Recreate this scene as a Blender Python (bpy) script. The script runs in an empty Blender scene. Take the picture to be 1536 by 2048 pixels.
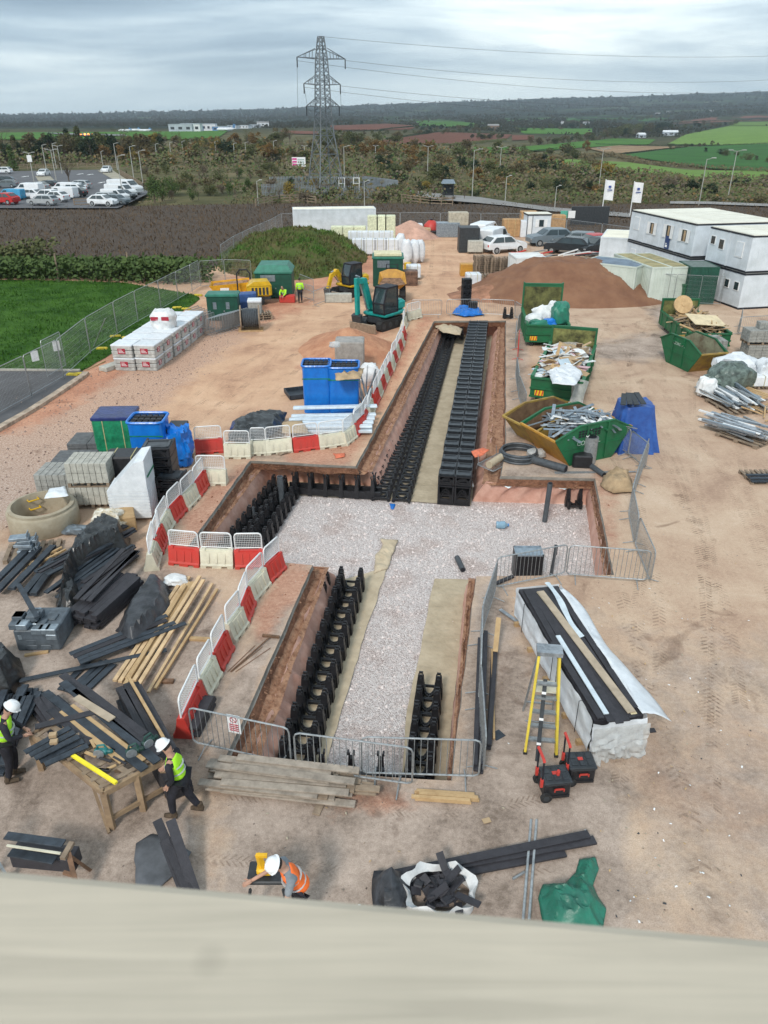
import bpy, bmesh, math, random
from mathutils import Vector, Matrix, noise as mn, geometry as mg
random.seed(7)
R=math.radians
sc=bpy.context.scene
COL=sc.collection
# ---------------- camera, world, sun, exposure ----------------
CH=11.5; F=1500.0; PITCH=math.atan(786/F)
cam=bpy.data.cameras.new('camera'); co=bpy.data.objects.new('camera',cam); COL.objects.link(co)
co.location=(0,0,CH); co.rotation_euler=(math.pi/2-PITCH,0,0)
cam.sensor_fit='VERTICAL'; cam.sensor_height=36; cam.lens=F/2048*36
cam.clip_start=0.05; cam.clip_end=40000
cam.dof.use_dof=True; cam.dof.focus_distance=30; cam.dof.aperture_fstop=(cam.lens/1000)/0.0022
sc.camera=co
sc.view_settings.view_transform='Standard'; sc.view_settings.look='None'; sc.view_settings.gamma=1
sc.view_settings.exposure=0.72
W=bpy.data.worlds.new('World'); sc.world=W; W.use_nodes=True
nt=W.node_tree; N=nt.nodes; L=nt.links; N.clear()
def nn(N_,t,**k):
 n=N_.new(t)
 for a,b in k.items(): setattr(n,a,b)
 return n
SUN_EL,SUN_AZ=42,200
sky=nn(N,'ShaderNodeTexSky',sky_type='NISHITA',sun_disc=False,sun_elevation=R(SUN_EL),sun_rotation=R(SUN_AZ))
tc=nn(N,'ShaderNodeTexCoord')
mp=nn(N,'ShaderNodeMapping'); mp.inputs['Scale'].default_value=(1.9,1.9,17); mp.inputs['Location'].default_value=(3.1,.4,.9)
L.new(tc.outputs['Generated'],mp.inputs[0])
n1=nn(N,'ShaderNodeTexNoise'); n1.inputs['Scale'].default_value=1.0; n1.inputs['Detail'].default_value=7; n1.inputs['Roughness'].default_value=.55; n1.inputs['Distortion'].default_value=.4
L.new(mp.outputs[0],n1.inputs[0])
cr=nn(N,'ShaderNodeValToRGB'); L.new(n1.outputs[0],cr.inputs[0])
e=cr.color_ramp.elements
e[0].position=.34; e[0].color=(1.9,2.6,3.3,1)
e[1].position=.66; e[1].color=(9.2,9.9,9.6,1)
m_=e.new(.46); m_.color=(3.3,4.2,4.9,1)
m_=e.new(.55); m_.color=(5.6,6.5,6.9,1)
# brighter veil near the horizon
sx=nn(N,'ShaderNodeSeparateXYZ'); L.new(tc.outputs['Generated'],sx.inputs[0])
mr=nn(N,'ShaderNodeMapRange'); mr.inputs[1].default_value=0; mr.inputs[2].default_value=.07; mr.inputs[3].default_value=.5; mr.inputs[4].default_value=0
L.new(sx.outputs[2],mr.inputs[0])
mh=nn(N,'ShaderNodeMix',data_type='RGBA'); mh.inputs[7].default_value=(7.9,9.2,9.2,1)
L.new(mr.outputs[0],mh.inputs[0]); L.new(cr.outputs[0],mh.inputs[6])
mx=nn(N,'ShaderNodeMix',data_type='RGBA'); mx.inputs[0].default_value=.92
L.new(sky.outputs[0],mx.inputs[6]); L.new(mh.outputs[2],mx.inputs[7])
bg=nn(N,'ShaderNodeBackground'); bg.inputs[1].default_value=.1; L.new(mx.outputs[2],bg.inputs[0])
ow=nn(N,'ShaderNodeOutputWorld'); L.new(bg.outputs[0],ow.inputs[0])
sl=bpy.data.lights.new('sun','SUN'); sl.energy=1.5; sl.angle=R(10); sl.color=(1,.95,.88)
so=bpy.data.objects.new('sun',sl); COL.objects.link(so)
so.rotation_euler=(R(90-SUN_EL),0,R(180-SUN_AZ))
# ---------------- pixel ray helpers (photo coordinates 1536x2048) ----------------
CP,SP=math.cos(PITCH),math.sin(PITCH)
def ray(x,y):
 u=(x-768)/F; v=(1024-y)/F
 return (u,CP+v*SP,-SP+v*CP)
def G(x,y,z=0.0):
 d=ray(x,y); t=(z-CH)/d[2]; return Vector((d[0]*t,d[1]*t,z))
def proj(X,Y,Z):
 z=Z-CH; dep=Y*CP-z*SP; up=Y*SP+z*CP
 return (768+F*X/dep,1024-F*up/dep)
def FR(p0,p1,z=0.0):       # frame from two base points: location, yaw, length
 a=G(*p0,z); b=G(*p1,z); d=b-a
 return a,math.atan2(d.y,d.x),d.length
# ---------------- materials ----------------
MT={}
def mat(name,col,rough=.8,var=.12,scale=6,bump=0,bscale=40,metal=0,alpha=1,coord='Object',col2=None,spec=.4,trans=0,detail=5):
 if name in MT: return MT[name]
 m=bpy.data.materials.new(name); m.use_nodes=True; MT[name]=m
 t=m.node_tree; N=t.nodes; L=t.links; b=N['Principled BSDF']
 b.inputs['Roughness'].default_value=rough; b.inputs['Metallic'].default_value=metal
 b.inputs['Specular IOR Level'].default_value=spec
 b.inputs['Alpha'].default_value=alpha
 if trans: b.inputs['Transmission Weight'].default_value=trans
 tc=nn(N,'ShaderNodeTexCoord'); src=tc.outputs[coord] if coord!='World' else nn(N,'ShaderNodeNewGeometry').outputs['Position']
 no=nn(N,'ShaderNodeTexNoise'); no.inputs['Scale'].default_value=scale; no.inputs['Detail'].default_value=detail; no.inputs['Roughness'].default_value=.65
 L.new(src,no.inputs[0])
 mx=nn(N,'ShaderNodeMix',data_type='RGBA')
 c2=col2 if col2 else tuple(c*(1-var*2) for c in col)
 c1=col if col2 else tuple(min(1,c*(1+var)) for c in col)
 mx.inputs[6].default_value=(*c1,1); mx.inputs[7].default_value=(*c2,1)
 mr=nn(N,'ShaderNodeMapRange'); mr.inputs[1].default_value=.35; mr.inputs[2].default_value=.65
 L.new(no.outputs[0],mr.inputs[0]); L.new(mr.outputs[0],mx.inputs[0])
 oi=nn(N,'ShaderNodeObjectInfo'); hs=nn(N,'ShaderNodeHueSaturation')
 mv=nn(N,'ShaderNodeMapRange'); mv.inputs[3].default_value=1-var*.6; mv.inputs[4].default_value=1+var*.6
 L.new(oi.outputs['Random'],mv.inputs[0]); L.new(mv.outputs[0],hs.inputs['Value'])
 L.new(mx.outputs[2],hs.inputs['Color']); L.new(hs.outputs[0],b.inputs['Base Color'])
 if bump:
  n2=nn(N,'ShaderNodeTexNoise'); n2.inputs['Scale'].default_value=bscale; n2.inputs['Detail'].default_value=6
  L.new(src,n2.inputs[0]); bp=nn(N,'ShaderNodeBump'); bp.inputs['Strength'].default_value=bump; bp.inputs['Distance'].default_value=.05
  L.new(n2.outputs[0],bp.inputs['Height']); L.new(bp.outputs[0],b.inputs['Normal'])
 return m
def emis(name,col,s):
 m=bpy.data.materials.new(name); m.use_nodes=True; b=m.node_tree.nodes['Principled BSDF']
 b.inputs['Base Color'].default_value=(*col,1); b.inputs['Emission Color'].default_value=(*col,1); b.inputs['Emission Strength'].default_value=s; return m
# ---------------- mesh builder ----------------
class MB:
 def __init__(s): s.v=[]; s.f=[]; s.m=[]; s.cm=0
 def mi(s,i): s.cm=i; return s
 def add(s,vs,fs):
  o=len(s.v); s.v.extend([tuple(v) for v in vs]); s.f.extend([tuple(o+i for i in f) for f in fs]); s.m.extend([s.cm]*len(fs)); return s
 def box(s,x0,y0,z0,x1,y1,z1,M=None):
  vs=[(x,y,z) for z in (z0,z1) for y in (y0,y1) for x in (x0,x1)]
  if M: vs=[M@Vector(v) for v in vs]
  return s.add(vs,[(0,2,3,1),(4,5,7,6),(0,1,5,4),(1,3,7,5),(3,2,6,7),(2,0,4,6)])
 def cb(s,c,d,M=None):
  return s.box(c[0]-d[0]/2,c[1]-d[1]/2,c[2]-d[2]/2,c[0]+d[0]/2,c[1]+d[1]/2,c[2]+d[2]/2,M)
 def rbox(s,x0,y0,z0,x1,y1,z1,r=.02,M=None):   # box with chamfered edges
  r=min(r,abs(x1-x0)*.45,abs(y1-y0)*.45,abs(z1-z0)*.45)
  def ring(a,z): return [(x0+a,y0+r,z) if 0 else p for p in [(x0+r+a,y0+a,z),(x1-r-a,y0+a,z),(x1-a,y0+r+a,z),(x1-a,y1-r-a,z),(x1-r-a,y1-a,z),(x0+r+a,y1-a,z),(x0+a,y1-r-a,z),(x0+a,y0+r+a,z)]]
  rs=[ring(r,z0),ring(0,z0+r),ring(0,z1-r),ring(r,z1)]
  vs=sum(rs,[]); fs=[tuple(range(7,-1,-1)),tuple(range(24,32))]
  for k in range(3):
   for i in range(8): fs.append((k*8+i,k*8+(i+1)%8,k*8+8+(i+1)%8,k*8+8+i))
  if M: vs=[M@Vector(v) for v in vs]
  return s.add(vs,fs)
 def bar(s,a,b,w,h,up=(0,0,1)):  # rectangular bar from a to b, w across, h along up
  a=Vector(a); b=Vector(b); d=(b-a);
  if d.length<1e-6: return s
  d.normalize(); u=Vector(up); x=d.cross(u)
  if x.length<1e-4: x=d.cross(Vector((1,0,0)))
  x.normalize(); u=x.cross(d); x=x*(w/2); u=u*(h/2)
  vs=[a-x-u,a+x-u,a+x+u,a-x+u,b-x-u,b+x-u,b+x+u,b-x+u]
  return s.add(vs,[(0,1,2,3),(7,6,5,4),(0,4,5,1),(1,5,6,2),(2,6,7,3),(3,7,4,0)])
 def tube(s,pts,r,n=6,closed=False,cap=True):
  pts=[Vector(p) for p in pts]; m=len(pts); rr=r if isinstance(r,(list,tuple)) else [r]*m
  vs=[]; prev=None
  for i,p in enumerate(pts):
   if closed: d=pts[(i+1)%m]-pts[i-1]
   else: d=pts[min(i+1,m-1)]-pts[max(i-1,0)]
   if d.length<1e-9: d=Vector((0,0,1))
   d.normalize()
   if prev is None:
    a=d.cross(Vector((0,0,1)))
    if a.length<.05: a=d.cross(Vector((1,0,0)))
   else: a=prev-d*prev.dot(d)
   if a.length<1e-6: a=d.orthogonal()
   a.normalize(); prev=a; b=d.cross(a)
   for k in range(n):
    t=2*math.pi*k/n; vs.append(p+(a*math.cos(t)+b*math.sin(t))*rr[i])
  fs=[]
  for i in range(m if closed else m-1):
   j=(i+1)%m
   for k in range(n): fs.append((i*n+k,i*n+(k+1)%n,j*n+(k+1)%n,j*n+k))
  if cap and not closed: fs.append(tuple(range(n-1,-1,-1))); fs.append(tuple((m-1)*n+k for k in range(n)))
  return s.add(vs,fs)
 def lathe(s,prof,n=16,c=(0,0,0),M=None,sx=1,sy=1):
  vs=[]; fs=[]
  for r,z in prof:
   for k in range(n):
    t=2*math.pi*k/n; vs.append((c[0]+r*math.cos(t)*sx,c[1]+r*math.sin(t)*sy,c[2]+z))
  for i in range(len(prof)-1):
   for k in range(n): fs.append((i*n+k,i*n+(k+1)%n,(i+1)*n+(k+1)%n,(i+1)*n+k))
  if prof[0][0]>1e-6: fs.append(tuple(range(n-1,-1,-1)))
  if prof[-1][0]>1e-6: fs.append(tuple((len(prof)-1)*n+k for k in range(n)))
  if M: vs=[M@Vector(v) for v in vs]
  return s.add(vs,fs)
 def prism(s,poly,y0,y1,ax='y'):   # poly in (x,z), extruded along y
  n=len(poly); P=(lambda p,y:(p[0],y,p[1])) if ax=='y' else ((lambda p,y:(y,p[0],p[1])) if ax=='x' else (lambda p,y:(p[0],p[1],y)))
  vs=[P(p,y0) for p in poly]+[P(p,y1) for p in poly]
  fs=[tuple(range(n)),tuple(range(2*n-1,n-1,-1))]+[(i,n+i,n+(i+1)%n,(i+1)%n) for i in range(n)]
  return s.add(vs,fs)
 def sheet(s,fn,nu,nv,closeu=False):
  vs=[fn(i/nu,j/nv) for j in range(nv+1) for i in range(nu+1)]
  fs=[(j*(nu+1)+i,j*(nu+1)+i+1,(j+1)*(nu+1)+i+1,(j+1)*(nu+1)+i) for j in range(nv) for i in range(nu)]
  return s.add(vs,fs)
 def mesh(s,name,mats,smooth=False,recalc=True):
  me=bpy.data.meshes.new(name); me.from_pydata(s.v,[],s.f)
  if not isinstance(mats,(list,tuple)): mats=[mats]
  for m in mats: me.materials.append(m)
  me.polygons.foreach_set('material_index',s.m)
  if smooth: me.polygons.foreach_set('use_smooth',[True]*len(s.f))
  me.update()
  if recalc and len(s.f)<6000:
   bm=bmesh.new(); bm.from_mesh(me); bmesh.ops.recalc_face_normals(bm,faces=bm.faces[:]); bm.to_mesh(me); bm.free()
  if smooth:
   try: me.set_sharp_from_angle(angle=R(40))
   except Exception: pass
  return me
KIDS={}
def link(name,data,parent=None,loc=(0,0,0),rz=0):
 o=bpy.data.objects.new(name,data); COL.objects.link(o); o.location=loc
 o.rotation_euler=(0,0,rz) if not isinstance(rz,tuple) else rz
 KIDS[o.name]=[]
 if parent: o.parent=parent; KIDS[parent.name].append(o)
 return o
def tag(o,label,cat,group=None):
 o['label']=label; o['category']=cat
 if group: o['group']=group
 return o
def T(name,label,cat,loc=(0,0,0),rz=0,group=None): return tag(link(name,None,None,loc,rz),label,cat,group)
def P(name,mb,mats,parent,smooth=False,loc=(0,0,0),rz=0,label=None):
 o=link(name,mb.mesh(name,mats,smooth) if isinstance(mb,MB) else mb,parent,loc,rz)
 if label: o['label']=label
 return o
def M1(name,label,cat,mb,mats,loc=(0,0,0),rz=0,group=None,smooth=False):
 return tag(link(name,mb.mesh(name,mats,smooth) if isinstance(mb,MB) else mb,None,loc,rz),label,cat,group)
def S(name,mb,mats,smooth=False,loc=(0,0,0),kind='structure'):
 o=link(name,mb.mesh(name,mats,smooth) if isinstance(mb,MB) else mb,None,loc); o['kind']=kind; return o
def stuff(name,label,cat,mb,mats,loc=(0,0,0),smooth=False):
 o=M1(name,label,cat,mb,mats,loc,0,None,smooth); o['kind']='stuff'; return o
def dup(root,loc,rz=0,label=None,group=None,scale=None,recol=None):
 def rec(o,par):
  c=o.copy(); COL.objects.link(c); KIDS[c.name]=[]
  if par: c.parent=par; KIDS[par.name].append(c)
  if recol and o.name.split('.')[0] in recol and c.data:
   for sl in range(len(c.material_slots)):
    if sl==0: c.material_slots[sl].link='OBJECT'; c.material_slots[sl].material=recol[o.name.split('.')[0]]
  for k in KIDS[o.name]: rec(k,c)
  return c
 c=rec(root,None); c.location=loc; c.rotation_euler=(0,0,rz) if not isinstance(rz,tuple) else rz
 if label: c['label']=label
 if group: c['group']=group
 if scale: c.scale=(scale,)*3 if not isinstance(scale,tuple) else scale
 return c
class Proto:   # the first placement moves the prototype itself, later ones are copies
 def __init__(s,root): s.r=root; s.used=False
 def at(s,loc,rz=0,label=None,group=None,scale=None,recol=None):
  if not s.used and not recol:
   s.used=True; o=s.r; o.location=loc; o.rotation_euler=(0,0,rz) if not isinstance(rz,tuple) else rz
   if label: o['label']=label
   if group: o['group']=group
   if scale: s.s=scale; s.pend=(o,scale)
   return o
  return dup(s.r,loc,rz,label,group,(scale or (1,1,1)),recol)
 def end(s):
  if s.used and hasattr(s,'pend'):
   o,sc_=s.pend; o.scale=(sc_,)*3 if not isinstance(sc_,tuple) else sc_
  if not s.used:
   def d(o):
    for k in KIDS[o.name]: d(k)
    bpy.data.objects.remove(o)
   d(s.r)
def nz(x,y,z=0.0,s=1.0): return mn.noise(Vector((x*s,y*s,z*s)))
def fbm(x,y,z=0.0,s=1.0,o=4):
 a=0;k=1;t=0
 for i in range(o): a+=mn.noise(Vector((x*s*2**i+7.3*i,y*s*2**i,z*s*2**i)))*k; t+=k; k*=.5
 return a/t
def inpoly(x,y,P_):
 c=False; n=len(P_); j=n-1
 for i in range(n):
  xi,yi=P_[i][0],P_[i][1]; xj,yj=P_[j][0],P_[j][1]
  if (yi>y)!=(yj>y) and x<(xj-xi)*(y-yi)/(yj-yi)+xi: c=not c
  j=i
 return c
def sdist(x,y,P_):
 d=1e9; n=len(P_)
 for i in range(n):
  ax,ay=P_[i][0],P_[i][1]; bx,by=P_[(i+1)%n][0],P_[(i+1)%n][1]
  vx,vy=bx-ax,by-ay; t=max(0,min(1,((x-ax)*vx+(y-ay)*vy)/(vx*vx+vy*vy+1e-9)))
  q=math.hypot(ax+vx*t-x,ay+vy*t-y); d=min(d,q)
 return d if inpoly(x,y,P_) else -d
# ---------------- ground, pit, terrain ----------------
FZ=-1.25
# pit outline: (px at ground, px at floor)
RING=[((445,1530),(548,1560)),((625,1130),(678,1165)),((365,1108),(400,1160)),((500,921),(545,962)),((712,932),(762,975)),((868,642),(893,668)),
 ((1012,641),(985,672)),((1012,885),(948,900)),((1003,952),(945,1003)),((1190,957),(1172,1010)),((1228,1150),(1195,1185)),((952,1152),(928,1190)),((903,1562),(886,1590))]
top=[G(*a) for a,b in RING]; flo=[G(*b,FZ) for a,b in RING]
flo[0]=Vector((flo[0].x,top[0].y+.15,FZ)); flo[-1]=Vector((flo[-1].x,top[-1].y+.15,FZ))
def subdiv(A,B,step):
 a=[];b=[];n=len(A)
 for i in range(n):
  j=(i+1)%n; k=max(1,int((A[j]-A[i]).length/step))
  for q in range(k): a.append(A[i].lerp(A[j],q/k)); b.append(B[i].lerp(B[j],q/k))
 return a,b
topd,flod=subdiv(top,flo,.3)
TOPP=[(round(p.x+fbm(p.x,p.y,3,1.5)*.05,4),round(p.y+fbm(p.x,p.y,9,1.5)*.05,4)) for p in topd]
# zones painted in world space (real material patches)
ZG=[(-60,1040),(-60,870),(170,720),(330,655),(520,600),(560,625),(450,700),(345,790),(300,830),(200,900),(150,980),(40,1060)]
ZR=[[(-60,880),(-60,830),(140,755),(225,700),(250,745),(170,800),(60,860)],[(620,1125),(625,1160),(560,1240),(520,1290),(505,1230),(560,1150),(600,1112)],
 [(400,1000),(500,920),(480,1010),(360,1110),(330,1100)],[(690,940),(860,640),(845,630),(720,800),(655,880),(560,900),(570,925)],[(390,640),(560,590),(640,600),(520,650)],
 [(700,1560),(890,1590),(830,1640),(640,1650)],[(1170,925),(1240,930),(1250,1100),(1200,1120)],[(430,560),(560,590),(800,560),(760,490),(640,520)],[(790,640),(640,690),(600,740),(730,730)]]
ZC=[[(-80,1110),(150,1085),(330,1120),(420,1180),(480,1330),(380,1560),(450,1900),(-200,1900),(-80,1300)],[(1010,640),(1060,650),(1050,900),(1010,940)],[(630,1125),(445,1525),(400,1480),(600,1120)],
 [(905,1560),(950,1160),(1010,1160),(1100,1500),(1250,1540),(1270,1900),(430,1900),(450,1580)],[(1180,690),(1330,660),(1290,620),(1360,590),(1400,680),(1340,720),(1190,720)],[(480,915),(500,900),(700,915),(700,935)],[(1003,955),(1010,930),(1190,930),(1190,958)]]
def zone(px,py):
 def w(P_,soft): return max(0,min(1,.5+sdist(px,py,P_)/soft))
 return (w(ZG,90), max(w(p,70)*(.62 if p is ZR[5] or p is ZR[6] else 1) for p in ZR), max([w(p,130 if p is ZC[0] or p is ZC[3] else 50) for p in ZC]+[.5*max(0,min(1,(py-1000)/350))]))
def inpoly_fast(x,y): return inpoly(x,y,TOPP)
pts=[];y=3.0
while y<113:
 st=.28 if y<30 else (.6 if y<60 else 2.0)
 xw=13+y*.66; n=int(2*xw/st)
 for i in range(n+1):
  pts.append((-xw+i*st+random.uniform(-.2,.2)*st, y+random.uniform(-.2,.2)*st))
 y+=st
minx,maxx=min(p[0] for p in TOPP),max(p[0] for p in TOPP); miny,maxy=min(p[1] for p in TOPP),max(p[1] for p in TOPP)
keep=[]
for p in pts:
 if minx-.3<p[0]<maxx+.3 and miny-.3<p[1]<maxy+.3:
  if abs(sdist(p[0],p[1],TOPP))<.07: continue
  if inpoly_fast(*p): continue
 keep.append(p)
vin=[Vector(p) for p in TOPP]+[Vector(p) for p in keep]
ed=[(i,(i+1)%len(TOPP)) for i in range(len(TOPP))]
vo,eo,fo,_,_,_=mg.delaunay_2d_cdt(vin,ed,[],0,1e-5)
mb=MB()
def gz(x,y,edge=False): return 0 if edge else fbm(x,y,0,.35)*.03
nT=len(TOPP)
vs=[(p.x,p.y,fbm(p.x,p.y,0,.35)*.03) for p in vo]
fs=[]
for f in fo:
 cx=sum(vo[i].x for i in f)/len(f); cy=sum(vo[i].y for i in f)/len(f)
 if minx<cx<maxx and miny<cy<maxy and inpoly(cx,cy,TOPP): continue
 fs.append(tuple(f))
mb.add(vs,fs)
def ground_mat():
 m=bpy.data.materials.new('site_soil'); m.use_nodes=True; t=m.node_tree; N=t.nodes; L=t.links; b=N['Principled BSDF']
 b.inputs['Roughness'].default_value=.9; b.inputs['Specular IOR Level'].default_value=.25
 geo=nn(N,'ShaderNodeNewGeometry'); at=nn(N,'ShaderNodeAttribute',attribute_name='zone'); sp=nn(N,'ShaderNodeSeparateColor'); L.new(at.outputs['Color'],sp.inputs[0])
 def noise(s,d=6,r=.6,dist=0,vec=None):
  n=nn(N,'ShaderNodeTexNoise'); n.inputs['Scale'].default_value=s; n.inputs['Detail'].default_value=d; n.inputs['Roughness'].default_value=r; n.inputs['Distortion'].default_value=dist
  L.new(vec or geo.outputs['Position'],n.inputs[0]); return n.outputs[0]
 def ramp(src,stops):
  r=nn(N,'ShaderNodeValToRGB'); L.new(src,r.inputs[0]); e=r.color_ramp.elements
  e[0].position,e[0].color=stops[0][0],(*stops[0][1],1); e[1].position,e[1].color=stops[-1][0],(*stops[-1][1],1)
  for p,c in stops[1:-1]: q=e.new(p); q.color=(*c,1)
  return r.outputs[0]
 def mix(f,a,b_):
  x=nn(N,'ShaderNodeMix',data_type='RGBA'); L.new(f,x.inputs[0]); L.new(a,x.inputs[6]); L.new(b_,x.inputs[7]); return x.outputs[2]
 def mth(op,a,b_=None,v=None,cl=False):
  x=nn(N,'ShaderNodeMath',operation=op); x.use_clamp=cl
  L.new(a,x.inputs[0])
  if b_ is not None: L.new(b_,x.inputs[1])
  elif v is not None: x.inputs[1].default_value=v
  return x.outputs[0]
 mid=noise(.35,8,.62,.6); fine=noise(9,5,.7); vf=noise(45,3,.6)
 # long wheel streaks, mostly along the haul road
 mpp=nn(N,'ShaderNodeMapping'); mpp.inputs['Rotation'].default_value=(0,0,R(-16)); mpp.inputs['Scale'].default_value=(1.5,.13,1); L.new(geo.outputs['Position'],mpp.inputs[0])
 streak=noise(1.3,5,.6,.8,mpp.outputs[0])
 sand=ramp(mth('ADD',mth('MULTIPLY',mid,v=.62),mth('ADD',mth('MULTIPLY',streak,v=.14),mth('MULTIPLY',fine,v=.24))),[(.36,(.32,.20,.135)),(.46,(.44,.295,.20)),(.55,(.50,.355,.245)),(.66,(.57,.43,.315))])
 grav=ramp(noise(15,7,.85),[(.3,(.17,.09,.06)),(.45,(.33,.21,.155)),(.55,(.47,.36,.29)),(.68,(.66,.57,.5))])
 red=ramp(mth('ADD',mth('MULTIPLY',mid,v=.5),mth('MULTIPLY',fine,v=.5)),[(.35,(.24,.11,.07)),(.5,(.40,.205,.13)),(.65,(.54,.33,.225))])
 conc=ramp(mth('ADD',mth('MULTIPLY',noise(.8,8,.65,.5),v=.65),mth('MULTIPLY',fine,v=.35)),[(.35,(.17,.125,.095)),(.48,(.32,.245,.195)),(.56,(.40,.31,.25)),(.67,(.49,.38,.31))])
 def thr(ch,n,amp):
  q=mth('ADD',ch,mth('MULTIPLY',mth('SUBTRACT',n,v=.5),v=amp)); r=nn(N,'ShaderNodeMapRange'); r.inputs[1].default_value=.35; r.inputs[2].default_value=.65; L.new(q,r.inputs[0]); return r.outputs[0]
 wn=noise(.9,8,.72,.5)
 c=mix(thr(sp.outputs[0],wn,1.1),sand,grav)
 c=mix(thr(sp.outputs[2],wn,.9),c,conc)
 c=mix(thr(sp.outputs[1],wn,1.0),c,red)
 # damp dark patches and small bits of debris
 st=ramp(noise(.55,6,.6,1.2),[(.30,(.55,.5,.47)),(.38,(1,1,1)),(.9,(1,1,1))])
 mul=nn(N,'ShaderNodeMix',data_type='RGBA',blend_type='MULTIPLY'); mul.inputs[0].default_value=.85; L.new(c,mul.inputs[6]); L.new(st,mul.inputs[7])
 dr=ramp(vf,[(.3,(.78,.76,.74)),(.5,(1,1,1)),(.72,(1.16,1.16,1.16))])
 m2=nn(N,'ShaderNodeMix',data_type='RGBA',blend_type='MULTIPLY'); m2.inputs[0].default_value=.9; L.new(mul.outputs[2],m2.inputs[6]); L.new(dr,m2.inputs[7])
 sxp=nn(N,'ShaderNodeSeparateXYZ'); L.new(geo.outputs['Position'],sxp.inputs[0]); wr=nn(N,'ShaderNodeMapRange',interpolation_type='SMOOTHSTEP'); wr.inputs[1].default_value=7; wr.inputs[2].default_value=-2; L.new(mth('ADD',sxp.outputs[0],mth('MULTIPLY',sxp.outputs[1],v=-.12)),wr.inputs[0]); yr=nn(N,'ShaderNodeMapRange',interpolation_type='SMOOTHSTEP'); yr.inputs[1].default_value=22; yr.inputs[2].default_value=34; L.new(sxp.outputs[1],yr.inputs[0]); wm2=nn(N,'ShaderNodeMix',data_type='RGBA',blend_type='MULTIPLY'); L.new(mth('MULTIPLY',wr.outputs[0],yr.outputs[0]),wm2.inputs[0]); L.new(m2.outputs[2],wm2.inputs[6]); wm2.inputs[7].default_value=(1.13,.97,.84,1)
 hs=nn(N,'ShaderNodeHueSaturation'); L.new(wm2.outputs[2],hs.inputs['Color']); L.new(hs.outputs[0],b.inputs['Base Color']); hs.inputs['Value'].default_value=1.06; hs.inputs['Saturation'].default_value=.92
 bp=nn(N,'ShaderNodeBump'); bp.inputs['Strength'].default_value=.55; bp.inputs['Distance'].default_value=.06
 L.new(mth('ADD',mth('MULTIPLY',noise(3,8,.7),v=.7),mth('MULTIPLY',streak,v=.35)),bp.inputs['Height']); L.new(bp.outputs[0],b.inputs['Normal'])
 return m
soil_m=ground_mat()
ground=S('ground',mb,soil_m,True)
ca=ground.data.color_attributes.new('zone','FLOAT_COLOR','POINT')
buf=[]
for v in ground.data.vertices:
 if v.co.y<75:
  p=proj(v.co.x,v.co.y,0); z=zone(*p)
 else: z=(0,0,0)
 buf.extend((z[0],z[1],z[2],1))
ca.data.foreach_set('color',buf)
# pit walls: slab edge, dug soil, ledge, hanging liner
soilw=mat('dug_soil',(.30,.145,.085),.95,.3,5,.9,14,coord='World',col2=(.13,.06,.035))
ledgem=mat('ledge_soil',(.42,.24,.15),.95,.3,4,.9,18,coord='World',col2=(.24,.12,.07))
liner=mat('pink_liner',(.70,.43,.34),.8,.2,2.5,.4,3,coord='World',col2=(.55,.29,.22))
slabm=mat('old_slab',(.27,.25,.22),.9,.15,3,.4,30,coord='World')
bei=mat('beige_geotextile',(.53,.44,.315),.95,.15,1.6,.8,6,coord='World',col2=(.40,.325,.225))
n=len(topd)
def prof(i):
 a=Vector((TOPP[i][0],TOPP[i][1],0)); b=flod[i]; d=Vector((b.x-a.x,b.y-a.y,0)); L_=d.length; d=d/max(L_,1e-4)
 s=i*.3; w=fbm(a.x,a.y,1,.9); w2=fbm(a.x,a.y,5,2.2)
 long_=1
 z0=fbm(a.x,a.y,0,.35)*.03
 return a,d,L_,w,w2,z0
rings=[[] for _ in range(9)]
for i in range(n):
 a,d,L_,w,w2,z0=prof(i)
 wl=min(L_*.55+.12*w,L_*.8)
 rings[0].append((a.x,a.y,z0))
 rings[1].append(tuple(a+d*.02+Vector((0,0,-.10))))
 rings[2].append(tuple(a+d*(.05+.04*w2)+Vector((0,0,-.13))))
 rg=fbm(a.x,a.y,12,3.5)*.22
 rings[3].append(tuple(a+d*(.13+.2*w+rg*.5)+Vector((0,0,-.40+.14*w2))))
 rings[4].append(tuple(a+d*(wl*.6)+Vector((0,0,-.47+.08*w))))
 rings[5].append(tuple(a+d*(wl*.82+.2*w2+rg*.5)+Vector((0,0,-.42+.2*w2))))
 rings[6].append(tuple(a+d*(wl+.1+.05*w2)+Vector((0,0,-.46+.08*w2))))
 rings[7].append(tuple(a+d*(wl+.10+(L_-wl)*.35+.10*w2)+Vector((0,0,-.85))))
 rings[8].append(tuple(a+d*(L_+.02)+Vector((0,0,FZ-.02))))
def bandmesh(k0,k1,sub=1):
 m=MB()
 for k in range(k0,k1):
  vs=rings[k]+rings[k+1]
  m.add(vs,[(i,(i+1)%n,n+(i+1)%n,n+i) for i in range(n)])
 return m
S('pit_slab_edge',bandmesh(0,2),slabm,True)
S('pit_soil_bank',bandmesh(2,4),soilw,True)
S('pit_ledge',bandmesh(4,5),ledgem,True) if 0 else S('pit_ledge',bandmesh(3,6),ledgem,True)
# rename overlap-free: soil bank ends where the ledge begins
bpy.data.objects['pit_soil_bank'].data=bandmesh(2,3).mesh('pit_soil_bank',soilw,True)
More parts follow.
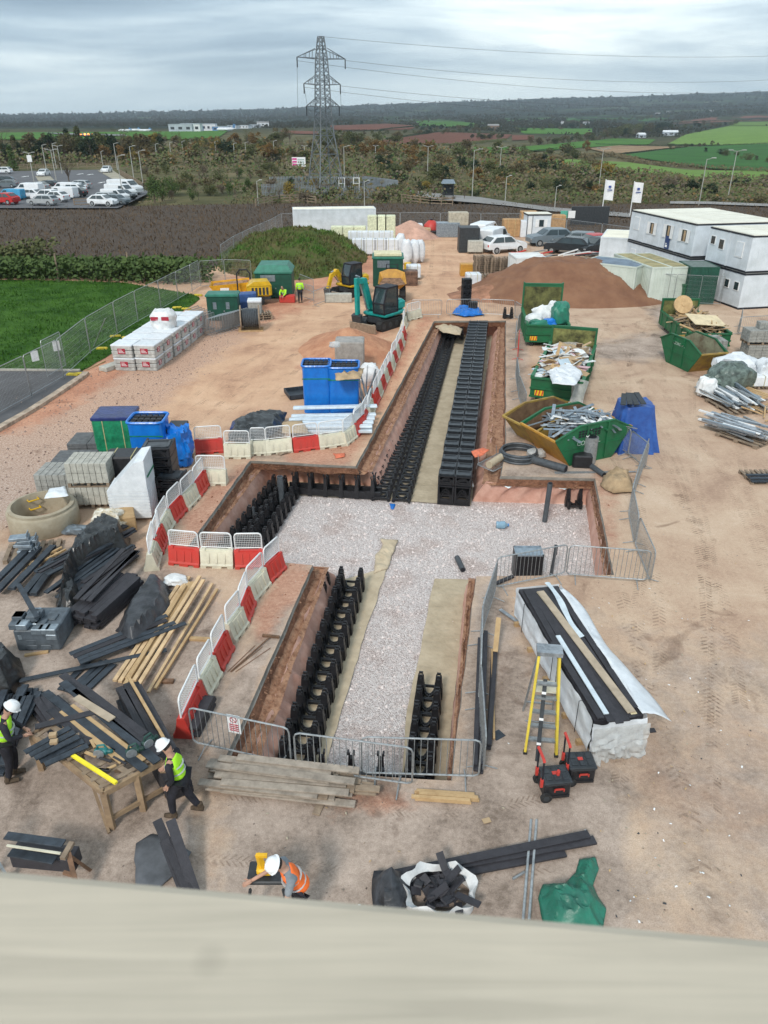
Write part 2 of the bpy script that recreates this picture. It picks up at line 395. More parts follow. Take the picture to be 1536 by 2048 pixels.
# pleated liner: denser strip with folds
lm=MB()
A6=[Vector(p) for p in rings[5]]; A7=[Vector(p) for p in rings[7]]; A8=[Vector(p) for p in rings[8]]
def dense(A):
 o=[]
 for i in range(n):
  for q in range(4): o.append(A[i].lerp(A[(i+1)%n],q/4))
 return o
D6,D7,D8=dense(A6),dense(A7),dense(A8); nd=len(D6); rows=[]
for k in range(7):
 t=k/6; row=[]
 for i in range(nd):
  p=(D6[i].lerp(D7[i],t*2) if t<.5 else D7[i].lerp(D8[i],t*2-1)).copy()
  dd=(D8[i]-D6[i]); dd.z=0; dd=dd.normalized() if dd.length>1e-3 else Vector((0,0,0))
  fold=math.sin(i*.9+3*nz(i*.13,0,1))*.03+fbm(i*.21,t*.6,2)*.2
  p+=dd*(fold*(.35+t*(1-t)*2.6)); p.z+=(fbm(i*.12,7,3)*.34 if k==0 else (fbm(i*.12,7,3)*.12 if k==1 else 0))+.012
  row.append(tuple(p))
 rows.append(row)
lm.add(sum(rows,[]),[(k*nd+i,k*nd+(i+1)%nd,(k+1)*nd+(i+1)%nd,(k+1)*nd+i) for k in range(6) for i in range(nd)])
S('pit_liner',lm,liner,True)
random.seed(44); cb_=MB()
for i in range(9000):
 k=random.randrange(n); q=random.choice((2,3,4,5)); u=random.random(); a_=Vector(rings[q][k]).lerp(Vector(rings[q][(k+1)%n]),random.random()).lerp(Vector(rings[q+1][k]),u); s=random.uniform(.01,.045)*(.5+random.random()**2)
 cb_.add([a_+Vector((math.cos(t_)*s,math.sin(t_)*s,0)) for t_ in (0,2.1,4.2)]+[a_+Vector((0,0,s*.9))],[(0,1,3),(1,2,3),(2,0,3)])
stuff('soil_clods','crumbled soil clods lying on the pit ledges','soil',cb_,mat('clod_ledge',(.40,.23,.145),.95,.3,4,coord='World',col2=(.17,.08,.05)))
# floor gravel
def gravel_mat(name,c1,c2,c3,vs_=16):
 m=bpy.data.materials.new(name); m.use_nodes=True; t=m.node_tree; N=t.nodes; L=t.links; b=N['Principled BSDF']; b.inputs['Roughness'].default_value=.9
 geo=nn(N,'ShaderNodeNewGeometry'); vo_=nn(N,'ShaderNodeTexVoronoi'); vo_.inputs['Scale'].default_value=vs_; L.new(geo.outputs['Position'],vo_.inputs[0])
 r=nn(N,'ShaderNodeValToRGB'); sp=nn(N,'ShaderNodeSeparateColor'); L.new(vo_.outputs['Color'],sp.inputs[0]); L.new(sp.outputs[0],r.inputs[0])
 e=r.color_ramp.elements; e[0].position=.05; e[0].color=(*c1,1); e[1].position=.9; e[1].color=(*c3,1); q=e.new(.45); q.color=(*c2,1)
 no=nn(N,'ShaderNodeTexNoise'); no.inputs['Scale'].default_value=.9; no.inputs['Detail'].default_value=5; L.new(geo.outputs['Position'],no.inputs[0])
 r2=nn(N,'ShaderNodeValToRGB'); L.new(no.outputs[0],r2.inputs[0]); e=r2.color_ramp.elements; e[0].position=.34; e[0].color=(.84,.77,.74,1); e[1].position=.5; e[1].color=(1,1,1,1)
 mm=nn(N,'ShaderNodeMix',data_type='RGBA',blend_type='MULTIPLY'); mm.inputs[0].default_value=.9; L.new(r.outputs[0],mm.inputs[6]); L.new(r2.outputs[0],mm.inputs[7]); L.new(mm.outputs[2],b.inputs['Base Color'])
 bp=nn(N,'ShaderNodeBump'); bp.inputs['Strength'].default_value=1; bp.inputs['Distance'].default_value=.04; L.new(vo_.outputs['Distance'],bp.inputs['Height']); bp.invert=True; L.new(bp.outputs[0],b.inputs['Normal'])
 return m
gm=gravel_mat('pink_white_gravel',(.46,.38,.355),(.66,.58,.555),(.80,.74,.715),34)
fl=MB()
fp=[Vector((p.x,p.y)) for p in flo]
grid=[]
x0,x1=min(p.x for p in flo),max(p.x for p in flo); y0,y1=min(p.y for p in flo),max(p.y for p in flo)
fp=[(p.x,p.y) for p in flo]
y=y0
while y<y1:
 x=x0
 while x<x1:
  if sdist(x,y,fp)>.1: grid.append(Vector((x,y)))
  x+=.35
 y+=.35
vo,eo,fo,_,_,_=mg.delaunay_2d_cdt([Vector(p) for p in fp]+grid,[(i,(i+1)%len(fp)) for i in range(len(fp))],[],0,1e-5)
fs=[tuple(f) for f in fo if inpoly(sum(vo[i].x for i in f)/len(f),sum(vo[i].y for i in f)/len(f),fp)]
fl.add([(p.x,p.y,FZ+fbm(p.x,p.y,0,.8)*.03) for p in vo],fs)
S('gravel_bed',fl,gm,True)
def drape(name,pix,z,m_,step=.3,amp=.02,kind='structure',label=None,cat=None,thick=None):
 P_=[(G(*p,z).x,G(*p,z).y) for p in pix] if pix and isinstance(pix[0],tuple) else pix
 xs=[p[0] for p in P_]; ys=[p[1] for p in P_]; gr=[]
 y=min(ys)
 while y<max(ys):
  x=min(xs)
  while x<max(xs):
   if sdist(x,y,P_)>step*.3: gr.append(Vector((x,y)))
   x+=step
  y+=step
 bd=[]
 for i in range(len(P_)):
  a=Vector(P_[i]); b=Vector(P_[(i+1)%len(P_)]); k=max(1,int((b-a).length/step))
  for q in range(k): c=a.lerp(b,q/k); bd.append(Vector((c.x+fbm(c.x,c.y,3,1.2)*step*.25,c.y+fbm(c.x,c.y,8,1.2)*step*.25)))
 vo,eo,fo,_,_,_=mg.delaunay_2d_cdt(bd+gr,[(i,(i+1)%len(bd)) for i in range(len(bd))],[],0,1e-5)
 bdt=[(p.x,p.y) for p in bd]
 fs=[tuple(f) for f in fo if inpoly(sum(vo[i].x for i in f)/len(f),sum(vo[i].y for i in f)/len(f),bdt)]
 b_=MB().add([(p.x,p.y,z+amp+abs(fbm(p.x,p.y,2,2.0))*amp*3+fbm(p.x,p.y,0,.8)*amp) for p in vo],fs)
 if kind=='structure': return S(name,b_,m_,True)
 return M1(name,label,cat,b_,m_,smooth=True)
drape('geotextile',[(893,668),(985,672),(946,900),(944,1012),(760,1000)],FZ+.02,bei,.35,.02)
drape('geotextile',[(678,1162),(775,1135),(735,1250),(690,1400),(660,1500),(640,1590),(545,1590),(555,1530)],FZ+.02,bei,.3,.02)
drape('geotextile',[(868,1158),(940,1160),(930,1200),(890,1580),(800,1590),(815,1420),(835,1330)],FZ+.02,bei,.3,.02)
drape('geotextile',[(545,958),(760,975),(830,1003),(560,990),(520,1080),(420,1150),(400,1150)],FZ+.02,bei,.3,.02)
# loose stones and clods
def stones(name,label,cat,n,region,m_,size,seed,z=None,dens=None):
 random.seed(seed); b=MB()
 for i in range(n):
  x,y=random.uniform(*region[0]),random.uniform(*region[1])
  if z is None and minx-.1<x<maxx+.1 and inpoly(x,y,TOPP): continue
  if z is not None and not inpoly(x,y,[(p.x,p.y) for p in flo]): continue
  if dens and not dens(x,y): continue
  s=random.uniform(*size)*(.5+random.random()**3*1.6); zz=(fbm(x,y,0,.35)*.03 if z is None else z+fbm(x,y,0,.8)*.03)
  a=random.random()*6.28; v=[(x+math.cos(a+k*2.09+random.uniform(-.4,.4))*s,y+math.sin(a+k*2.09)*s,zz-.005) for k in range(3)]+[(x+random.gauss(0,s*.3),y+random.gauss(0,s*.3),zz+s*random.uniform(.5,1.1))]
  b.add(v,[(0,1,3),(1,2,3),(2,0,3)])
 return stuff(name,label,cat,b,m_)
def zd(k,th):
 def f(x,y):
  z=zone(*proj(x,y,0)); return z[k]+fbm(x,y,0,.9)*.8>th
 return f
stones('loose_stones','pale loose stones scattered over the site ground','stones',4000,((-11,13),(7,30)),mat('stone_pale',(.50,.42,.35),.9,.3,3,coord='World'),(.008,.022),31,None,lambda x,y:fbm(x,y,0,.5)>.0)
stones('loose_stones','grey and pink stones on the gravelled strip at left','stones',15000,((-22,-5),(17,50)),mat('stone_mixed',(.42,.33,.28),.9,.4,2.5,coord='World',col2=(.20,.13,.10)),(.015,.04),32,None,zd(0,.5))
stones('soil_clods','red brown clods along the dug edges','soil',7000,((-7,10),(9,52)),mat('clod_red',(.34,.17,.10),.95,.3,3,coord='World',col2=(.2,.09,.05)),(.012,.045),33,None,zd(1,.55))
stones('loose_stones','dark grit on the near concrete and mud','stones',3000,((-9,8),(7.5,20)),mat('grit_dark',(.16,.13,.11),.9,.3,3,coord='World'),(.006,.018),34,None,lambda x,y:fbm(x,y,4,.6)>.02)
stones('bed_stones','white and pink stones of the gravel bed','stones',22000,((-6,8),(11,25.5)),mat('stone_white',(.80,.74,.72),.9,.12,9,coord='World',col2=(.64,.55,.52)),(.014,.034),35,FZ)
# tyre tracks
tkm=bpy.data.materials.new('tyre_print'); tkm.use_nodes=True; _N=tkm.node_tree.nodes; _L=tkm.node_tree.links; _b=_N['Principled BSDF']; _b.inputs['Roughness'].default_value=.95; _b.inputs['Base Color'].default_value=(.33,.235,.17,1); _b.inputs['Specular IOR Level'].default_value=.1
_g=nn(_N,'ShaderNodeNewGeometry'); _n=nn(_N,'ShaderNodeTexNoise'); _n.inputs['Scale'].default_value=1.3; _n.inputs['Detail'].default_value=8; _n.inputs['Roughness'].default_value=.7; _L.new(_g.outputs['Position'],_n.inputs[0]); _r=nn(_N,'ShaderNodeMapRange'); _r.inputs[1].default_value=.46; _r.inputs[2].default_value=.62; _r.inputs[4].default_value=.42; _L.new(_n.outputs[0],_r.inputs[0]); _L.new(_r.outputs[0],_b.inputs['Alpha'])
def track(path,w=.34,gap=1.7,pitch=.13):
 P_=[G(*p) for p in path]; pts=[]
 for i in range(len(P_)-1):
  a,b=P_[i],P_[i+1]; k=max(1,int((b-a).length/pitch)); p0=P_[i-1] if i else a; p3=P_[i+2] if i+2<len(P_) else b
  for q in range(k):
   t=q/k; pts.append(.5*((2*a)+(-p0+b)*t+(2*p0-5*a+4*b-p3)*t*t+(-p0+3*a-3*b+p3)*t**3))
 b=MB()
 for i in range(1,len(pts)-1):
  d=(pts[i+1]-pts[i-1]).normalized(); s=Vector((-d.y,d.x,0))
  for o_ in ((-gap/2,gap/2) if gap else (0,)):
   for h_ in (-1,1):
    c=pts[i]+s*(o_+h_*w*.26)+d*(pitch*.5 if h_>0 else 0); c.z=fbm(c.x,c.y,0,.35)*.03+.009
    if minx<c.x<maxx and inpoly(c.x,c.y,TOPP): continue
    u=s*(w*.22); v=d*(pitch*.2); q=d*(h_*.05); b.add([c-u-v-q,c+u-v+q,c+u+v+q,c-u+v-q],[(0,1,2,3)])
 S('tyre_track',b,tkm)
for pth in [[(1250,640),(1210,780),(1290,950),(1370,1150),(1400,1400)],[(1340,600),(1290,760),(1390,930),(1470,1150),(1500,1500)],[(1180,640),(1260,800),(1330,1000),(1345,1250),(1330,1600)],[(870,500),(860,560),(760,620),(640,700),(480,780),(250,950)],[(850,480),(830,560),(690,640),(520,730),(330,860),(150,1000)],[(880,520),(900,600),(1000,620),(1150,640),(1300,640),(1420,620)],[(1200,650),(1260,660),(1330,640)],[(1150,700),(1260,690),(1360,650)],[(1420,760),(1440,950),(1500,1200),(1520,1600)],[(620,660),(560,740),(420,850),(300,900)]]: track(pth)
track([(1240,1180),(1300,1400),(1370,1600),(1420,1850)],.4,0,.16); track([(300,1640),(600,1665),(900,1690),(1200,1640)],.25,1.4,.1)
# ---------------- far terrain ----------------
RADII=[95,130,200,300,450,700,1000,1500,2200,3500,6000,9000]
def flatrow(r,x=768):   # row in the picture of the level ground at distance r in column x
 lo,hi=239.0,900.0
 for _ in range(40):
  m=(lo+hi)/2; d=ray(x,m); rr=CH/(-d[2])*math.hypot(d[0],d[1]) if d[2]<0 else 1e9
  if rr>r: lo=m
  else: hi=m
 return m
COLS={-500:[0,0,0,0,0,0,260,256,251,243,232,236],0:[0,0,0,0,0,0,260,255,250,243,231,235],250:[0,0,0,0,0,0,260,254,249,241,226,232],
500:[0,0,0,0,0,0,259,252,246,237,220,226],768:[0,0,0,312,292,272,256,246,240,229,209,216],1024:[0,0,352,326,310,288,268,250,240,223,200.5,208],
1280:[0,0,366,345,328,300,280,256,244,221,192.5,200],1536:[0,0,380,360,335,300,270,250,238,214,184,192],2050:[0,0,380,360,335,300,270,250,238,214,184,192]}
for cx_,l in COLS.items():
 for i,v in enumerate(l):
  if v==0: l[i]=flatrow(RADII[i],cx_)
CK=sorted(COLS)
def rows_at(x):
 x=max(CK[0],min(CK[-1]-.01,x))
 for a,b in zip(CK,CK[1:]):
  if a<=x<b or b==CK[-1] and x<=b:
   t=(x-a)/(b-a); return [p+(q-p)*t for p,q in zip(COLS[a],COLS[b])]
def TP(x,r,dz=0):
 rw=rows_at(x); r=max(RADII[0],min(RADII[-1],r))
 for i in range(len(RADII)-1):
  if RADII[i]<=r<=RADII[i+1]:
   t=(math.log(r)-math.log(RADII[i]))/(math.log(RADII[i+1])-math.log(RADII[i])); y=rw[i]+(rw[i+1]-rw[i])*t; break
 d=ray(x,y); h=math.hypot(d[0],d[1])
 return Vector((d[0]/h*r,d[1]/h*r,CH+d[2]/h*r+dz))
def rof(x,y):
 rw=rows_at(x)
 if y>=rw[0]: return RADII[0]
 for i in range(len(rw)-2):
  if rw[i]>=y>=rw[i+1]:
   t=(rw[i]-y)/(rw[i]-rw[i+1]+1e-9); return math.exp(math.log(RADII[i])+t*(math.log(RADII[i+1])-math.log(RADII[i])))
 return RADII[-2]
def TX(x,y,dz=0):   # terrain point seen at photo pixel
 fr=flatrow(131,x)
 if y>fr: return G(x,y,dz)
 return TP(x,rof(x,y),dz)
def terrain_mat():
 m=bpy.data.materials.new('countryside'); m.use_nodes=True; t=m.node_tree; N=t.nodes; L=t.links; b=N['Principled BSDF']; b.inputs['Roughness'].default_value=1; b.inputs['Specular IOR Level'].default_value=.05
 geo=nn(N,'ShaderNodeNewGeometry')
 def noise(s,d=6,r=.6):
  n=nn(N,'ShaderNodeTexNoise'); n.inputs['Scale'].default_value=s; n.inputs['Detail'].default_value=d; n.inputs['Roughness'].default_value=r; L.new(geo.outputs['Position'],n.inputs[0]); return n.outputs[0]
 r=nn(N,'ShaderNodeValToRGB'); L.new(noise(.05,8,.7),r.inputs[0]); e=r.color_ramp.elements
 e[0].position=.35; e[0].color=(.06,.062,.033,1); e[1].position=.7; e[1].color=(.20,.155,.095,1); q=e.new(.5); q.color=(.115,.108,.055,1)
 r3=nn(N,'ShaderNodeValToRGB'); L.new(noise(.0035,9,.62),r3.inputs[0]); e=r3.color_ramp.elements
 e[0].position=.42; e[0].color=(.018,.026,.016,1); e[1].position=.68; e[1].color=(.10,.075,.05,1); q=e.new(.57); q.color=(.03,.037,.022,1); q=e.new(.61); q.color=(.055,.09,.03,1)
 vl=nn(N,'ShaderNodeVectorMath',operation='LENGTH'); L.new(geo.outputs['Position'],vl.inputs[0])
 mr=nn(N,'ShaderNodeMapRange'); mr.inputs[1].default_value=600; mr.inputs[2].default_value=1300; L.new(vl.outputs['Value'],mr.inputs[0])
 mx=nn(N,'ShaderNodeMix',data_type='RGBA'); L.new(mr.outputs[0],mx.inputs[0]); L.new(r.outputs[0],mx.inputs[6]); L.new(r3.outputs[0],mx.inputs[7]); L.new(mx.outputs[2],b.inputs['Base Color'])
 return m
mb=MB(); NU=150; RS=[95*(9000/95)**(k/110) for k in range(111)]
def tf(u,v):
 x=-500+u*2540; r=RS[min(110,int(round(v*110)))]
 p=TP(x,r)
 if r<150: p.z-=.3*(150-r)/20 if r>130 else .3
 if r>1500: p.z+=abs(fbm(p.x,p.y,0,.004))*min(14,(r-1500)*.004)+abs(fbm(p.x,p.y,5,.02))*min(9,(r-1500)*.003)
 return tuple(p)
mb.sheet(tf,NU,110)
S('terrain',mb,terrain_mat(),True)
grassm=mat('field_grass',(.085,.19,.035),.95,.2,.03,coord='World',col2=(.055,.135,.03),spec=.05)
grassd=mat('field_grass_deep',(.05,.14,.035),.95,.2,.03,coord='World',col2=(.04,.10,.03),spec=.05)
grassl=mat('field_grass_pale',(.15,.24,.06),.95,.2,.05,coord='World',col2=(.12,.2,.05),spec=.05)
plough=mat('ploughed_soil',(.19,.085,.06),.95,.2,.02,coord='World',col2=(.14,.065,.045),spec=.05)
stub=mat('stubble',(.26,.18,.11),.95,.2,.05,coord='World',spec=.05)
asph=mat('asphalt',(.10,.10,.105),.9,.2,.6,.3,20,coord='World',col2=(.065,.063,.065))
runw=mat('runway',(.2,.2,.2),.9,.1,.1,coord='World')
def field(pix,m_,dz=.6,name='field'):
 ys=[p[1] for p in pix]; xs=[p[0] for p in pix]; b_=MB(); ny=10; nx=26; g_=[]
 # scan columns between the lowest and highest crossing
 cols=[]
 for i in range(nx+1):
  x=min(xs)+(max(xs)-min(xs))*(i/nx)*.998+.001*(max(xs)-min(xs)); c=[]
  for k in range(len(pix)):
   a,b=pix[k],pix[(k+1)%len(pix)]
   if (a[0]>x)!=(b[0]>x): c.append(a[1]+(b[1]-a[1])*(x-a[0])/(b[0]-a[0]))
  if len(c)<2: c=[c[0]]*2 if c else [ys[0]]*2
  cols.append((x,min(c),max(c)))
 vs=[TX(x,a+(b-a)*j/ny,dz) for j in range(ny+1) for x,a,b in cols]
 b_.add(vs,[(j*(nx+1)+i,j*(nx+1)+i+1,(j+1)*(nx+1)+i+1,(j+1)*(nx+1)+i) for j in range(ny) for i in range(nx)])
 return S(name,b_,m_,True)
FIELDS=[([(1371,270),(1457,253),(1560,253),(1560,288),(1424,292),(1334,290)],grassl),([(1374,295),(1560,288),(1560,347),(1424,340),(1241,312)],grassd),
([(1174,298),(1237,292),(1357,295),(1290,303),(1224,310)],stub),([(1024,297),(1224,278),(1311,280),(1307,290),(1237,292),(1157,297),(1024,308),(960,309),(950,303)],grassm),
([(1064,325),(1141,321),(1257,327),(1374,343),(1560,345),(1560,374),(1391,367),(1291,353),(1107,340)],grassl),([(760,283),(879,265),(1024,270),(1012,280),(912,290),(785,291)],plough),
([(659,252),(772,248),(835,252),(822,260),(672,263)],plough),([(832,243),(879,239),(949,247),(949,255),(839,253)],grassm),([(905,297),(1024,295),(1050,300),(1024,307),(912,307)],grassm),
([(1334,247),(1424,235),(1560,227),(1560,242),(1474,243),(1357,248)],plough),([(1124,237),(1224,230),(1344,233),(1324,245),(1140,245)],grassd),([(1037,257),(1184,258),(1184,270),(1044,268)],grassm),
([(-60,267),(43,266),(366,264),(457,262),(440,277),(333,281),(-60,281)],grassm),([(1474,245),(1560,243),(1560,252),(1457,252)],grassl),([(560,262),(640,264),(640,270),(566,268)],plough),
([(1024,271),(1068,272),(1068,280),(1024,282)],plough),([(1200,212),(1300,207),(1420,209),(1380,214)],plough),([(640,225),(700,223),(720,227),(650,229)],grassd),([(1100,222),(1190,217),(1230,222),(1120,229)],grassd),([(900,224),(980,221),(1000,226),(910,230)],plough),([(1400,198),(1500,194),(1560,197),(1450,204)],grassd),([(760,232),(830,229),(850,234),(770,238)],grassd),([(1240,203),(1300,200),(1330,204),(1260,207)],plough),([(1000,236),(1090,232),(1110,238),(1010,243)],grassm)]
for f_,m_ in FIELDS: field(f_,m_)
field([(90,268),(250,272.5),(255,275),(140,274.5)],runw,1.2,'runway')
# ---------------- foliage ----------------
LEAFM={}
def leafm(k,c,c2,tr=0): LEAFM[k]=mat('foliage_'+k,c,.85,.25,1.2,coord='Object',col2=c2,spec=.1); return LEAFM[k]
leafm('olive',(.125,.135,.058),(.07,.08,.034)); leafm('brown',(.15,.122,.066),(.09,.076,.042)); leafm('rust',(.22,.135,.05),(.14,.085,.035)); leafm('dark',(.036,.055,.03),(.02,.035,.02))
leafm('gold',(.27,.2,.045),(.16,.12,.035)); leafm('green',(.085,.125,.04),(.05,.08,.028)); leafm('grey',(.18,.145,.105),(.11,.09,.065))
bark=mat('bark',(.14,.11,.085),.95,.2,8)
def leafcloud(mb,blobs,n,size,up=.3):
 for i in range(n):
  c,r=random.choice(blobs)
  d=Vector((random.gauss(0,1),random.gauss(0,1),random.gauss(0,1))).normalized()*(random.random()**.4)
  p=Vector((c[0]+d.x*r[0],c[1]+d.y*r[1],c[2]+d.z*r[2]))
  a=Vector((random.gauss(0,1),random.gauss(0,1),random.gauss(0,.6))).normalized(); b=a.cross(Vector((random.gauss(0,1),random.gauss(0,1),random.gauss(0,1)))).normalized()
  s=size*random.uniform(.6,1.4)
  mb.add([p-a*s,p+b*s*.6,p+a*s,p-b*s*.6],[(0,1,2,3)])
def tree_proto(name,kind,h=8,n=900,label='tree',leaf=.28):
 t=T(name,label,'tree')
 tr=MB(); tr.tube([(0,0,0),(.05,0,h*.25),(-.04,.05,h*.55),(0,0,h*.85)],[h*.026,h*.02,h*.012,h*.004],6)
 blobs=[]
 if kind=='round':
  for k in range(11):
   a=random.uniform(0,6.28); q=random.uniform(.08,.3)*h; z=random.uniform(.35,.85)*h
   c=(math.cos(a)*q,math.sin(a)*q,z); r=random.uniform(.12,.2)*h; blobs.append((c,(r,r,r*.8))); tr.tube([(0,0,z*.6),(c[0]*.6,c[1]*.6,z*.85),c],[h*.01,h*.006,h*.002],4)
 elif kind=='bush':
  for k in range(9):
   a=random.uniform(0,6.28); q=random.uniform(0,.5)*h; z=random.uniform(.2,.72)*h; c=(math.cos(a)*q,math.sin(a)*q,z); r=random.uniform(.2,.32)*h; blobs.append((c,(r*1.2,r*1.2,r)))
   tr.tube([(0,0,0),(c[0]*.5,c[1]*.5,z*.6),c],[h*.015,h*.008,h*.003],4)
 elif kind=='cone':
  for k in range(10):
   z=(.12+.085*k)*h; r=.24*h*(1-k/11.5)+.03*h; blobs.append(((random.uniform(-.02,.02)*h,0,z),(r,r,.09*h)))
 else: # bare upright
  for k in range(16):
   a=random.uniform(0,6.28); z=random.uniform(.25,.5)*h; q=random.uniform(.1,.28)*h; e=(math.cos(a)*q,math.sin(a)*q,z+random.uniform(.25,.5)*h); tr.tube([(0,0,z),((e[0])*.45,(e[1])*.45,(z+e[2])/2),e],[h*.011,h*.007,h*.002],4); blobs.append((e,(h*.09,h*.09,h*.1)))
 P('trunk',tr,bark,t)
 cr=MB(); leafcloud(cr,blobs,n,leaf); P('crown',cr,LEAFM['olive'],t)
 return t
TPRO={'round':[tree_proto('broadleaf_tree','round',8,1100,leaf=.24) for _ in range(3)],'bush':[tree_proto('bush','bush',3,750,leaf=.13) for _ in range(3)],'cone':[tree_proto('conifer_tree','cone',8,1000,leaf=.22)],'bare':[tree_proto('bare_tree','bare',8,420,leaf=.13)]}
for k in TPRO:
 for o in TPRO[k]: o['category']='bush' if k=='bush' else 'tree'
HN={'round':8,'bush':3,'cone':8,'bare':8}
ALLP={}
def tree(kind,x,y,hp,colr,label,group,wide=1.0):
 p=TX(x,y);
 # height in metres from height in pixels
 dist=math.hypot(p.x,p.y); h=hp/F*math.sqrt(p.x**2+p.y**2+(CH-p.z)**2)*.985
 pr=random.choice(TPRO[kind]);
 if pr.name not in ALLP: ALLP[pr.name]=1
 s=h/HN[kind]; ww=s*wide
 c=dup(pr,p-Vector((0,0,.1*s)),random.uniform(0,6.28),label,group,(ww,ww,s),{'crown':LEAFM[colr]})
 return c
DESC={'olive':'olive green','brown':'brown autumn','rust':'rust orange','dark':'dark green','gold':'golden yellow','green':'mid green','grey':'grey brown half-bare'}
def belt(x0,x1,ytop,ybase,n,kinds,cols,label,group,hmin,hmax,wide=1.0):
 L_=[]
 for i in range(n):
  x=x0+(x1-x0)*(i+random.random())/n; t=(x-x0)/(x1-x0)
  ya=ytop[0]+(ytop[1]-ytop[0])*t; yb=ybase[0]+(ybase[1]-ybase[0])*t
  y=random.uniform(ya,yb); k=random.choice(kinds); c=random.choice(cols)
  L_.append((y,x,k,c))
 for y,x,k,c in sorted(L_): tree(k,x,y,random.uniform(hmin,hmax)*(.8 if k=='bush' else 1),c,DESC[c]+(' bush ' if k=='bush' else ' tree ')+label,group+', '+DESC[c],random.uniform(.85,1.35)*wide)
# distant belts first
belt(60,560,(284,284),(292,292),28,['round','bush'],['olive','dark','brown'],'beyond the car park below the airfield','trees below the airfield',9,17,1.3)
belt(-20,330,(318,312),(330,326),46,['round','round','cone','bare'],['dark','dark','olive','brown'],'behind the far edge of the overflow car park','trees behind the car park',28,52)
belt(200,560,(300,300),(335,330),64,['round','bare','bush','round'],['rust','brown','olive','gold','brown'],'in the autumn wood left of the pylon','wood left of the pylon',20,38,1.1)
belt(540,800,(285,285),(340,330),58,['round','bush','bare','round'],['brown','rust','olive','brown','olive'],'in the wood around the pylon','wood around the pylon',18,34,1.1)
belt(760,1200,(300,310),(372,395),84,['round','bush','bush','round'],['olive','brown','dark','olive','rust','brown'],'between the pylon and the green fields','wood right of the pylon',18,36,1.15)
belt(1120,1560,(355,372),(395,410),58,['bush','round','bush'],['brown','olive','dark','grey','brown'],'in the valley hedge behind the cabins','valley hedge behind the cabins',16,32,1.3)
belt(290,560,(345,345),(400,402),40,['bush','bush','bush','bare'],['grey','olive','green','olive','brown'],'on the rough scrub beside the car park','bushes on the rough scrub',14,34,.9)
belt(530,800,(392,392),(403,403),22,['bush','bare','bush'],['olive','gold','grey','brown'],'in front of the substation fence','bushes before the substation fence',14,28,.9)
belt(540,960,(370,380),(408,405),44,['bush','bush','bare'],['olive','brown','gold','grey','dark'],'around the substation fence','bushes around the substation',12,30)
tree('round',768,345,34,'dark','large dark green round tree just right of the pylon','single trees',1.3)
tree('bush',1215,365,36,'gold','bright yellow green bush left of the two banner flags','single trees',1.1)
tree('bush',455,322,40,'dark','dark round bush standing among golden trees left of the pylon','single trees',1.2)
tree('round',440,318,36,'gold','golden tree beside the dark round bush','single trees')
tree('bush',578,395,32,'gold','golden bush in front of the grey substation fence','single trees',.9)
tree('bare',140,372,50,'brown','thin brown saplings on the strip between the car park bays','single trees')
tree('cone',29,345,44,'green','narrow green conifer at the left edge of the car park','single trees')
for i,(x,y,h) in enumerate([(310,405,70),(325,400,60),(345,392,52),(385,400,40)]): tree('bush',x,y,h*.75,'green',['tall willow clump next to the last white van','second willow clump right of the white vans','small willow clump right of the car park fence','low green willow right of the car park fence'][i],'willows by the car park',.6)
# mid distance trees among the fields
for (x0,y0,x1,y1,n,h0,h1) in [(1030,262,1180,256,10,6,10),(1060,292,1200,280,14,10,20),(1200,280,1330,262,20,10,22),(1330,262,1480,250,14,6,12),(940,280,1010,278,8,8,14),(1410,306,1545,330,7,8,16),(1130,250,1340,236,26,5,9),(830,262,960,256,16,5,10),(690,275,1000,262,26,6,11),(640,250,860,247,18,4,8),(1330,300,1440,292,9,5,9)]:
 for i in range(n):
  t=(i+random.random()*.8)/n; c=random.choice(['dark','olive','brown','olive']); k=random.choice(['round','bush'])
  tree(k,x0+(x1-x0)*t,y0+(y1-y0)*t+random.uniform(-2,2),random.uniform(h0,h1),c,DESC[c]+' '+('bush' if k=='bush' else 'tree')+' among the distant fields','trees among the distant fields, '+DESC[c],1.3)
for k in TPRO:
 for o in TPRO[k]:
  for q in KIDS[o.name]: bpy.data.objects.remove(q)
  bpy.data.objects.remove(o)
def hedge(path,hp,colr,label,dens=2.2,name='hedge',width=None,group='field hedges'):
 m=MB()
 for (xa,ya),(xb,yb) in zip(path,path[1:]):
  a=TX(xa,ya); b=TX(xb,yb); L_=(b-a).length; dist=(a.length+b.length)/2; h=hp/F*dist; w=width or h
  N_=int(max(6,L_/h*dens*12))
  N_=min(N_,2600)
  for i in range(N_):
   p=a.lerp(b,random.random()); q=Vector((random.gauss(0,.4)*w,random.gauss(0,.4)*w,random.random()**.8*h*(.75+.5*fbm(p.x,p.y,0,.3/max(h,.5))+.2)))
   p=p+q; s=h*random.uniform(.10,.26)
   u=Vector((random.gauss(0,1),random.gauss(0,1),random.gauss(0,1))).normalized(); v=u.orthogonal().normalized()
   m.add([p-u*s,p+v*s*.7,p+u*s,p-v*s*.7],[(0,1,2,3)])
 return M1(name,label,'hedge',m,LEAFM[colr],group=group)
hedge([(1334,291),(1424,293),(1560,288)],3,'dark','dark hedge below the bright green hillside field at right')
hedge([(1224,311),(1290,304),(1374,296)],2.6,'dark','thin hedge between the brown field and the green field')
hedge([(1024,309),(1110,320),(1224,313),(1290,330),(1400,338),(1560,348)],8,'brown','long thick brown hedge running across the fields at right')
hedge([(1024,308),(1115,298)],2.5,'dark','short dark hedge inside the green field above the brown hedge')
hedge([(1190,290),(1237,291),(1374,293)],2.5,'dark','dark hedge along the top of the brown field')
hedge([(1060,326),(1107,341),(1291,355),(1391,369),(1560,376)],9,'brown','thick hedge below the pale green field at right')
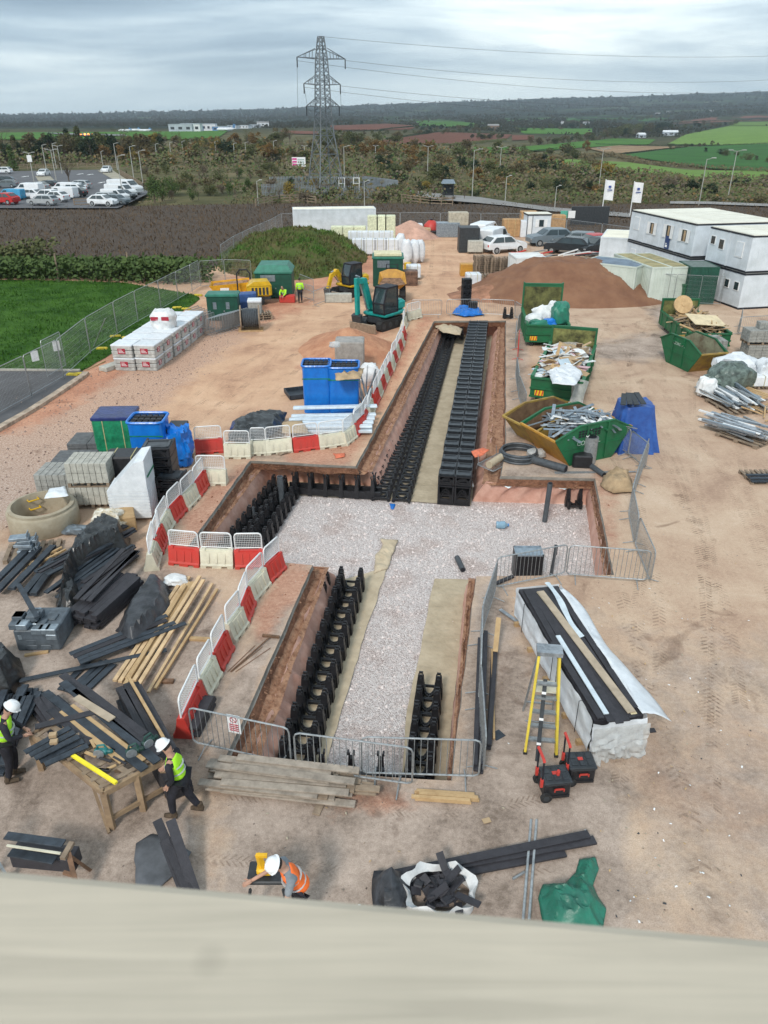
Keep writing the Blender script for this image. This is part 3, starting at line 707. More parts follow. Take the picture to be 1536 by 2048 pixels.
hedge([(772,279),(879,264),(1024,269)],2.5,'dark','dark hedge along the top of the red ploughed field')
hedge([(785,292),(912,291),(1012,281)],4,'olive','olive hedge along the foot of the red ploughed field')
hedge([(1334,248),(1420,243),(1560,243)],2.2,'dark','dark hedge under the red field near the horizon at right')
hedge([(640,264),(760,262),(832,254)],3,'dark','dark hedge below the small brown field right of the pylon')
# far woodland masses on the ridges
wm=MB(); random.seed(11)
for i in range(15000):
 x=random.uniform(-60,1600); u=random.random(); r=1050*(5700/1050)**u
 p=TP(x,r)
 py=proj(p.x,p.y,p.z)[1]
 if fbm(p.x,p.y,3,.0022,3)<-.05 and r<4500: continue
 if any(inpoly(x,py,f_) for f_,m_ in FIELDS): continue
 if r<1500 and x<460 : continue
 s=r*.0013*random.uniform(.7,1.5)
 for k in range(2):
  q=p+Vector((random.gauss(0,s*1.6),random.gauss(0,s),random.uniform(.2,1.5)*s)); a=Vector((random.gauss(0,1),random.gauss(0,.3),random.gauss(0,.5))).normalized(); b=Vector((0,-.4,1)).normalized()
  wm.add([q-a*s,q-b*s*.6,q+a*s,q+b*s*.8],[(0,1,2,3)])
stuff('woodland','dark woods covering the distant ridges below the sky','woodland',wm,mat('far_wood',(.04,.05,.032),1,.3,.01,coord='World',col2=(.07,.062,.042),spec=.05))
CPK=[(-120,418),(-120,338),(240,334),(310,385),(270,412)]; SUB=[(545,398),(560,372),(795,378),(790,392),(720,399),(640,398)]
RDX=[(815,382),(1270,422),(1270,436),(1100,424),(900,404),(815,396)]
for ck,seed,cnt in (('brown',21,6500),('olive',22,8000),('rust',23,1100),('grey',24,3500),('green',25,2500)):
 random.seed(seed); tm=MB()
 for i in range(cnt):
  x=random.uniform(-70,1610); yt=318 if x<250 else (304 if x<900 else 304+min(1,(x-900)/400)*54)
  y=yt+(408-yt)*random.random()
  if inpoly(x,y,CPK) or inpoly(x,y,SUB) or inpoly(x,y,RDX) or any(inpoly(x,y,f_) for f_,m_ in FIELDS): continue
  p=TX(x,y);
  if fbm(p.x,p.y,seed,.05,3)<-.08 : continue
  ds=math.hypot(p.x,p.y); low=.35 if (270<x<570 and y>338) else 1
  hh_=ds*.012*low*(1+fbm(p.x,p.y,3,.06)*1.5)
  for k in range(3):
   s=ds*.0017*random.uniform(.6,1.5)*(.7 if low<1 else 1); q=p+Vector((random.gauss(0,s*1.5),random.gauss(0,s*1.5),random.random()*hh_)); a=Vector((random.gauss(0,1),random.gauss(0,1),random.gauss(0,.6))).normalized(); b=a.orthogonal().normalized()
   tm.add([q-a*s,q-b*s*.6,q+a*s,q+b*s*.7],[(0,1,2,3)])
 stuff('thicket',{'brown':'brown','olive':'olive green','rust':'rusty orange','grey':'grey brown twiggy','green':'fresh green'}[ck]+' undergrowth filling the gaps between the trees','thicket',tm,LEAFM[ck])
# ---------------- brown scrub field, lawn, hedge, mound ----------------
scrubm=mat('scrub_soil',(.085,.058,.04),1,.3,1.5,.8,5,coord='World',col2=(.05,.036,.026))
m=MB();
def scf(u,v):
 y=62+v*62; x=-80+u*96
 return (x,y,.05+fbm(x,y,0,.1)*.2)
SC=[(-90,560),(-90,417),(300,412),(560,408),(760,408),(900,409),(1100,409),(1300,409),(1600,409),(1600,440),(1270,466),(1200,478),(1060,464),(800,452),(600,452),(560,456),(500,480),(440,528),(390,545)]
drape('scrubland',SC,.05,scrubm,2.2,.05)
scb=MB(); random.seed(5); SCW=[(G(*p).x,G(*p).y) for p in SC]
for i in range(42000):
 x=random.uniform(-75,75); y=random.uniform(60,126)
 if not inpoly(x,y,SCW): continue
 h=random.uniform(.15,.45); w=.055; a=random.uniform(0,3.14); dx,dy=math.cos(a)*w,math.sin(a)*w; tx,ty=random.gauss(0,.15),random.gauss(0,.15)
 scb.add([(x-dx,y-dy,0),(x+dx,y+dy,0),(x+tx+dx*.6,y+ty+dy*.6,h),(x+tx-dx*.6,y+ty-dy*.6,h*.9)],[(0,1,2,3)])
stuff('dry_stalks','dead brown stalks covering the scrub field','stalks',scb,mat('dry_stalk',(.155,.11,.072),1,.35,.25,coord='World',col2=(.085,.06,.04),spec=.05))
lawnm=mat('lawn_grass',(.065,.145,.024),.95,.25,.5,.9,9,coord='World',col2=(.02,.062,.009),spec=.08)
LAWN=[(-120,562),(0,560),(130,562),(250,566),(390,590),(400,598),(330,648),(260,688),(165,742),(0,738),(-120,738)]
drape('lawn',LAWN,.012,lawnm,.7,.02)
lb=MB(); LW=[(G(*p).x,G(*p).y) for p in LAWN]; random.seed(6)
for i in range(26000):
 x=random.uniform(-42,-13); y=random.uniform(37,63)
 if not inpoly(x,y,LW): continue
 h=random.uniform(.06,.16)*(1+1.2*fbm(x,y,0,.5)); w=.05; a=random.uniform(0,3.14); dx,dy=math.cos(a)*w,math.sin(a)*w
 lb.add([(x-dx,y-dy,0),(x+dx,y+dy,0),(x+random.gauss(0,.06),y+random.gauss(0,.06),h+.03)],[(0,1,2)])
stuff('grass_tufts','longer blades standing in the lawn','grass',lb,mat('grass_blade',(.07,.16,.026),.95,.3,.4,coord='World',col2=(.03,.085,.013),spec=.05))
def hedgeW(path,h,w,colr,label,n,leaf=.14,name='hedge',cat='hedge'):
 m=MB()
 for i in range(n):
  k=random.randrange(len(path)-1); a=Vector((*path[k],0)); b=Vector((*path[k+1],0)); p=a.lerp(b,random.random())
  hh_=h*(.75+.5*fbm(p.x,p.y,0,.35)); z=random.random()**.7*hh_; p+=Vector((random.gauss(0,.33)*w,random.gauss(0,.33)*w,z)); s=leaf*random.uniform(.6,1.4)
  u=Vector((random.gauss(0,1),random.gauss(0,1),random.gauss(0,.7))).normalized(); v=u.orthogonal().normalized(); m.add([p-u*s,p+v*s*.6,p+u*s,p-v*s*.6],[(0,1,2,3)])
 return M1(name,label,cat,m,LEAFM[colr])
A_=[(G(x,y).x,G(x,y).y) for x,y in [(-120,556),(0,556),(120,556),(240,558),(330,562),(400,560)]]
hedgeW(A_,2.0,2.6,'green','green bramble hedge between the lawn and the brown field',9000,.17)
hedgeW([(G(-60,550).x,G(-60,550).y+2),(G(60,545).x,G(60,545).y+3)],2.6,3,'olive','taller olive bramble clump in the hedge at the left edge',2200,.17,'bramble_clump','bush')
# mound
mdm=mat('mound_grass',(.055,.10,.025),.95,.3,.35,.9,6,coord='World',col2=(.14,.10,.055),spec=.05)
mc=G(590,570);
def moundz(x,y):
 dx=(x-(-7.9))/6.4*(1 if x>-7.9 else .86); dy=(y-73)/11; r=math.hypot(dx,dy); return max(0,(1-r*r))**.9*2.25*(1+.6*fbm(x,y,0,.22))+.35*fbm(x,y,0,.8)-(.3 if r>1 else 0)
m=MB(); m.sheet(lambda u,v:(-18+u*17.5,61+v*24,moundz(-18+u*17.5,61+v*24)),60,70)
S('grass_mound',m,mdm,True)
mg_=MB(); random.seed(8)
for i in range(15000):
 x=random.uniform(-17.5,-1.2); y=random.uniform(62,84); z=moundz(x,y)
 if z<.1: continue
 if fbm(x,y,0,.4)<-.22 : continue
 s=random.uniform(.08,.26); a=random.uniform(0,6.28); mg_.add([(x-math.cos(a)*s*.5,y-math.sin(a)*s*.5,z-.05),(x+math.cos(a)*s*.5,y+math.sin(a)*s*.5,z-.05),(x+random.gauss(0,.12),y+random.gauss(0,.12),z+s*1.3)],[(0,1,2)])
stuff('mound_weeds','rough weeds and grass covering the earth mound','weeds',mg_,mat('weed_blade',(.07,.155,.03),.95,.3,.3,coord='World',col2=(.13,.11,.055),spec=.05))
# roads, car parks
def flatpatch(name,pix,z,m_,kind='structure'):
 v=[G(*p,z) for p in pix]; b_=MB().add(v,[tuple(range(len(v)))]); return S(name,b_,m_)
flatpatch('car_park',[(-180,738),(0,738),(168,742),(162,752),(0,850),(-180,960)],.03,asph)
flatpatch('overflow_car_park',[(-120,416),(-120,345),(215,339),(250,360),(300,385),(262,404),(235,416)],.35,mat('overflow_asphalt',(.125,.125,.135),.9,.15,.2,coord='World',col2=(.10,.10,.105)))
cst=mat('kerb_stone',(.42,.33,.25),.9,.2,3,.2,coord='World')
kb=MB(); ks=[(-180,968),(-60,892),(0,856),(60,822),(110,790),(165,753),(172,746)]
for a,b in zip(ks,ks[1:]): kb.bar(G(*a,.07),G(*b,.07),.32,.16)
S('kerb',kb,cst)
kb=MB(); kb.bar(G(-180,739,.05),G(160,741,.05),.16,.12); S('lawn_kerb',kb,mat('pale_kerb',(.45,.42,.36),.9))
flatpatch('concrete_bay',[(195,341),(225,340),(285,380),(278,388),(225,358)],.42,mat('pale_concrete_bay',(.33,.30,.23),.9,.1,.3,coord='World'))
flatpatch('concrete_strip',[(70,352),(100,352),(128,378),(88,378)],.42,mat('pale_concrete_bay',(.33,.30,.23)))
whm=mat('white_paint',(.8,.8,.8),.6,.05)
for i,(x,y) in enumerate([(160,348),(180,349),(203,365),(208,380),(50,353),(50,368)]):
 a=G(x,y,.43); b_=MB().add([a+Vector((-.35,-1.6,0)),a+Vector((.35,-1.6,0)),a+Vector((.2,.4,0)),a+Vector((.7,.4,0)),a+Vector((0,2,0)),a+Vector((-.7,.4,0)),a+Vector((-.2,.4,0))],[(0,1,2,3,4,5,6)])
 S('painted_arrow',b_,whm)
rd=MB(); rp=[(820,388),(900,397),(960,402),(1024,408),(1100,418),(1180,424),(1260,430)]
rv=[]
for x,y in rp: rv+= [TX(x,y-4,.3) if y-4<flatrow(131,x) else G(x,y-4,.3), G(x,y+4,.3)]
rd.add(rv,[(2*i,2*i+1,2*i+3,2*i+2) for i in range(len(rp)-1)])
S('road',rd,mat('pale_road',(.26,.25,.24),.9,.1,.2,coord='World'))
rd=MB(); rv=[]
for x,y in [(1340,404),(1420,405),(1500,408),(1560,410)]: rv+=[G(x,y-2,.3),G(x,y+3,.3)]
rd.add(rv,[(2*i,2*i+1,2*i+3,2*i+2) for i in range(3)]); S('road',rd,mat('pale_road',(.26,.25,.24)))
# ---------------- materials for objects ----------------
blk=mat('black_plastic',(.018,.018,.021),.45,.2,8,coord='Object',spec=.45)
galv=mat('galvanised_steel',(.36,.38,.39),.45,.15,12,metal=.55)
redp=mat('red_plastic',(.55,.045,.035),.5,.12,3,col2=(.48,.06,.045)); whp=mat('cream_plastic',(.66,.63,.50),.55,.15,3,col2=(.50,.47,.37))
whs=mat('white_steel',(.75,.76,.76),.4,.05,3)
wood=mat('pale_timber',(.52,.36,.19),.8,.15,5,coord='Object',col2=(.40,.26,.13)); woodd=mat('weathered_timber',(.30,.23,.165),.85,.2,6,col2=(.19,.14,.10)); woodb=mat('brown_timber',(.20,.115,.07),.85,.2,6)
comp=mat('charcoal_composite',(.042,.040,.047),.62,.2,6,.25,60,col2=(.028,.027,.032)); compb=mat('bluish_composite',(.035,.045,.058),.55,.2,6)
bsheet=mat('black_sheeting',(.018,.02,.022),.28,.3,4,.5,7,spec=.6)
wsheet=mat('white_sheeting',(.72,.75,.78),.4,.1,3,.4,5,col2=(.58,.61,.64)); clears=mat('cloudy_film',(.62,.63,.62),.2,.1,5,.8,6,alpha=.62)
bluew=mat('blue_wrap',(.008,.19,.64),.3,.15,2,.3,8,spec=.6,col2=(.006,.13,.50)); navyw=mat('navy_wrap',(.02,.035,.14),.35,.2,3,.4,8); greenw=mat('green_wrap',(.015,.21,.10),.35,.2,3,.4,8)
concb=mat('grey_block',(.30,.30,.28),.9,.15,5,.4,30); concl=mat('light_block',(.44,.43,.38),.9,.12,5,.3,30); concd=mat('dark_paving',(.12,.125,.13),.9,.15,5)
ringm=mat('ring_concrete',(.42,.37,.28),.9,.15,2.5,.3,20,col2=(.33,.28,.2))
green_s=mat('skip_green',(.012,.14,.055),.5,.25,2.5,.15,12,col2=(.02,.10,.045)); yel_s=mat('skip_yellow',(.40,.27,.05),.6,.3,2.5,col2=(.24,.15,.06)); rust_s=mat('rusty_inside',(.20,.125,.07),.8,.35,3,col2=(.10,.055,.03)); green_dk=mat('dark_green_steel',(.012,.075,.05),.5,.15,2,.1,5)
teal=mat('teal_paint',(.012,.30,.27),.35,.12,3); dkst=mat('dark_steel',(.035,.04,.045),.5,.2,6); yelp=mat('machine_yellow',(.68,.42,.02),.4,.12,3); orgp=mat('amber_steel',(.62,.33,.05),.5,.2,3,col2=(.45,.22,.04)); glass=mat('dark_glass',(.03,.045,.05),.08,.1,2,spec=.8); rub=mat('rubber',(.025,.025,.025),.85,.2,8)
steel=mat('bright_steel',(.42,.45,.48),.35,.2,6,metal=.6); steelb=mat('blue_grey_steel',(.33,.39,.44),.35,.25,6,metal=.5,col2=(.2,.24,.28))
hivis=mat('lime_hivis',(.42,.85,.03),.6,.05,3); hivo=mat('orange_hivis',(.9,.17,.03),.6,.05,3); refl=mat('reflective_tape',(.42,.44,.44),.4,.05,3); navy=mat('dark_workwear',(.02,.02,.028),.85,.25,8); skin=mat('skin',(.42,.24,.17),.6,.08,6); helm=mat('white_helmet',(.8,.81,.82),.3,.03,2); boot=mat('brown_boots',(.10,.07,.045),.8,.2,8); greyt=mat('grey_shirt',(.22,.24,.26),.85,.1,8)
yeld=mat('yellow_block',(.62,.48,.05),.8,.15,4); bag=mat('white_bag',(.70,.71,.71),.7,.1,3,.5,6); redl=mat('dark_red_label',(.35,.02,.04),.6,.05,3); cardb=mat('cardboard',(.42,.30,.18),.85,.12,3)
tarpb=mat('blue_tarpaulin',(.02,.065,.26),.4,.3,2.5,.6,5,col2=(.03,.11,.38)); tarpg=mat('green_tarpaulin',(.02,.20,.13),.4,.25,2.5,.6,5,col2=(.03,.14,.10)); cabw=mat('cabin_wall',(.66,.71,.76),.5,.06,1.1,coord='Object',col2=(.50,.545,.575),detail=9); cabr=mat('cabin_roof',(.78,.76,.66),.7,.08,.5,col2=(.64,.62,.53)); trimk=mat('black_trim',(.015,.015,.022),.6,.1,3); contw=mat('container_cream',(.62,.68,.62),.6,.1,.8,.0,5,col2=(.48,.54,.48)); mossr=mat('mossy_roof',(.42,.36,.20),.9,.3,1.2,col2=(.22,.21,.12)); bluer=mat('blue_grey_roof',(.17,.22,.28),.6,.15,1)
heapm=mat('sand_heap',(.25,.13,.075),.95,.25,.8,.9,10,coord='World',col2=(.18,.085,.05)); lpink=mat('pink_sand',(.55,.33,.25),.95,.15,1,.6,10,coord='World'); redsand=mat('red_sand',(.46,.24,.14),.95,.25,1.6,.9,12,coord='World',col2=(.33,.15,.085))
# ---------------- underground crates ----------------
def dlat(mb,x0,x1,z0,z1,y,t,flip=1,ax='v'):  # lattice panel with a D-shaped opening; 'v' upright (x,z) or 'h' flat (x,y)
 def pt(a,b,c): return (a,c,b) if ax=='v' else (a,b,c)
 w=x1-x0; h=z1-z0; b_=.035
 for (a0,b0,a1,b1) in [(x0,z0,x1,z0),(x0,z1,x1,z1),(x0,z0,x0,z1),(x1,z0,x1,z1)]:
  mb.bar(pt(a0,b0,y),pt(a1,b1,y),b_,t,up=(0,1,0) if ax=='v' else (0,0,1))
 cx=(x0+x1)/2; zb=z1 if flip>0 else z0; r1=w*.38; r2=w*.47; ph=h*.68; ph2=h*.86
 A=[];B=[]
 for k in range(9):
  a=math.pi*k/8; A.append((cx+math.cos(a)*r1,zb-flip*math.sin(a)*ph)); B.append((cx+math.cos(a)*r2,zb-flip*math.sin(a)*ph2))
 for k in range(8):
  mb.bar(pt(*A[k],y),pt(*A[k+1],y),.022,t,up=(0,1,0) if ax=='v' else (0,0,1))
  mb.bar(pt(*B[k],y),pt(*B[k+1],y),.018,t,up=(0,1,0) if ax=='v' else (0,0,1))
  mb.bar(pt(*A[k],y),pt(*B[k+1],y),.014,t*.9,up=(0,1,0) if ax=='v' else (0,0,1));
 for k in (1,4,7):
  q=B[k]; e=(x0 if k==7 else x1 if k==1 else cx, z0 if flip>0 else z1); mb.bar(pt(*q,y),pt(*e,y),.02,t*.8,up=(0,1,0) if ax=='v' else (0,0,1))
def tower(mb,cx,cy,h,s=.15,z0=0):
 a=s*.62
 for z_,z2,q0,q1 in [(0,h*.55,s,s*.86),(h*.55,h*.9,s*.78,s*.66)]:
  M_=[(cx-q0/2,cy-q0/2,z0+z_),(cx+q0/2,cy-q0/2,z0+z_),(cx+q0/2,cy+q0/2,z0+z_),(cx-q0/2,cy+q0/2,z0+z_),(cx-q1/2,cy-q1/2,z0+z2),(cx+q1/2,cy-q1/2,z0+z2),(cx+q1/2,cy+q1/2,z0+z2),(cx-q1/2,cy+q1/2,z0+z2)]
  mb.add(M_,[(0,3,2,1),(4,5,6,7),(0,1,5,4),(1,2,6,5),(2,3,7,6),(3,0,4,7)])
 for dx in (-1,1):
  for dy in (-1,1): mb.cb((cx+dx*s*.22,cy+dy*s*.22,z0+h*.94),(s*.16,s*.16,h*.1))
def open_crate(w,l,h,ts=.23):
 t=T('drainage_crate','black open lattice drainage crate','crate')
 b=MB(); dlat(b,.15,w-.15,.02,l-.02,.12,.07,1,'h'); P('base_lattice',b,blk,t)
 for sx in (.09,w-.09):
  b=MB(); tower(b,sx,l*.5,h*random.uniform(.96,1.02),ts); b.box(sx-.045,0,0,sx+.045,l,h*.34); b.box(sx-.07,l*.12,0,sx+.07,l*.88,h*.5) if ts>.2 else None; [b.box(sx-.05,l*.5+q-.02,h*.98,sx+.05,l*.5+q+.02,h*1.06) for q in (-.06,.06)]
  P('side_towers',b,blk,t)
 return Proto(t)
CR1=open_crate(.78,.535,.72); CR2=open_crate(.62,.51,.66); CR3=open_crate(.62,.60,.85,.17); CR4=open_crate(.78,.535,.36,.12)
def crate_row(pr,p0,p1,pitch,label,group,z=FZ+.04,yawfix=0,side=1,off=0,n=None):
 a=G(*p0,z); b=G(*p1,z); d=(b-a); L_=d.length; d.normalize(); yaw=math.atan2(d.y,d.x)-math.pi/2; k=int(L_/pitch) if n is None else n
 rx=Vector((math.cos(yaw),math.sin(yaw),0))
 for i in range(k):
  pr.at(a+d*(i*pitch)+rx*off,yaw+random.uniform(-.006,.006),label,group)
crate_row(CR4,(740,1001),(867,668),.54,'open black drainage crate in the left row of the double row','crates, double row in the long trench')
crate_row(CR4,(740,1001),(867,668),.54,'open black drainage crate in the right row of the double row','crates, double row in the long trench',off=.78)
crate_row(CR1,(555,1545),(683,1160),.545,'open black drainage crate beside the pink liner in the near trench','crates, near trench left row')
crate_row(CR2,(640,1215),(652,1175),.55,'open black drainage crate outside the top end of the near left row','crates, near trench extra pair',n=2)
crate_row(CR2,(808,1568),(836,1370),.52,'open black drainage crate in the short row at the near right','crates, near trench right row')
crate_row(CR3,(760,1002),(555,990),.60,'open black drainage crate under the long ledge of the left wing','crates, left wing back row',off=.05)
crate_row(CR2,(430,1128),(548,975),.52,'open black drainage crate along the sloping left wall of the pit','crates, left wing side row',off=.05)
crate_row(CR2,(470,1128),(565,985),.52,'open black drainage crate in the second row from the sloping left wall','crates, left wing side row',off=.1)
crate_row(CR3,(560,1560),(870,1572),.62,'open black drainage crate behind the front crowd barriers','crates, front end row',off=-.1,z=FZ+.22)
def closed_crate(h,label):
 w,l=.61,.70
 t=T('drainage_crate',label,'crate'); b=MB()
 b.box(.01,.0,0,.05,l*.93,h-.03); b.box(w-.05,.0,0,w-.01,l*.93,h-.03); b.box(.05,l*.80,0,w-.05,l*.86,h-.05); b.box(.05,.02,.02,w-.05,.06,h*.3)
 for k in range(5): b.box(0,.05+k*.13,.02,.012,.09+k*.13,h-.05)
 b.box(.0,-.005,0,w,.03,.05); b.box(0,-.005,h*.46,w,.03,h*.5)
 P('side_walls',b,blk,t)
 b=MB(); dlat(b,.05,w-.05,.03,h-.06,.0,.03,-1,'v'); P('end_lattice',b,blk,t)
 b=MB(); b.box(.03,.06,h-.05,w-.03,l*.68,h-.015)
 for a0,a1,c0,c1 in [(.04,w-.04,.06,.10),(.04,w-.04,l*.62,l*.68),(.04,.09,.06,l*.68),(w-.09,w-.04,.06,l*.68)]: b.box(a0,c0,h-.02,a1,c1,h+.015)
 b.box(w*.35,l*.2,h-.015,w*.65,l*.3,h);
 P('top_plate',b,mat('black_plastic_worn',(.032,.038,.045),.35,.25,6,spec=.5),t); return Proto(t)
CC1=closed_crate(.40,'black closed drainage crate'); CC2=closed_crate(.80,'tall black drainage crate')
for off,nm in ((0,'left'),(.615,'right')):
 crate_row(CC2,(874,1008),(937,672),.715,'lower black drainage crate of the stacked row, %s column'%nm,'stacked crates, lower layer',off=off)
 crate_row(CC1,(874,1008),(937,672),.715,'top black drainage crate of the stacked row, %s column'%nm,'stacked crates, top layer',z=FZ+.04,off=off,) if 0 else None
 a=G(874,1008,FZ+.04); b_=G(937,672,FZ+.04); d=(b_-a); L_=d.length; d.normalize(); yaw=math.atan2(d.y,d.x)-math.pi/2; rx=Vector((math.cos(yaw),math.sin(yaw),0))
 for i in range(int(L_/.715)):
  CC1.at(a+d*(i*.715)+rx*(off+random.uniform(-.015,.015))+Vector((0,0,.80)),yaw+random.uniform(-.02,.02),'top black drainage crate of the stacked row, %s column'%nm,'stacked crates, top layer')
for i in range(3): CC1.at(G(920,668,FZ+.04)+Vector((.5,.4,.8+.4*i)),-.12,['black crate under two others at the far end of the trench','middle black crate of the small far end tower','topmost black crate of the tower at the far end of the trench'][i])
CR3.at(G(1133,1019,FZ+.04),.03,'single open black crate standing in the right wing of the pit',None)
for i in range(3): CR2.at(G(866,690,FZ+.04)+Vector((.1+.65*i,1.1,.1)),-.1,['black crate under the crumpled beige sheet, leftmost','black crate under the crumpled beige sheet, middle','black crate under the crumpled beige sheet, rightmost'][i])
CR2.at(G(1007,638),.0,'small black crate standing upright on the slab right of the far trench end')
t=CR1.at(G(925,618),(0,0,.1),'black crate at the foot of the tall black crate tower behind the blue sheet')
for k in range(5): CC1.at(G(924,619)+Vector((0,0,.0+.4*k)),.1,'black crate in the tall tower behind the blue sheet','tall crate tower behind the far barrier')
bpy.data.objects.remove(KIDS[t.name][0]);
for q in KIDS[t.name][1:]: bpy.data.objects.remove(q)
bpy.data.objects.remove(t)
# crumpled cloths
def crumple(name,label,cat,pix,z,m_,amp=.08,step=.12,seed=0,h=.0):
 P_=[(G(*p,z).x,G(*p,z).y) for p in pix]; xs=[p[0] for p in P_]; ys=[p[1] for p in P_]; gr=[]
 y=min(ys)
 while y<max(ys):
  x=min(xs)
  while x<max(xs):
   if sdist(x,y,P_)>step*.3: gr.append(Vector((x,y)))
   x+=step
  y+=step
 bd=[]
 for i in range(len(P_)):
  a=Vector(P_[i]); b=Vector(P_[(i+1)%len(P_)]); k=max(1,int((b-a).length/step))
  for q in range(k): c=a.lerp(b,q/k); bd.append(Vector((c.x+nz(c.x,c.y,seed,3)*step*.5,c.y+nz(c.x,c.y,seed+5,3)*step*.5)))
 vo,eo,fo,_,_,_=mg.delaunay_2d_cdt(bd+gr,[(i,(i+1)%len(bd)) for i in range(len(bd))],[],0,1e-5); bt=[(p.x,p.y) for p in bd]
 fs=[tuple(f) for f in fo if inpoly(sum(vo[i].x for i in f)/len(f),sum(vo[i].y for i in f)/len(f),bt)]
 def zz(p):
  e=min(1,max(0,sdist(p.x,p.y,bt))/.25); return z+.02+(abs(1-2*abs(fbm(p.x,p.y,seed,2.4)))*amp+h*e)*(.3+.7*e)
 b_=MB().add([(p.x,p.y,zz(p)) for p in vo],fs)
 o=M1(name,label,cat,b_,m_,smooth=True); md=o.modifiers.new('t','SOLIDIFY'); md.thickness=.006; md.offset=1; return o
crumple('geotextile_scrap','crumpled beige cloth lying across the gravel','cloth',[(760,1080),(796,1083),(790,1100),(775,1140),(748,1150),(752,1110),(766,1092)],FZ,bei,.16,.1,1)
crumple('geotextile_scrap','crumpled beige cloth draped over the crates at the far trench end','cloth',[(868,655),(898,652),(925,660),(921,672),(886,668)],-.45,bei,.25,.15,2)
crumple('blue_sheet','bright blue sheet crumpled on the ground beside the far barrier','sheet',[(903,630),(912,620),(960,622),(968,632),(930,636)],0,bluew,.3,.15,3,.15)
crumple('geotextile_scrap','beige cloth heap on the sand behind the right wing of the pit','cloth',[(1205,955),(1255,942),(1262,965),(1268,988),(1225,990),(1200,975)],0,mat('brown_cloth',(.42,.30,.18),.9,.15,3,.4,8),.25,.12,4,.25)
crumple('orange_cloth','small orange cloth lying on the left ledge by the barriers','cloth',[(666,908),(692,908),(690,915),(672,918)],0,mat('orange_cloth',(.65,.17,.09),.8),.08,.08,5)
crumple('orange_cloth','orange red cloth hanging over the lying barrier at the pit edge','cloth',[(942,905),(965,897),(980,902),(965,912),(950,918)],-.02,mat('orange_cloth',(.65,.17,.09)),.12,.08,6)
crumple('blue_scrap','small bright blue scrap on the gravel near the double row','scrap',[(779,1008),(790,1009),(788,1020),(782,1019)],FZ,bluew,.04,.06,7)
crumple('grey_cloth','grey brown twisted cloth in front of the white barriers','cloth',[(545,905),(580,900),(585,906),(560,912)],0,woodd,.1,.08,8)
# pipes in the pit
def pipe(name,label,p,z0,h,r,m_,tilt=(0,0),cap=None):
 a=G(*p,z0); b=MB(); b.tube([a-a,Vector((tilt[0],tilt[1],h))],r,14); o=T(name,label,'pipe',a); P('pipe',b,m_,o,True)
 if cap: c=MB(); c.tube([Vector((tilt[0],tilt[1],h*.72)),Vector((tilt[0],tilt[1],h+.03))],r*1.15,14); P('collar',c,m_,o,True)
 c=MB(); c.tube([Vector((tilt[0],tilt[1],h+.031)),Vector((tilt[0],tilt[1],h+.036))],r*.8,12); P('opening',c,trimk,o)
 return o
gpip=mat('grey_pipe',(.07,.08,.09),.5,.15,6)
pipe('upright_pipe','dark grey capped standpipe rising from the gravel in the left wing',(566,1021),FZ,1.35,.10,gpip,(-.03,0),1)
pipe('upright_pipe','dark grey standpipe rising from gravel before the right wing liner',(1089,1043),FZ,1.5,.09,gpip,(.05,0))
pipe('upright_pipe','thin dark standpipe near the black chamber box',(1102,1150),FZ,1.05,.05,gpip,(.05,0),1)
pipe('upright_pipe','thin pale topped pipe at the left wing corner',(511,1055),FZ,.8,.05,gpip,(-.02,0))
o=T('chamber_box','black square chamber box with steel lid on the gravel','box',G(1028,1160,FZ),.0); b=MB(); b.box(0,0,0,.86,.6,.85); P('box_body',b,blk,o); b=MB()
for a in [(0,0,.86,.05),(0,.55,.86,.6),(0,0,.05,.6),(.81,0,.86,.6)]: b.box(a[0],a[1],.85,a[2],a[3],.89)
b.box(.05,.05,.85,.81,.55,.865); P('steel_lid',b,steelb,o)
o=T('off_cut_pipe','short black pipe lying on the gravel','pipe',G(914,1115,FZ+.1)); b=MB(); b.tube([(0,0,0),(.12,-.75,.0)],.09,12); P('pipe',b,gpip,o,True); b=MB(); b.tube([(.12,-.752,.0),(.121,-.757,0)],.07,12); P('opening',b,trimk,o)
o=T('water_bottle','clear blue plastic water bottle lying on the gravel','bottle',G(992,1050,FZ+.12)); b=MB(); b.lathe([(0,0),(.13,.01),(.14,.05),(.125,.12),(.14,.18),(.14,.3),(.06,.38),(.05,.42)],14,M=Matrix.Rotation(R(90),4,'Y')); P('bottle_body',b,mat('blue_plastic',(.25,.42,.55),.2,.1,4,alpha=.8),o,True); b=MB(); b.tube([(.41,0,0),(.45,0,0)],.055,10); P('bottle_cap',b,mat('blue_cap',(.05,.2,.5),.4),o)
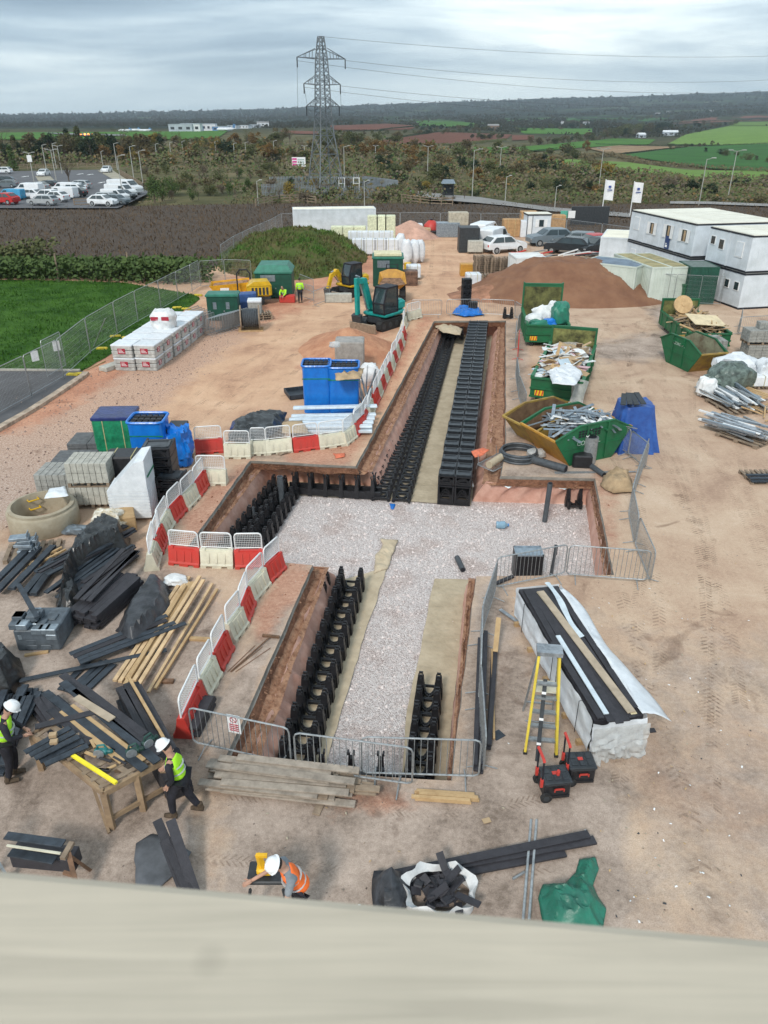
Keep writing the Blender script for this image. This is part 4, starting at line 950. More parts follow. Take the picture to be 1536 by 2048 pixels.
# ---------------- plastic barriers ----------------
def block_barrier(colm,nm):
 t=T('plastic_barrier',nm,'barrier'); b=MB(); pf=[(-.22,0),(-.22,.1),(-.17,.14),(-.09,.50),(.09,.50),(.17,.14),(.22,.1),(.22,0)]
 n_=len(pf)
 for x0,x1,z in [(0.01,.18,0),(.18,.36,.07),(.36,.64,0),(.64,.82,.07),(.82,.99,0)]:
  q=[(y,max(z_,z)) for y,z_ in pf]; b.prism(q,x0,x1,'x')
 b.prism([(-.095,.50),(-.075,.56),(.075,.56),(.095,.50)],.0,.16,'x'); b.prism([(-.095,.50),(-.075,.56),(.075,.56),(.095,.50)],.84,1.0,'x'); b.box(.16,-.05,.49,.84,.05,.53)
 for x in (.26,.5,.74): b.bar((x,-.19,.16),(x,-.105,.46),.05,.02,up=(0,1,0)); b.bar((x,.19,.16),(x,.105,.46),.05,.02,up=(0,1,0))
 bl=P('block',b,colm,t)
 f=MB(); f.tube([(.04,0,.5),(.04,0,.98),(.07,0,1.04),(.13,0,1.07),(.87,0,1.07),(.93,0,1.04),(.96,0,.98),(.96,0,.5)],.022,6); f.tube([(.04,0,.60),(.96,0,.60)],.016,5); fr=P('mesh_frame',f,whs,t,True)
 w=MB()
 for k in range(15): w.bar((.09+k*.0586,0,.6),(.09+k*.0586,0,1.06),.007,.007)
 for k in range(7): w.bar((.05,0,.66+k*.06),(.95,0,.66+k*.06),.007,.007)
 P('wire_mesh',w,whs,t); return Proto(t)
BR=block_barrier(redp,'red block'); BW=block_barrier(whp,'white block')
def bars(L_,desc):
 for i,(c,p0,p1) in enumerate(L_):
  loc,yaw,le=FR(p0,p1);
  d=Vector((math.cos(yaw),math.sin(yaw),0)); nrm=Vector((-d.y,d.x,0))*.2
  (BR if c=='r' else BW).at(loc+nrm,yaw,('red' if c=='r' else 'cream')+' plastic barrier '+(desc[i] if isinstance(desc,list) else desc),'red and cream plastic barriers',scale=(max(.6,min(1.35,le)),1,1))
bars([('w',(817,643),(853,634)),('w',(812,660),(818,645)),('r',(812,682),(815,660)),('w',(808,697),(811,680)),('r',(802,707),(808,695)),('w',(798,720),(802,707)),('r',(790,730),(798,718)),('w',(788,745),(792,730)),('r',(780,757),(787,743)),('w',(774,770),(780,757)),('r',(768,785),(774,770)),('w',(762,798),(768,784)),('r',(755,812),(762,797)),('w',(745,842),(754,811)),('r',(733,857),(745,834)),('w',(716,872),(733,854))],'in the curved run along the left side of the long trench')
bars([('r',(716,876),(738,853)),('w',(695,893),(716,876)),('w',(640,900),(692,892)),('r',(588,906),(640,899)),('w',(533,911),(586,905)),('w',(502,912),(533,911)),('w',(448,918),(502,918)),('r',(391,910),(448,906))],['beside the sheeted steel, red corner unit','at the corner next to the red corner unit','right of the single red unit in front of the white sheets','in front of the white steel sheets','left of the red unit by the white sheets','below the black tarpaulin','between the tarpaulin and the blue bag','next to the blue wrapped stack'])
bars([('w',(392,971),(453,972)),('r',(402,996),(422,968)),('w',(378,1022),(402,996)),('r',(352,1048),(377,1020)),('w',(332,1085),(352,1048)),('r',(327,1110),(338,1078)),('w',(318,1142),(327,1100))],['standing in front of the black plastic lid by the pit corner','just below the pit corner, beside the small white bag','second from the pit corner going down the left side','above the green strap on the pit edge','facing the white wrapped tall stack','between two cream units at the bend','seen end-on at the lower left bend'])
bars([('r',(337,1130),(399,1136)),('w',(401,1136),(467,1138)),('r',(470,1139),(528,1138)),('r',(543,1168),(574,1138)),('w',(510,1208),(543,1170)),('r',(498,1250),(513,1208)),('w',(471,1288),(499,1250)),('r',(446,1345),(470,1298)),('w',(420,1398),(446,1350)),('r',(386,1480),(420,1400))],['facing us left of the cream unit below the left wing','facing us in the middle of the short row below the left wing','facing us below the grey tray','at the top of the line going down beside the near trench','second from the top of the line beside the near trench','above the broom in the line beside the near trench','level with the broom head in the near line','beside the pale timber lengths','third from the bottom beside the pale timber','at the bottom end of the line behind the crowd barrier'])
# ---------------- crowd barriers ----------------
def crowd(m_,nm='grey tubular crowd barrier'):
 t=T('crowd_barrier',nm,'barrier'); f=MB(); f.tube([(.0,0,.25),(.0,0,.98),(.03,0,1.06),(.11,0,1.1),(2.09,0,1.1),(2.17,0,1.06),(2.2,0,.98),(2.2,0,.25),(2.17,0,.2),(2.1,0,.17),(.1,0,.17),(.03,0,.2)],.019,6,closed=True); P('frame',f,m_,t,True)
 w=MB()
 for k in range(17): w.tube([(.12+k*.1225,0,.17),(.12+k*.1225,0,1.1)],.0075,4,cap=False)
 P('upright_bars',w,m_,t)
 for x in (.25,1.95):
  b=MB(); b.tube([(x,0,.2),(x,0,.1),(x,-.30,.015)],.014,5); b.tube([(x,0,.1),(x,.30,.015)],.014,5); P('foot',b,m_,t)
 return Proto(t)
CB=crowd(galv); CBR=crowd(redp,'red tubular crowd barrier')
def cb(p0,p1,label,pr=None,z=0,ln=None):
 loc,yaw,le=FR(p0,p1,z+.1); loc.z=z; s=max(.45,min(1.15,le/2.2)); return (pr or CB).at(loc,yaw,label,'crowd barriers',scale=(s,1,1))
cb((388,1489),(583,1532),'grey crowd barrier carrying a white notice at the near left of the trench'); cb((593,1541),(824,1573),'grey crowd barrier in the middle in front of the near trench'); cb((724,1550),(957,1557),'grey crowd barrier overlapping another in front of the near trench')
cb((966,1548),(957,1400),'grey crowd barrier beside the long black boards, nearest of the right run'); cb((957,1398),(961,1275),'second grey crowd barrier of the run right of the near trench'); cb((962,1272),(990,1185),'third grey crowd barrier of the run, above the loose steel strip')
cb((990,1178),(1128,1150),'grey crowd barrier in front of the black chamber box'); cb((1132,1152),(1292,1164),'grey crowd barrier across the foot of the right wing'); cb((1300,1166),(1270,1092),'grey crowd barrier at the lower right corner of the pit'); cb((1268,1090),(1257,1030),'grey crowd barrier beside the small soil pile'); cb((1257,1028),(1272,975),'grey crowd barrier right of the beige cloth heap')
cb((1273,972),(1290,925),'grey crowd barrier edge-on below the blue tarpaulin'); cb((1256,910),(1290,938),'grey crowd barrier in front of the blue covered pallet, right one'); cb((1214,884),(1255,909),'grey crowd barrier in front of the blue covered pallet, left one')
cb((823,631),(883,631),'grey crowd barrier behind the cream block at the far end of the trench'); cb((893,630),(958,629),'grey crowd barrier behind the tall black crate tower'); cb((961,629),(1027,632),'grey crowd barrier behind the small upright black crate'); cb((1029,634),(1047,646),'grey crowd barrier turning the far right corner of the trench'); cb((1046,647),(1031,672),'grey crowd barrier next to the green skip with white sacks'); cb((1031,674),(1030,712),'grey crowd barrier beside the red one, upper'); cb((1036,694),(1034,748),'red crowd barrier in the grey run right of the long trench',CBR); cb((1031,752),(1036,790),'grey crowd barrier below the red one'); cb((1036,792),(1052,838),'grey crowd barrier ending at the rusty skip')
cb((1474,668),(1540,664),'grey crowd barrier behind the stone pallets at the right edge'); cb((1477,668),(1480,640),'grey crowd barrier seen edge-on at the right'); cb((1508,680),(1560,676),'grey crowd barrier nearest the stone pallets at the right edge')
cb((594,592),(628,602),'grey crowd barrier left of the hi-vis worker by the compressor'); cb((628,612),(660,600),'grey crowd barrier right of the standing hi-vis worker'); cb((600,575),(640,592),'grey crowd barrier at the foot of the grass mound')
for i in range(11):
 a=G(415+i*5.4,674-i*1.4); CB.at(a,R(66),'grey crowd barrier leaning in the stacked row by the green cabinet','stored crowd barriers',scale=(.72,1,.95))
for i in range(6):
 a=G(375+i*6,655+i*3); CB.at(a,R(65),'grey crowd barrier standing behind the block pallets','stored crowd barriers behind the block pallets',scale=(.6,1,1))
# lying barrier at pit edge
l_=G(948,926,.05); CB.at(l_,(R(96),0,R(48)),'grey crowd barrier lying tilted at the edge of the pit',None,scale=(.7,1,.8))
# notice
t=T('safety_notice','white notice with red writing hung on the near left crowd barrier','notice',G(463,1500,0)+Vector((0,-.05,0)),R(-15)); b=MB(); b.prism([(0,.55),(.28,.55),(.28,1.02),(0,1.02)],0,.01); P('sheet',b,whm,t)
b=MB(); redi=mat('red_ink',(.55,.05,.08),.7)
for k in range(14):
 a=6.283*k/14; b.bar((.14+.07*math.cos(a),-.006,.9+.07*math.sin(a)),(.14+.07*math.cos(a+.45),-.006,.9+.07*math.sin(a+.45)),.004,.014,up=(0,0,1))
b.bar((.09,-.006,.95),(.19,-.006,.85),.004,.014)
for k in range(4): b.box(.04,-.008,.76-k*.05,.24,-.004,.785-k*.05)
P('printing',b,redi,t)
# ---------------- mesh fence panels ----------------
def heras(full=True):
 t=T('mesh_fence_panel','grey mesh fence panel','fence'); f=MB(); f.tube([(.02,0,.05),(.02,0,1.9),(.10,0,1.98),(3.38,0,1.98),(3.46,0,1.9),(3.46,0,.05)],.021,5); f.tube([(.02,0,.15),(3.46,0,.15)],.018,4); P('frame',f,galv,t)
 w=MB()
 for k in range(34): w.bar((.1+k*.1,0,.15),(.1+k*.1,0,1.96),.005,.005)
 for k in range(7): w.bar((.02,0,.3+k*.26),(3.46,0,.3+k*.26),.005,.005)
 P('wire_mesh',w,galv,t); return Proto(t)
HF=heras()
def hf(p0,p1,label,h=1,group='mesh fence panels'):
 loc,yaw,le=FR(p0,p1); return HF.at(loc,yaw,label,group,scale=(le/3.48,1,h))
LB=[(-25,845),(64,795),(128,758),(182,708),(236,671),(277,646),(323,621),(357,601),(385,585),(402,574)]
LBL=['on the tarmac at the left edge','with a white notice on the tarmac','at the kerb corner with yellow feet','with a diagonal prop beside the lawn','left of the bagged blocks pallet','level with the white bulk bag','beyond the white bulk bag','above the yellow fence feet','nearly at the green cabinet','last before the bend by the yellow dumper']
for i,(a,b) in enumerate(zip(LB,LB[1:])): hf(a,b,'grey mesh fence panel '+LBL[i])
for i,(a,b) in enumerate([((404,576),(452,572)),((452,572),(505,574))]): hf(a,b,'grey mesh fence panel before the bramble hedge, '+['left of the timber post','right behind the yellow skip'][i])
for a,b in [((445,538),(470,518)),((470,518),(505,498)),((505,498),(540,480)),((540,480),(565,464)),((565,464),(640,462)),((640,462),(720,461)),((720,461),(800,461)),((800,461),(880,462)),((880,462),(960,463)),((960,463),(1040,464)),((1060,470),(1130,478)),((1130,478),(1200,488)),((1200,488),(1262,498))]:
 loc,yaw,le=FR(a,b); k=max(1,round(le/3.5)); d=Vector((math.cos(yaw),math.sin(yaw),0))
 for i in range(k): HF.at(loc+d*(le/k*i),yaw,'grey mesh fence panel in the far fence along the scrub field','far mesh fence',scale=(le/k/3.48,1,1))
for a,b,l in [((1290,605),(1345,607),'grey mesh fence panel at the foot of the soil heap'),((1345,607),(1395,610),'grey mesh fence panel in front of the cream container'),((1395,610),(1440,612),'grey mesh fence panel near the green wheeled bin')]: hf(a,b,l)
FB=MB(); FB.rbox(0,0,0,.62,.22,.13,.03)
fbm_=FB.mesh('fence_foot',yeld)
for i,(x,y) in enumerate([(132,752),(148,752),(192,700),(220,676),(243,678),(284,655),(345,618),(363,620),(388,592)]):
 o=link('ballast_block',fbm_,None,G(x,y),R(random.uniform(-20,20))); tag(o,'yellow ballast block '+['at the kerb corner, left of the pair','at the kerb corner, right of the pair','on the lawn edge above the stone kerb','left of the bulk bag pallets, upper','left of the bulk bag pallets, lower','level with the first block pallets','behind the white bulk bag, left','behind the white bulk bag, right','near the green cabinet'][i],'ballast block','yellow ballast blocks')
for nm,(x,y),yw in [('white notice on the mesh fence over the tarmac',(75,760),50),('white notice on the gate panel by the lawn',(117,738),45)]:
 b=MB(); b.prism([(0,.95),(.36,.95),(.36,1.45),(0,1.45)],0,.02); M1('fence_notice',nm,'notice',b,whm,G(x,y)+Vector((0,-.1,0)),R(yw))
hf((96,757),(133,735),'narrow mesh gate panel standing open beside the lawn kerb',.95)
# ---------------- vehicles ----------------
def car_proto(kind):
 t=T('parked_'+('van' if kind=='van' else 'car'),'parked '+kind,'van' if kind=='van' else 'car')
 if kind=='van': Lh,Wd=5.0,1.9; low=[(-2.5,.35),(-2.5,1.05),(-2.35,1.12),(2.5,1.12),(2.5,.35)]; prof=[(-2.5,.3),(-2.52,.8),(-2.4,1.05),(-1.75,1.2),(-1.05,1.85),(-.8,1.93),(2.35,1.93),(2.5,1.8),(2.52,.5),(2.45,.3)]
 elif kind=='suv': Lh,Wd=4.6,1.88; prof=[(-2.28,.38),(-2.3,.78),(-2.1,.98),(-1.2,1.08),(-.45,1.58),(-.1,1.66),(1.5,1.62),(2.15,1.12),(2.28,.95),(2.28,.45)]
 elif kind=='estate': Lh,Wd=4.7,1.82; prof=[(-2.33,.3),(-2.35,.62),(-2.15,.82),(-1.2,.95),(-.4,1.40),(0,1.46),(1.7,1.42),(2.2,1.0),(2.33,.85),(2.33,.35)]
 else: Lh,Wd=4.1,1.76; prof=[(-2.03,.3),(-2.05,.62),(-1.85,.84),(-1.05,.97),(-.35,1.43),(0,1.49),(1.2,1.46),(1.85,1.05),(2.03,.9),(2.03,.35)]
 b=MB(); belt=1.12 if kind=='van' else (1.02 if kind=='suv' else .9)
 n=len(prof)
 ws=[]
 for s in (-1,-.93,.93,1):
  ws.append([])
  for x,z in prof:
   tap=1 if z<=belt else 1-.18*(z-belt)/.6*(1 if kind!='van' else .45)
   zz=z if abs(s)<.95 else (z*.965+ .02 if z>belt else z)
   ws[-1].append((x*(1 if abs(s)<.95 else .985),s*Wd/2*tap,zz))
 vs=sum(ws,[]); fs=[tuple(range(n)),tuple(range(4*n-1,3*n-1,-1))]
 for k in range(3):
  for i in range(n): fs.append((k*n+i,(k+1)*n+i,(k+1)*n+(i+1)%n,k*n+(i+1)%n))
 b.add(vs,fs)
 for x in (-Lh*.31,Lh*.30):
  for s in (-1,1): b.tube([(x,s*(Wd/2-.18),.36),(x,s*(Wd/2+.005),.36)],.40,14)
 P('body',b,mat('car_paint_white',(.72,.74,.76),.25,.04,2,spec=.6),t,False)
 def win(nm,pts):
  b=MB();
  b.add(pts,[tuple(range(len(pts)))]); P(nm,b,glass,t)
 zt=prof[5][1]-.1; x4,z4=prof[3]; x5,z5=prof[5]
 hw=Wd/2*.82
 # windscreen along the slope from prof[3] to prof[4]
 def lerp(a,b,u): return (a[0]+(b[0]-a[0])*u,a[1]+(b[1]-a[1])*u)
 p0=lerp(prof[3],prof[4],.1); p1=lerp(prof[3],prof[4],.92); o=.02
 win('windscreen',[(p0[0]-o,-hw,p0[1]+o),(p0[0]-o,hw,p0[1]+o),(p1[0]-o,hw*.92,p1[1]+o),(p1[0]-o,-hw*.92,p1[1]+o)])
 if kind=='van':
  for s in (-1,1): win('side_window',[(-1.45,s*(Wd/2+.004),1.2),(-.35,s*(Wd/2+.004),1.2),(-.35,s*(Wd/2*.93),1.72),(-1.0,s*(Wd/2*.93),1.72)])
 else:
  r0=prof[7] if len(prof)>9 else prof[6];
  for s in (-1,1):
   k1=1-.18*.1;
   win('side_window',[(prof[3][0]+.35,s*(Wd/2*.985+.006),belt+.06),(.45,s*(Wd/2*.985+.006),belt+.06),(.45,s*(Wd/2*(1-.18*(zt-belt)/.6)+.012),zt),(prof[4][0]+.1,s*(Wd/2*(1-.18*(zt-belt)/.6)+.012),zt)])
   win('side_window',[(.53,s*(Wd/2*.985+.006),belt+.06),(prof[7][0]-.25,s*(Wd/2*.985+.006),belt+.06),(prof[6][0]-.15,s*(Wd/2*(1-.18*(zt-belt)/.6)+.012),zt),(.53,s*(Wd/2*(1-.18*(zt-belt)/.6)+.012),zt)])
  q0=lerp(prof[6],prof[7],.15); q1=lerp(prof[6],prof[7],.9); win('rear_window',[(q0[0]+o,-hw*.9,q0[1]+o),(q0[0]+o,hw*.9,q0[1]+o),(q1[0]+o,hw,q1[1]+o),(q1[0]+o,-hw,q1[1]+o)])
 for x in (-Lh*.31,Lh*.30):
  for s in (-1,1):
   b=MB(); b.tube([(x,s*(Wd/2-.17),.33),(x,s*(Wd/2+.02),.33)],.33,14); w=P('wheel',b,rub,t); b=MB(); b.tube([(x,s*(Wd/2+.02),.33),(x,s*(Wd/2+.035),.33)],.2,10); P('rim',b,galv,w)
 for s in (-1,1):
  b=MB(); b.rbox(-Lh/2-.02,s*Wd*.36-.16,.62,-Lh/2+.12,s*Wd*.36+.16,.76,.02); P('headlight',b,steel,t)
  b=MB(); b.rbox(Lh/2-.1,s*Wd*.4-.1,.7,Lh/2+.02,s*Wd*.4+.1,.9,.02); P('tail_light',b,redp,t)
 return Proto(t)
CAR={k:car_proto(k) for k in ('hatchback','suv','estate','van')}
PT={'white':None,'silver':mat('car_paint_silver',(.42,.44,.45),.3,.05,2,metal=.3),'grey':mat('car_paint_grey',(.13,.16,.18),.3,.05,2),'dark':mat('car_paint_dark',(.025,.03,.035),.25,.05,2),'red':mat('car_paint_red',(.45,.02,.02),.3,.05,2),'bluegrey':mat('car_paint_bluegrey',(.16,.20,.23),.3,.05,2),'blue':mat('car_paint_blue',(.05,.3,.5),.3,.05,2)}
for k in CAR: CAR[k].at((0,-500,-50)) # keeps prototypes unmoved until replaced below
PROTO_HIDE=[CAR[k].r for k in CAR]
def vehicle(kind,c,x,y,yaw,label,group,z=0,s=1.0):
 rc={'body':PT[c]} if PT[c] else None
 return dup(CAR[kind].r,G(x,y,z),R(yaw),label,group,s,rc)
gp='cars parked on the site'
vehicle('van','white',968,482,-115,'white van at the back of the row by the pallets, pale roof',gp); vehicle('van','white',985,494,-118,'white van between the rear van and the white sports utility car',gp); vehicle('suv','white',1006,504,-155,'white sports utility car with black windows in front of the vans',gp,s=.95)
vehicle('suv','bluegrey',1098,490,12,'blue grey saloon beside the small white site cabin',gp); vehicle('estate','grey',1150,493,-12,'dark grey hatchback behind the dark car row, farthest',gp); vehicle('suv','dark',1135,507,-28,'dark car nearest the pallets among the parked cars',gp,s=.95); vehicle('hatchback','red',1182,499,20,'red hatchback between the dark cars',gp); vehicle('suv','dark',1192,508,30,'black hatchback in front of the red one by the white cabin',gp,s=.95)
gp='vehicles in the overflow car park'
ov=[('van','white',252,388,158,'white van at the top of the right row with dark side window',1.15),('van','white',243,394,158,'white van second from the top of the right row',1),('hatchback','dark',250,398,158,'dark maroon car between two white vans',.9),('van','white',232,401,160,'small white van in the middle of the right row',.85),('estate','silver',220,404,165,'pale silver car in the right row',.95),('suv','grey',236,408,160,'grey car tucked behind the silver car',.8),('hatchback','white',207,411,168,'white car with black roof at the near end of the right row',1),
('estate','silver',158,377,-8,'silver car parked at the far end of the centre row',.95),('hatchback','white',150,383,-8,'white car second in the centre row',.95),('suv','white',145,389,-12,'white car third in the centre row',1),('hatchback','dark',152,393,-12,'dark car behind the small white van',.9),('van','white',128,397,-12,'white van with open sides in the centre row',.9),('van','white',130,384,-10,'boxy white van behind the dark car',.8),('hatchback','white',112,403,-15,'white hatchback near the front of the centre row',1),('suv','white',95,402,-18,'white car at the front left of the centre row',1),('estate','silver',88,410,-14,'silver grey car at the near corner among the bushes',.95),
('van','white',60,388,-10,'white van half hidden behind the strip of bushes',.9),('hatchback','silver',78,380,-10,'silver car under the left lamp post',.9),('estate','dark',95,376,-10,'dark car beyond the left lamp post',.9),('hatchback','white',62,396,-12,'white car hidden behind bushes at left',.9),('hatchback','red',10,408,-15,'red car at the left edge of the overflow car park',1.05),('van','blue',25,399,-10,'camper with a light blue roof beside the red car',.8),
('suv','dark',8,369,10,'black car at the left edge, rear',.9),('estate','grey',12,375,8,'grey car at the left edge, front',.9),('hatchback','white',88,352,92,'white car facing us on the far strip at left',.95),('hatchback','white',214,345,92,'white car facing us alone at the far right',.95),('estate','white',5,347,0,'white car at the far left edge under the trees',.95)]
for k,c,x,y,yw,l,s in ov: vehicle(k,c,x,y,yw,l,gp,.4,s)
for o in PROTO_HIDE:
 def rm(o):
  for q in KIDS[o.name]: rm(q)
  bpy.data.objects.remove(o)
 rm(o)
# ---------------- site cabins and containers ----------------
def cabin_unit(w,l,h,windows,label,group=None,loc=(0,0,0),rz=0,door=False):
 t=T('site_cabin',label,'cabin',loc,rz,group); b=MB(); b.rbox(0,0,.1,w,l,h-.12,.03)
 for s in range(int(l/.4)): b.box(-.012,.2+s*.4,.2,.0,.24+s*.4,h-.2); b.box(w,.2+s*.4,.2,w+.012,.24+s*.4,h-.2)
 for x in (0.02,w-.08): b.box(x,-.02,.1,x+.06,-.0,h-.12)
 P('wall',b,cabw,t); b=MB(); b.box(-.03,-.03,h-.12,w+.03,l+.03,h-.03); b.box(-.02,-.02,0,w+.02,l+.02,.1); P('black_trim',b,trimk,t)
 b=MB(); b.box(.04,.05,h-.03,w-.04,l-.04,h+.02); b.box(w*.2,l*.28,h+.02,w*.7,l*.3,h+.04); P('roof',b,cabr,t)
 for x0,x1,z0,z1,kind in windows:
  b=MB(); b.box(x0-.05,-.045,z0-.05,x1+.05,-.003,z1+.05); f=P('window',b,whs,t); b=MB(); b.box(x0,-.055,z0,x1,-.048,z1); P('pane',b,glass if kind!='p' else cabw,f)
  if kind=='s':
   b=MB(); b.bar((x0-.05,-.1,z0),(x0-.05,-.1,z1),.02,.0);
   b=MB(); b.box(x0-.42,-.09,z0-.05,x0-.06,-.05,z1+.05); b.box(x1+.06,-.09,z0-.05,x1+.42,-.05,z1+.05); P('shutter',b,whs,f); b=MB(); b.box((x0+x1)/2-.05,-.06,z0,(x0+x1)/2+.2,-.056,z1-.05); P('blind',b,cardb,f)
 if door:
  b=MB(); b.box(.25,-.05,.12,1.1,-.003,2.1); d=P('door',b,whs,t); b=MB(); b.cb((1.0,-.07,1.1),(.05,.04,.12)); P('handle',b,trimk,d)
 return t
fa=G(1265,419,4.8); fb=G(1395,447,4.8); dv=(fb-fa); yaw=math.atan2(dv.y,dv.x); uw=dv.length/4; dn=dv.normalized(); hS=2.38; ln=7.2
# cabins' local x runs along the facade (from far left to near right), local y runs back
lat=Vector((-dn.y,dn.x,0));
nmz=['far left','second from the left','third from the left','near right']
wins={0:[(.7,1.5,1.0,1.9,'p')],1:[(.9,1.45,.95,1.75,'s')],2:[(.95,1.5,1.0,1.85,'s')],3:[(.75,1.35,1.0,1.8,'s')]}
base=Vector((fa.x,fa.y,0))
for lv in (1,0):
 for k in range(4):
  cabin_unit(uw-.03,ln,hS,wins[k] if lv else ([(.8,1.5,1.0,1.8,'p')] if k!=2 else [(.8,1.4,.9,1.7,'s')]),('upper' if lv else 'lower')+' storey white cabin in the block of four, '+nmz[k],'stacked site cabins, block of four',base+dn*(uw*k)+Vector((0,0,lv*(hS+.02))),yaw)
a=T('site_sign','dark blue site sign under an upper cabin window','sign',base+dn*(uw*2.42)-lat*(.07)+Vector((0,0,2.55)),yaw); b=MB(); b.box(0,0,0,.62,.03,.95); P('panel',b,mat('navy_sign',(.02,.05,.16),.5),a); b=MB(); b.box(.1,-.006,.12,.4,-.001,.3); b.box(.1,-.006,.36,.3,-.001,.42); P('lettering',b,whm,a)
fc=G(1423,452,4.8); base2=Vector((fc.x,fc.y,0))
for lv in (1,0):
 for k,nm in enumerate(['left','near right']):
  cabin_unit(uw-.03,ln,hS,([(.35,.8,1.3,1.8,'g'),(1.35,1.85,1.1,1.7,'g')] if k==0 else [(.9,1.6,.9,1.8,'p')]) if lv else [(.4,.85,1.2,1.7,'g'),(1.5,1.95,1.2,1.7,'g')],('upper' if lv else 'lower')+' storey white cabin in the right-hand block, '+nm,'stacked site cabins, right block',base2+dn*(uw*k)+Vector((0,0,lv*(hS+.02))),yaw)
def container(label,loc,yaw,w,l,h,wallm,roofm,name='shipping_container',open_end=False,cat='container'):
 t=T(name,label,cat,loc,yaw); b=MB(); b.box(.03,.03,.08,w-.03,l-.03,h-.08)
 for s in range(int(w/.22)): b.box(.1+s*.22,.0,.15,.2+s*.22,.03,h-.12) if s*.22+.3<w else None; b.box(.1+s*.22,l-.03,.15,.2+s*.22,l,h-.12)
 for s in range(int(l/.22)-1): b.box(.0,.1+s*.22,.15,.03,.2+s*.22,h-.12); b.box(w-.03,.1+s*.22,.15,w,.2+s*.22,h-.12)
 P('walls',b,wallm,t); b=MB();
 for x in (0,w-.1):
  for y in (0,l-.1): b.box(x,y,0,x+.1,y+.1,h)
 for y in (-.01,l-.07): b.box(-.005,y,h-.1,w+.005,y+.08,h+.01); b.box(-.005,y,0,w+.005,y+.08,.1)
 for x in (-.01,w-.07): b.box(x,0,h-.1,x+.08,l,h+.012); b.box(x,0,0,x+.08,l,.1)
 P('frame',b,wallm,t); b=MB(); b.box(.06,.06,h-.08,w-.06,l-.06,h-.01)
 for s in range(int(l/.35)-1): b.box(.1,.2+s*.35,h-.01,w-.1,.3+s*.35,h+.005)
 P('roof',b,roofm,t); return t
# mossy cream containers row, seen from their near side
q0=G(1305,535,2.45); q1=G(1382,533,2.45); q2=G(1228,507,2.45); d1=(q1-q0); y1=math.atan2(d1.y,d1.x); dl=(q2-q0);
# long side runs q0->q2 ; build each 2.4 m wide box with local y along dl
yl=math.atan2(dl.y,dl.x)-math.pi/2; L1=dl.length
ux=Vector((math.cos(yl),math.sin(yl),0))
container('cream shipping container with mossy roof behind the soil heap, left',Vector((q0.x,q0.y,0)),yl,1.45,L1,2.45,contw,mossr)
container('cream shipping container with mossy roof behind the soil heap, right',Vector((q0.x,q0.y,0))+ux*1.5,yl,1.4,L1*.98,2.43,contw,mossr)
r0=G(1283,534,2.45); r1=G(1163,521,2.45); rr=(r0-r1)
container('long grey blue roofed container behind the soil heap',Vector((G(1163,521,2.45).x,G(1163,521,2.45).y,0)),math.atan2(rr.y,rr.x),rr.length*.93,3.0,2.4,contw,bluer)
container('dark green steel store beside the cream containers',Vector((G(1381,534,2.5).x+.05,G(1381,534,2.5).y-.1,0)),-.02,1.95,2.6,2.5,green_dk,mat('grey_green_roof',(.16,.2,.19),.7))
container('white steel cabin with one shuttered window left of the cabin block',Vector((G(1202,474,2.5).x,G(1202,474,2.5).y,0)),-.35,2.5,5.5,2.5,cabw,cabr,'site_cabin',cat='cabin')
t=T('cabin_window','shuttered window on the small white steel cabin','window',Vector((G(1202,474,2.5).x,G(1202,474,2.5).y,0))+Vector((.8,-.36,1.2)),-.35)
bpy.data.objects.remove(t)
# small white hut by the parked cars
hb=G(1052,476); t=T('gate_hut','small white hut with dark window among the parked cars','hut',hb,.05); b=MB(); b.rbox(0,0,.05,2.6,2.0,2.3,.03); P('wall',b,cabw,t); b=MB(); b.box(-.06,-.06,2.3,2.66,2.06,2.42); b.box(-.01,-.01,.05,.06,.0,2.3); b.box(.55,-.012,.05,.6,0,2.3); P('black_trim',b,trimk,t); b=MB(); b.box(-.02,-.02,2.42,2.62,2.02,2.46); P('roof',b,cabr,t)
b=MB(); b.box(1.25,-.03,1.1,1.85,-.005,1.9); w=P('window',b,whs,t); b=MB(); b.box(1.3,-.04,1.15,1.8,-.032,1.85); P('pane',b,glass,w); b=MB(); b.box(.9,-.05,1.1,1.22,-.01,1.9); b.box(1.88,-.05,1.1,2.2,-.01,1.9); P('shutter',b,whs,w)
b=MB(); b.box(.1,-.03,.1,.5,-.004,2.1); P('door',b,whs,t)
# white container behind pallets, open container at right edge
container('white steel storage box standing behind the stacked pallets',Vector((G(1028,585).x,G(1028,585).y,0)),.08,2.3,2.6,2.45,mat('white_steel_box',(.68,.69,.68),.6,.08,1),mat('white_steel_box',(.7,.7,.7)))
container('white windowless container far behind the grass mound',Vector((G(588,476,0).x,G(588,476,0).y,0)),.12,9,2.5,2.9,cabw,cabr)
t=container('cream container with open door at the right edge',Vector((G(1502,600).x,G(1502,600).y,0)),-.06,3.2,6,2.4,contw,mat('rusty_roof',(.35,.28,.22),.8))
b=MB(); b.bar((-.0,0,1.2),(-.9,-1.6,1.2),.06,2.3); P('open_door',b,contw,t)
b=MB(); b.box(.1,-.03,.6,1.9,-.01,.7); b.box(.1,-.03,1.5,1.9,-.01,1.6); P('lock_bars',b,galv,t)
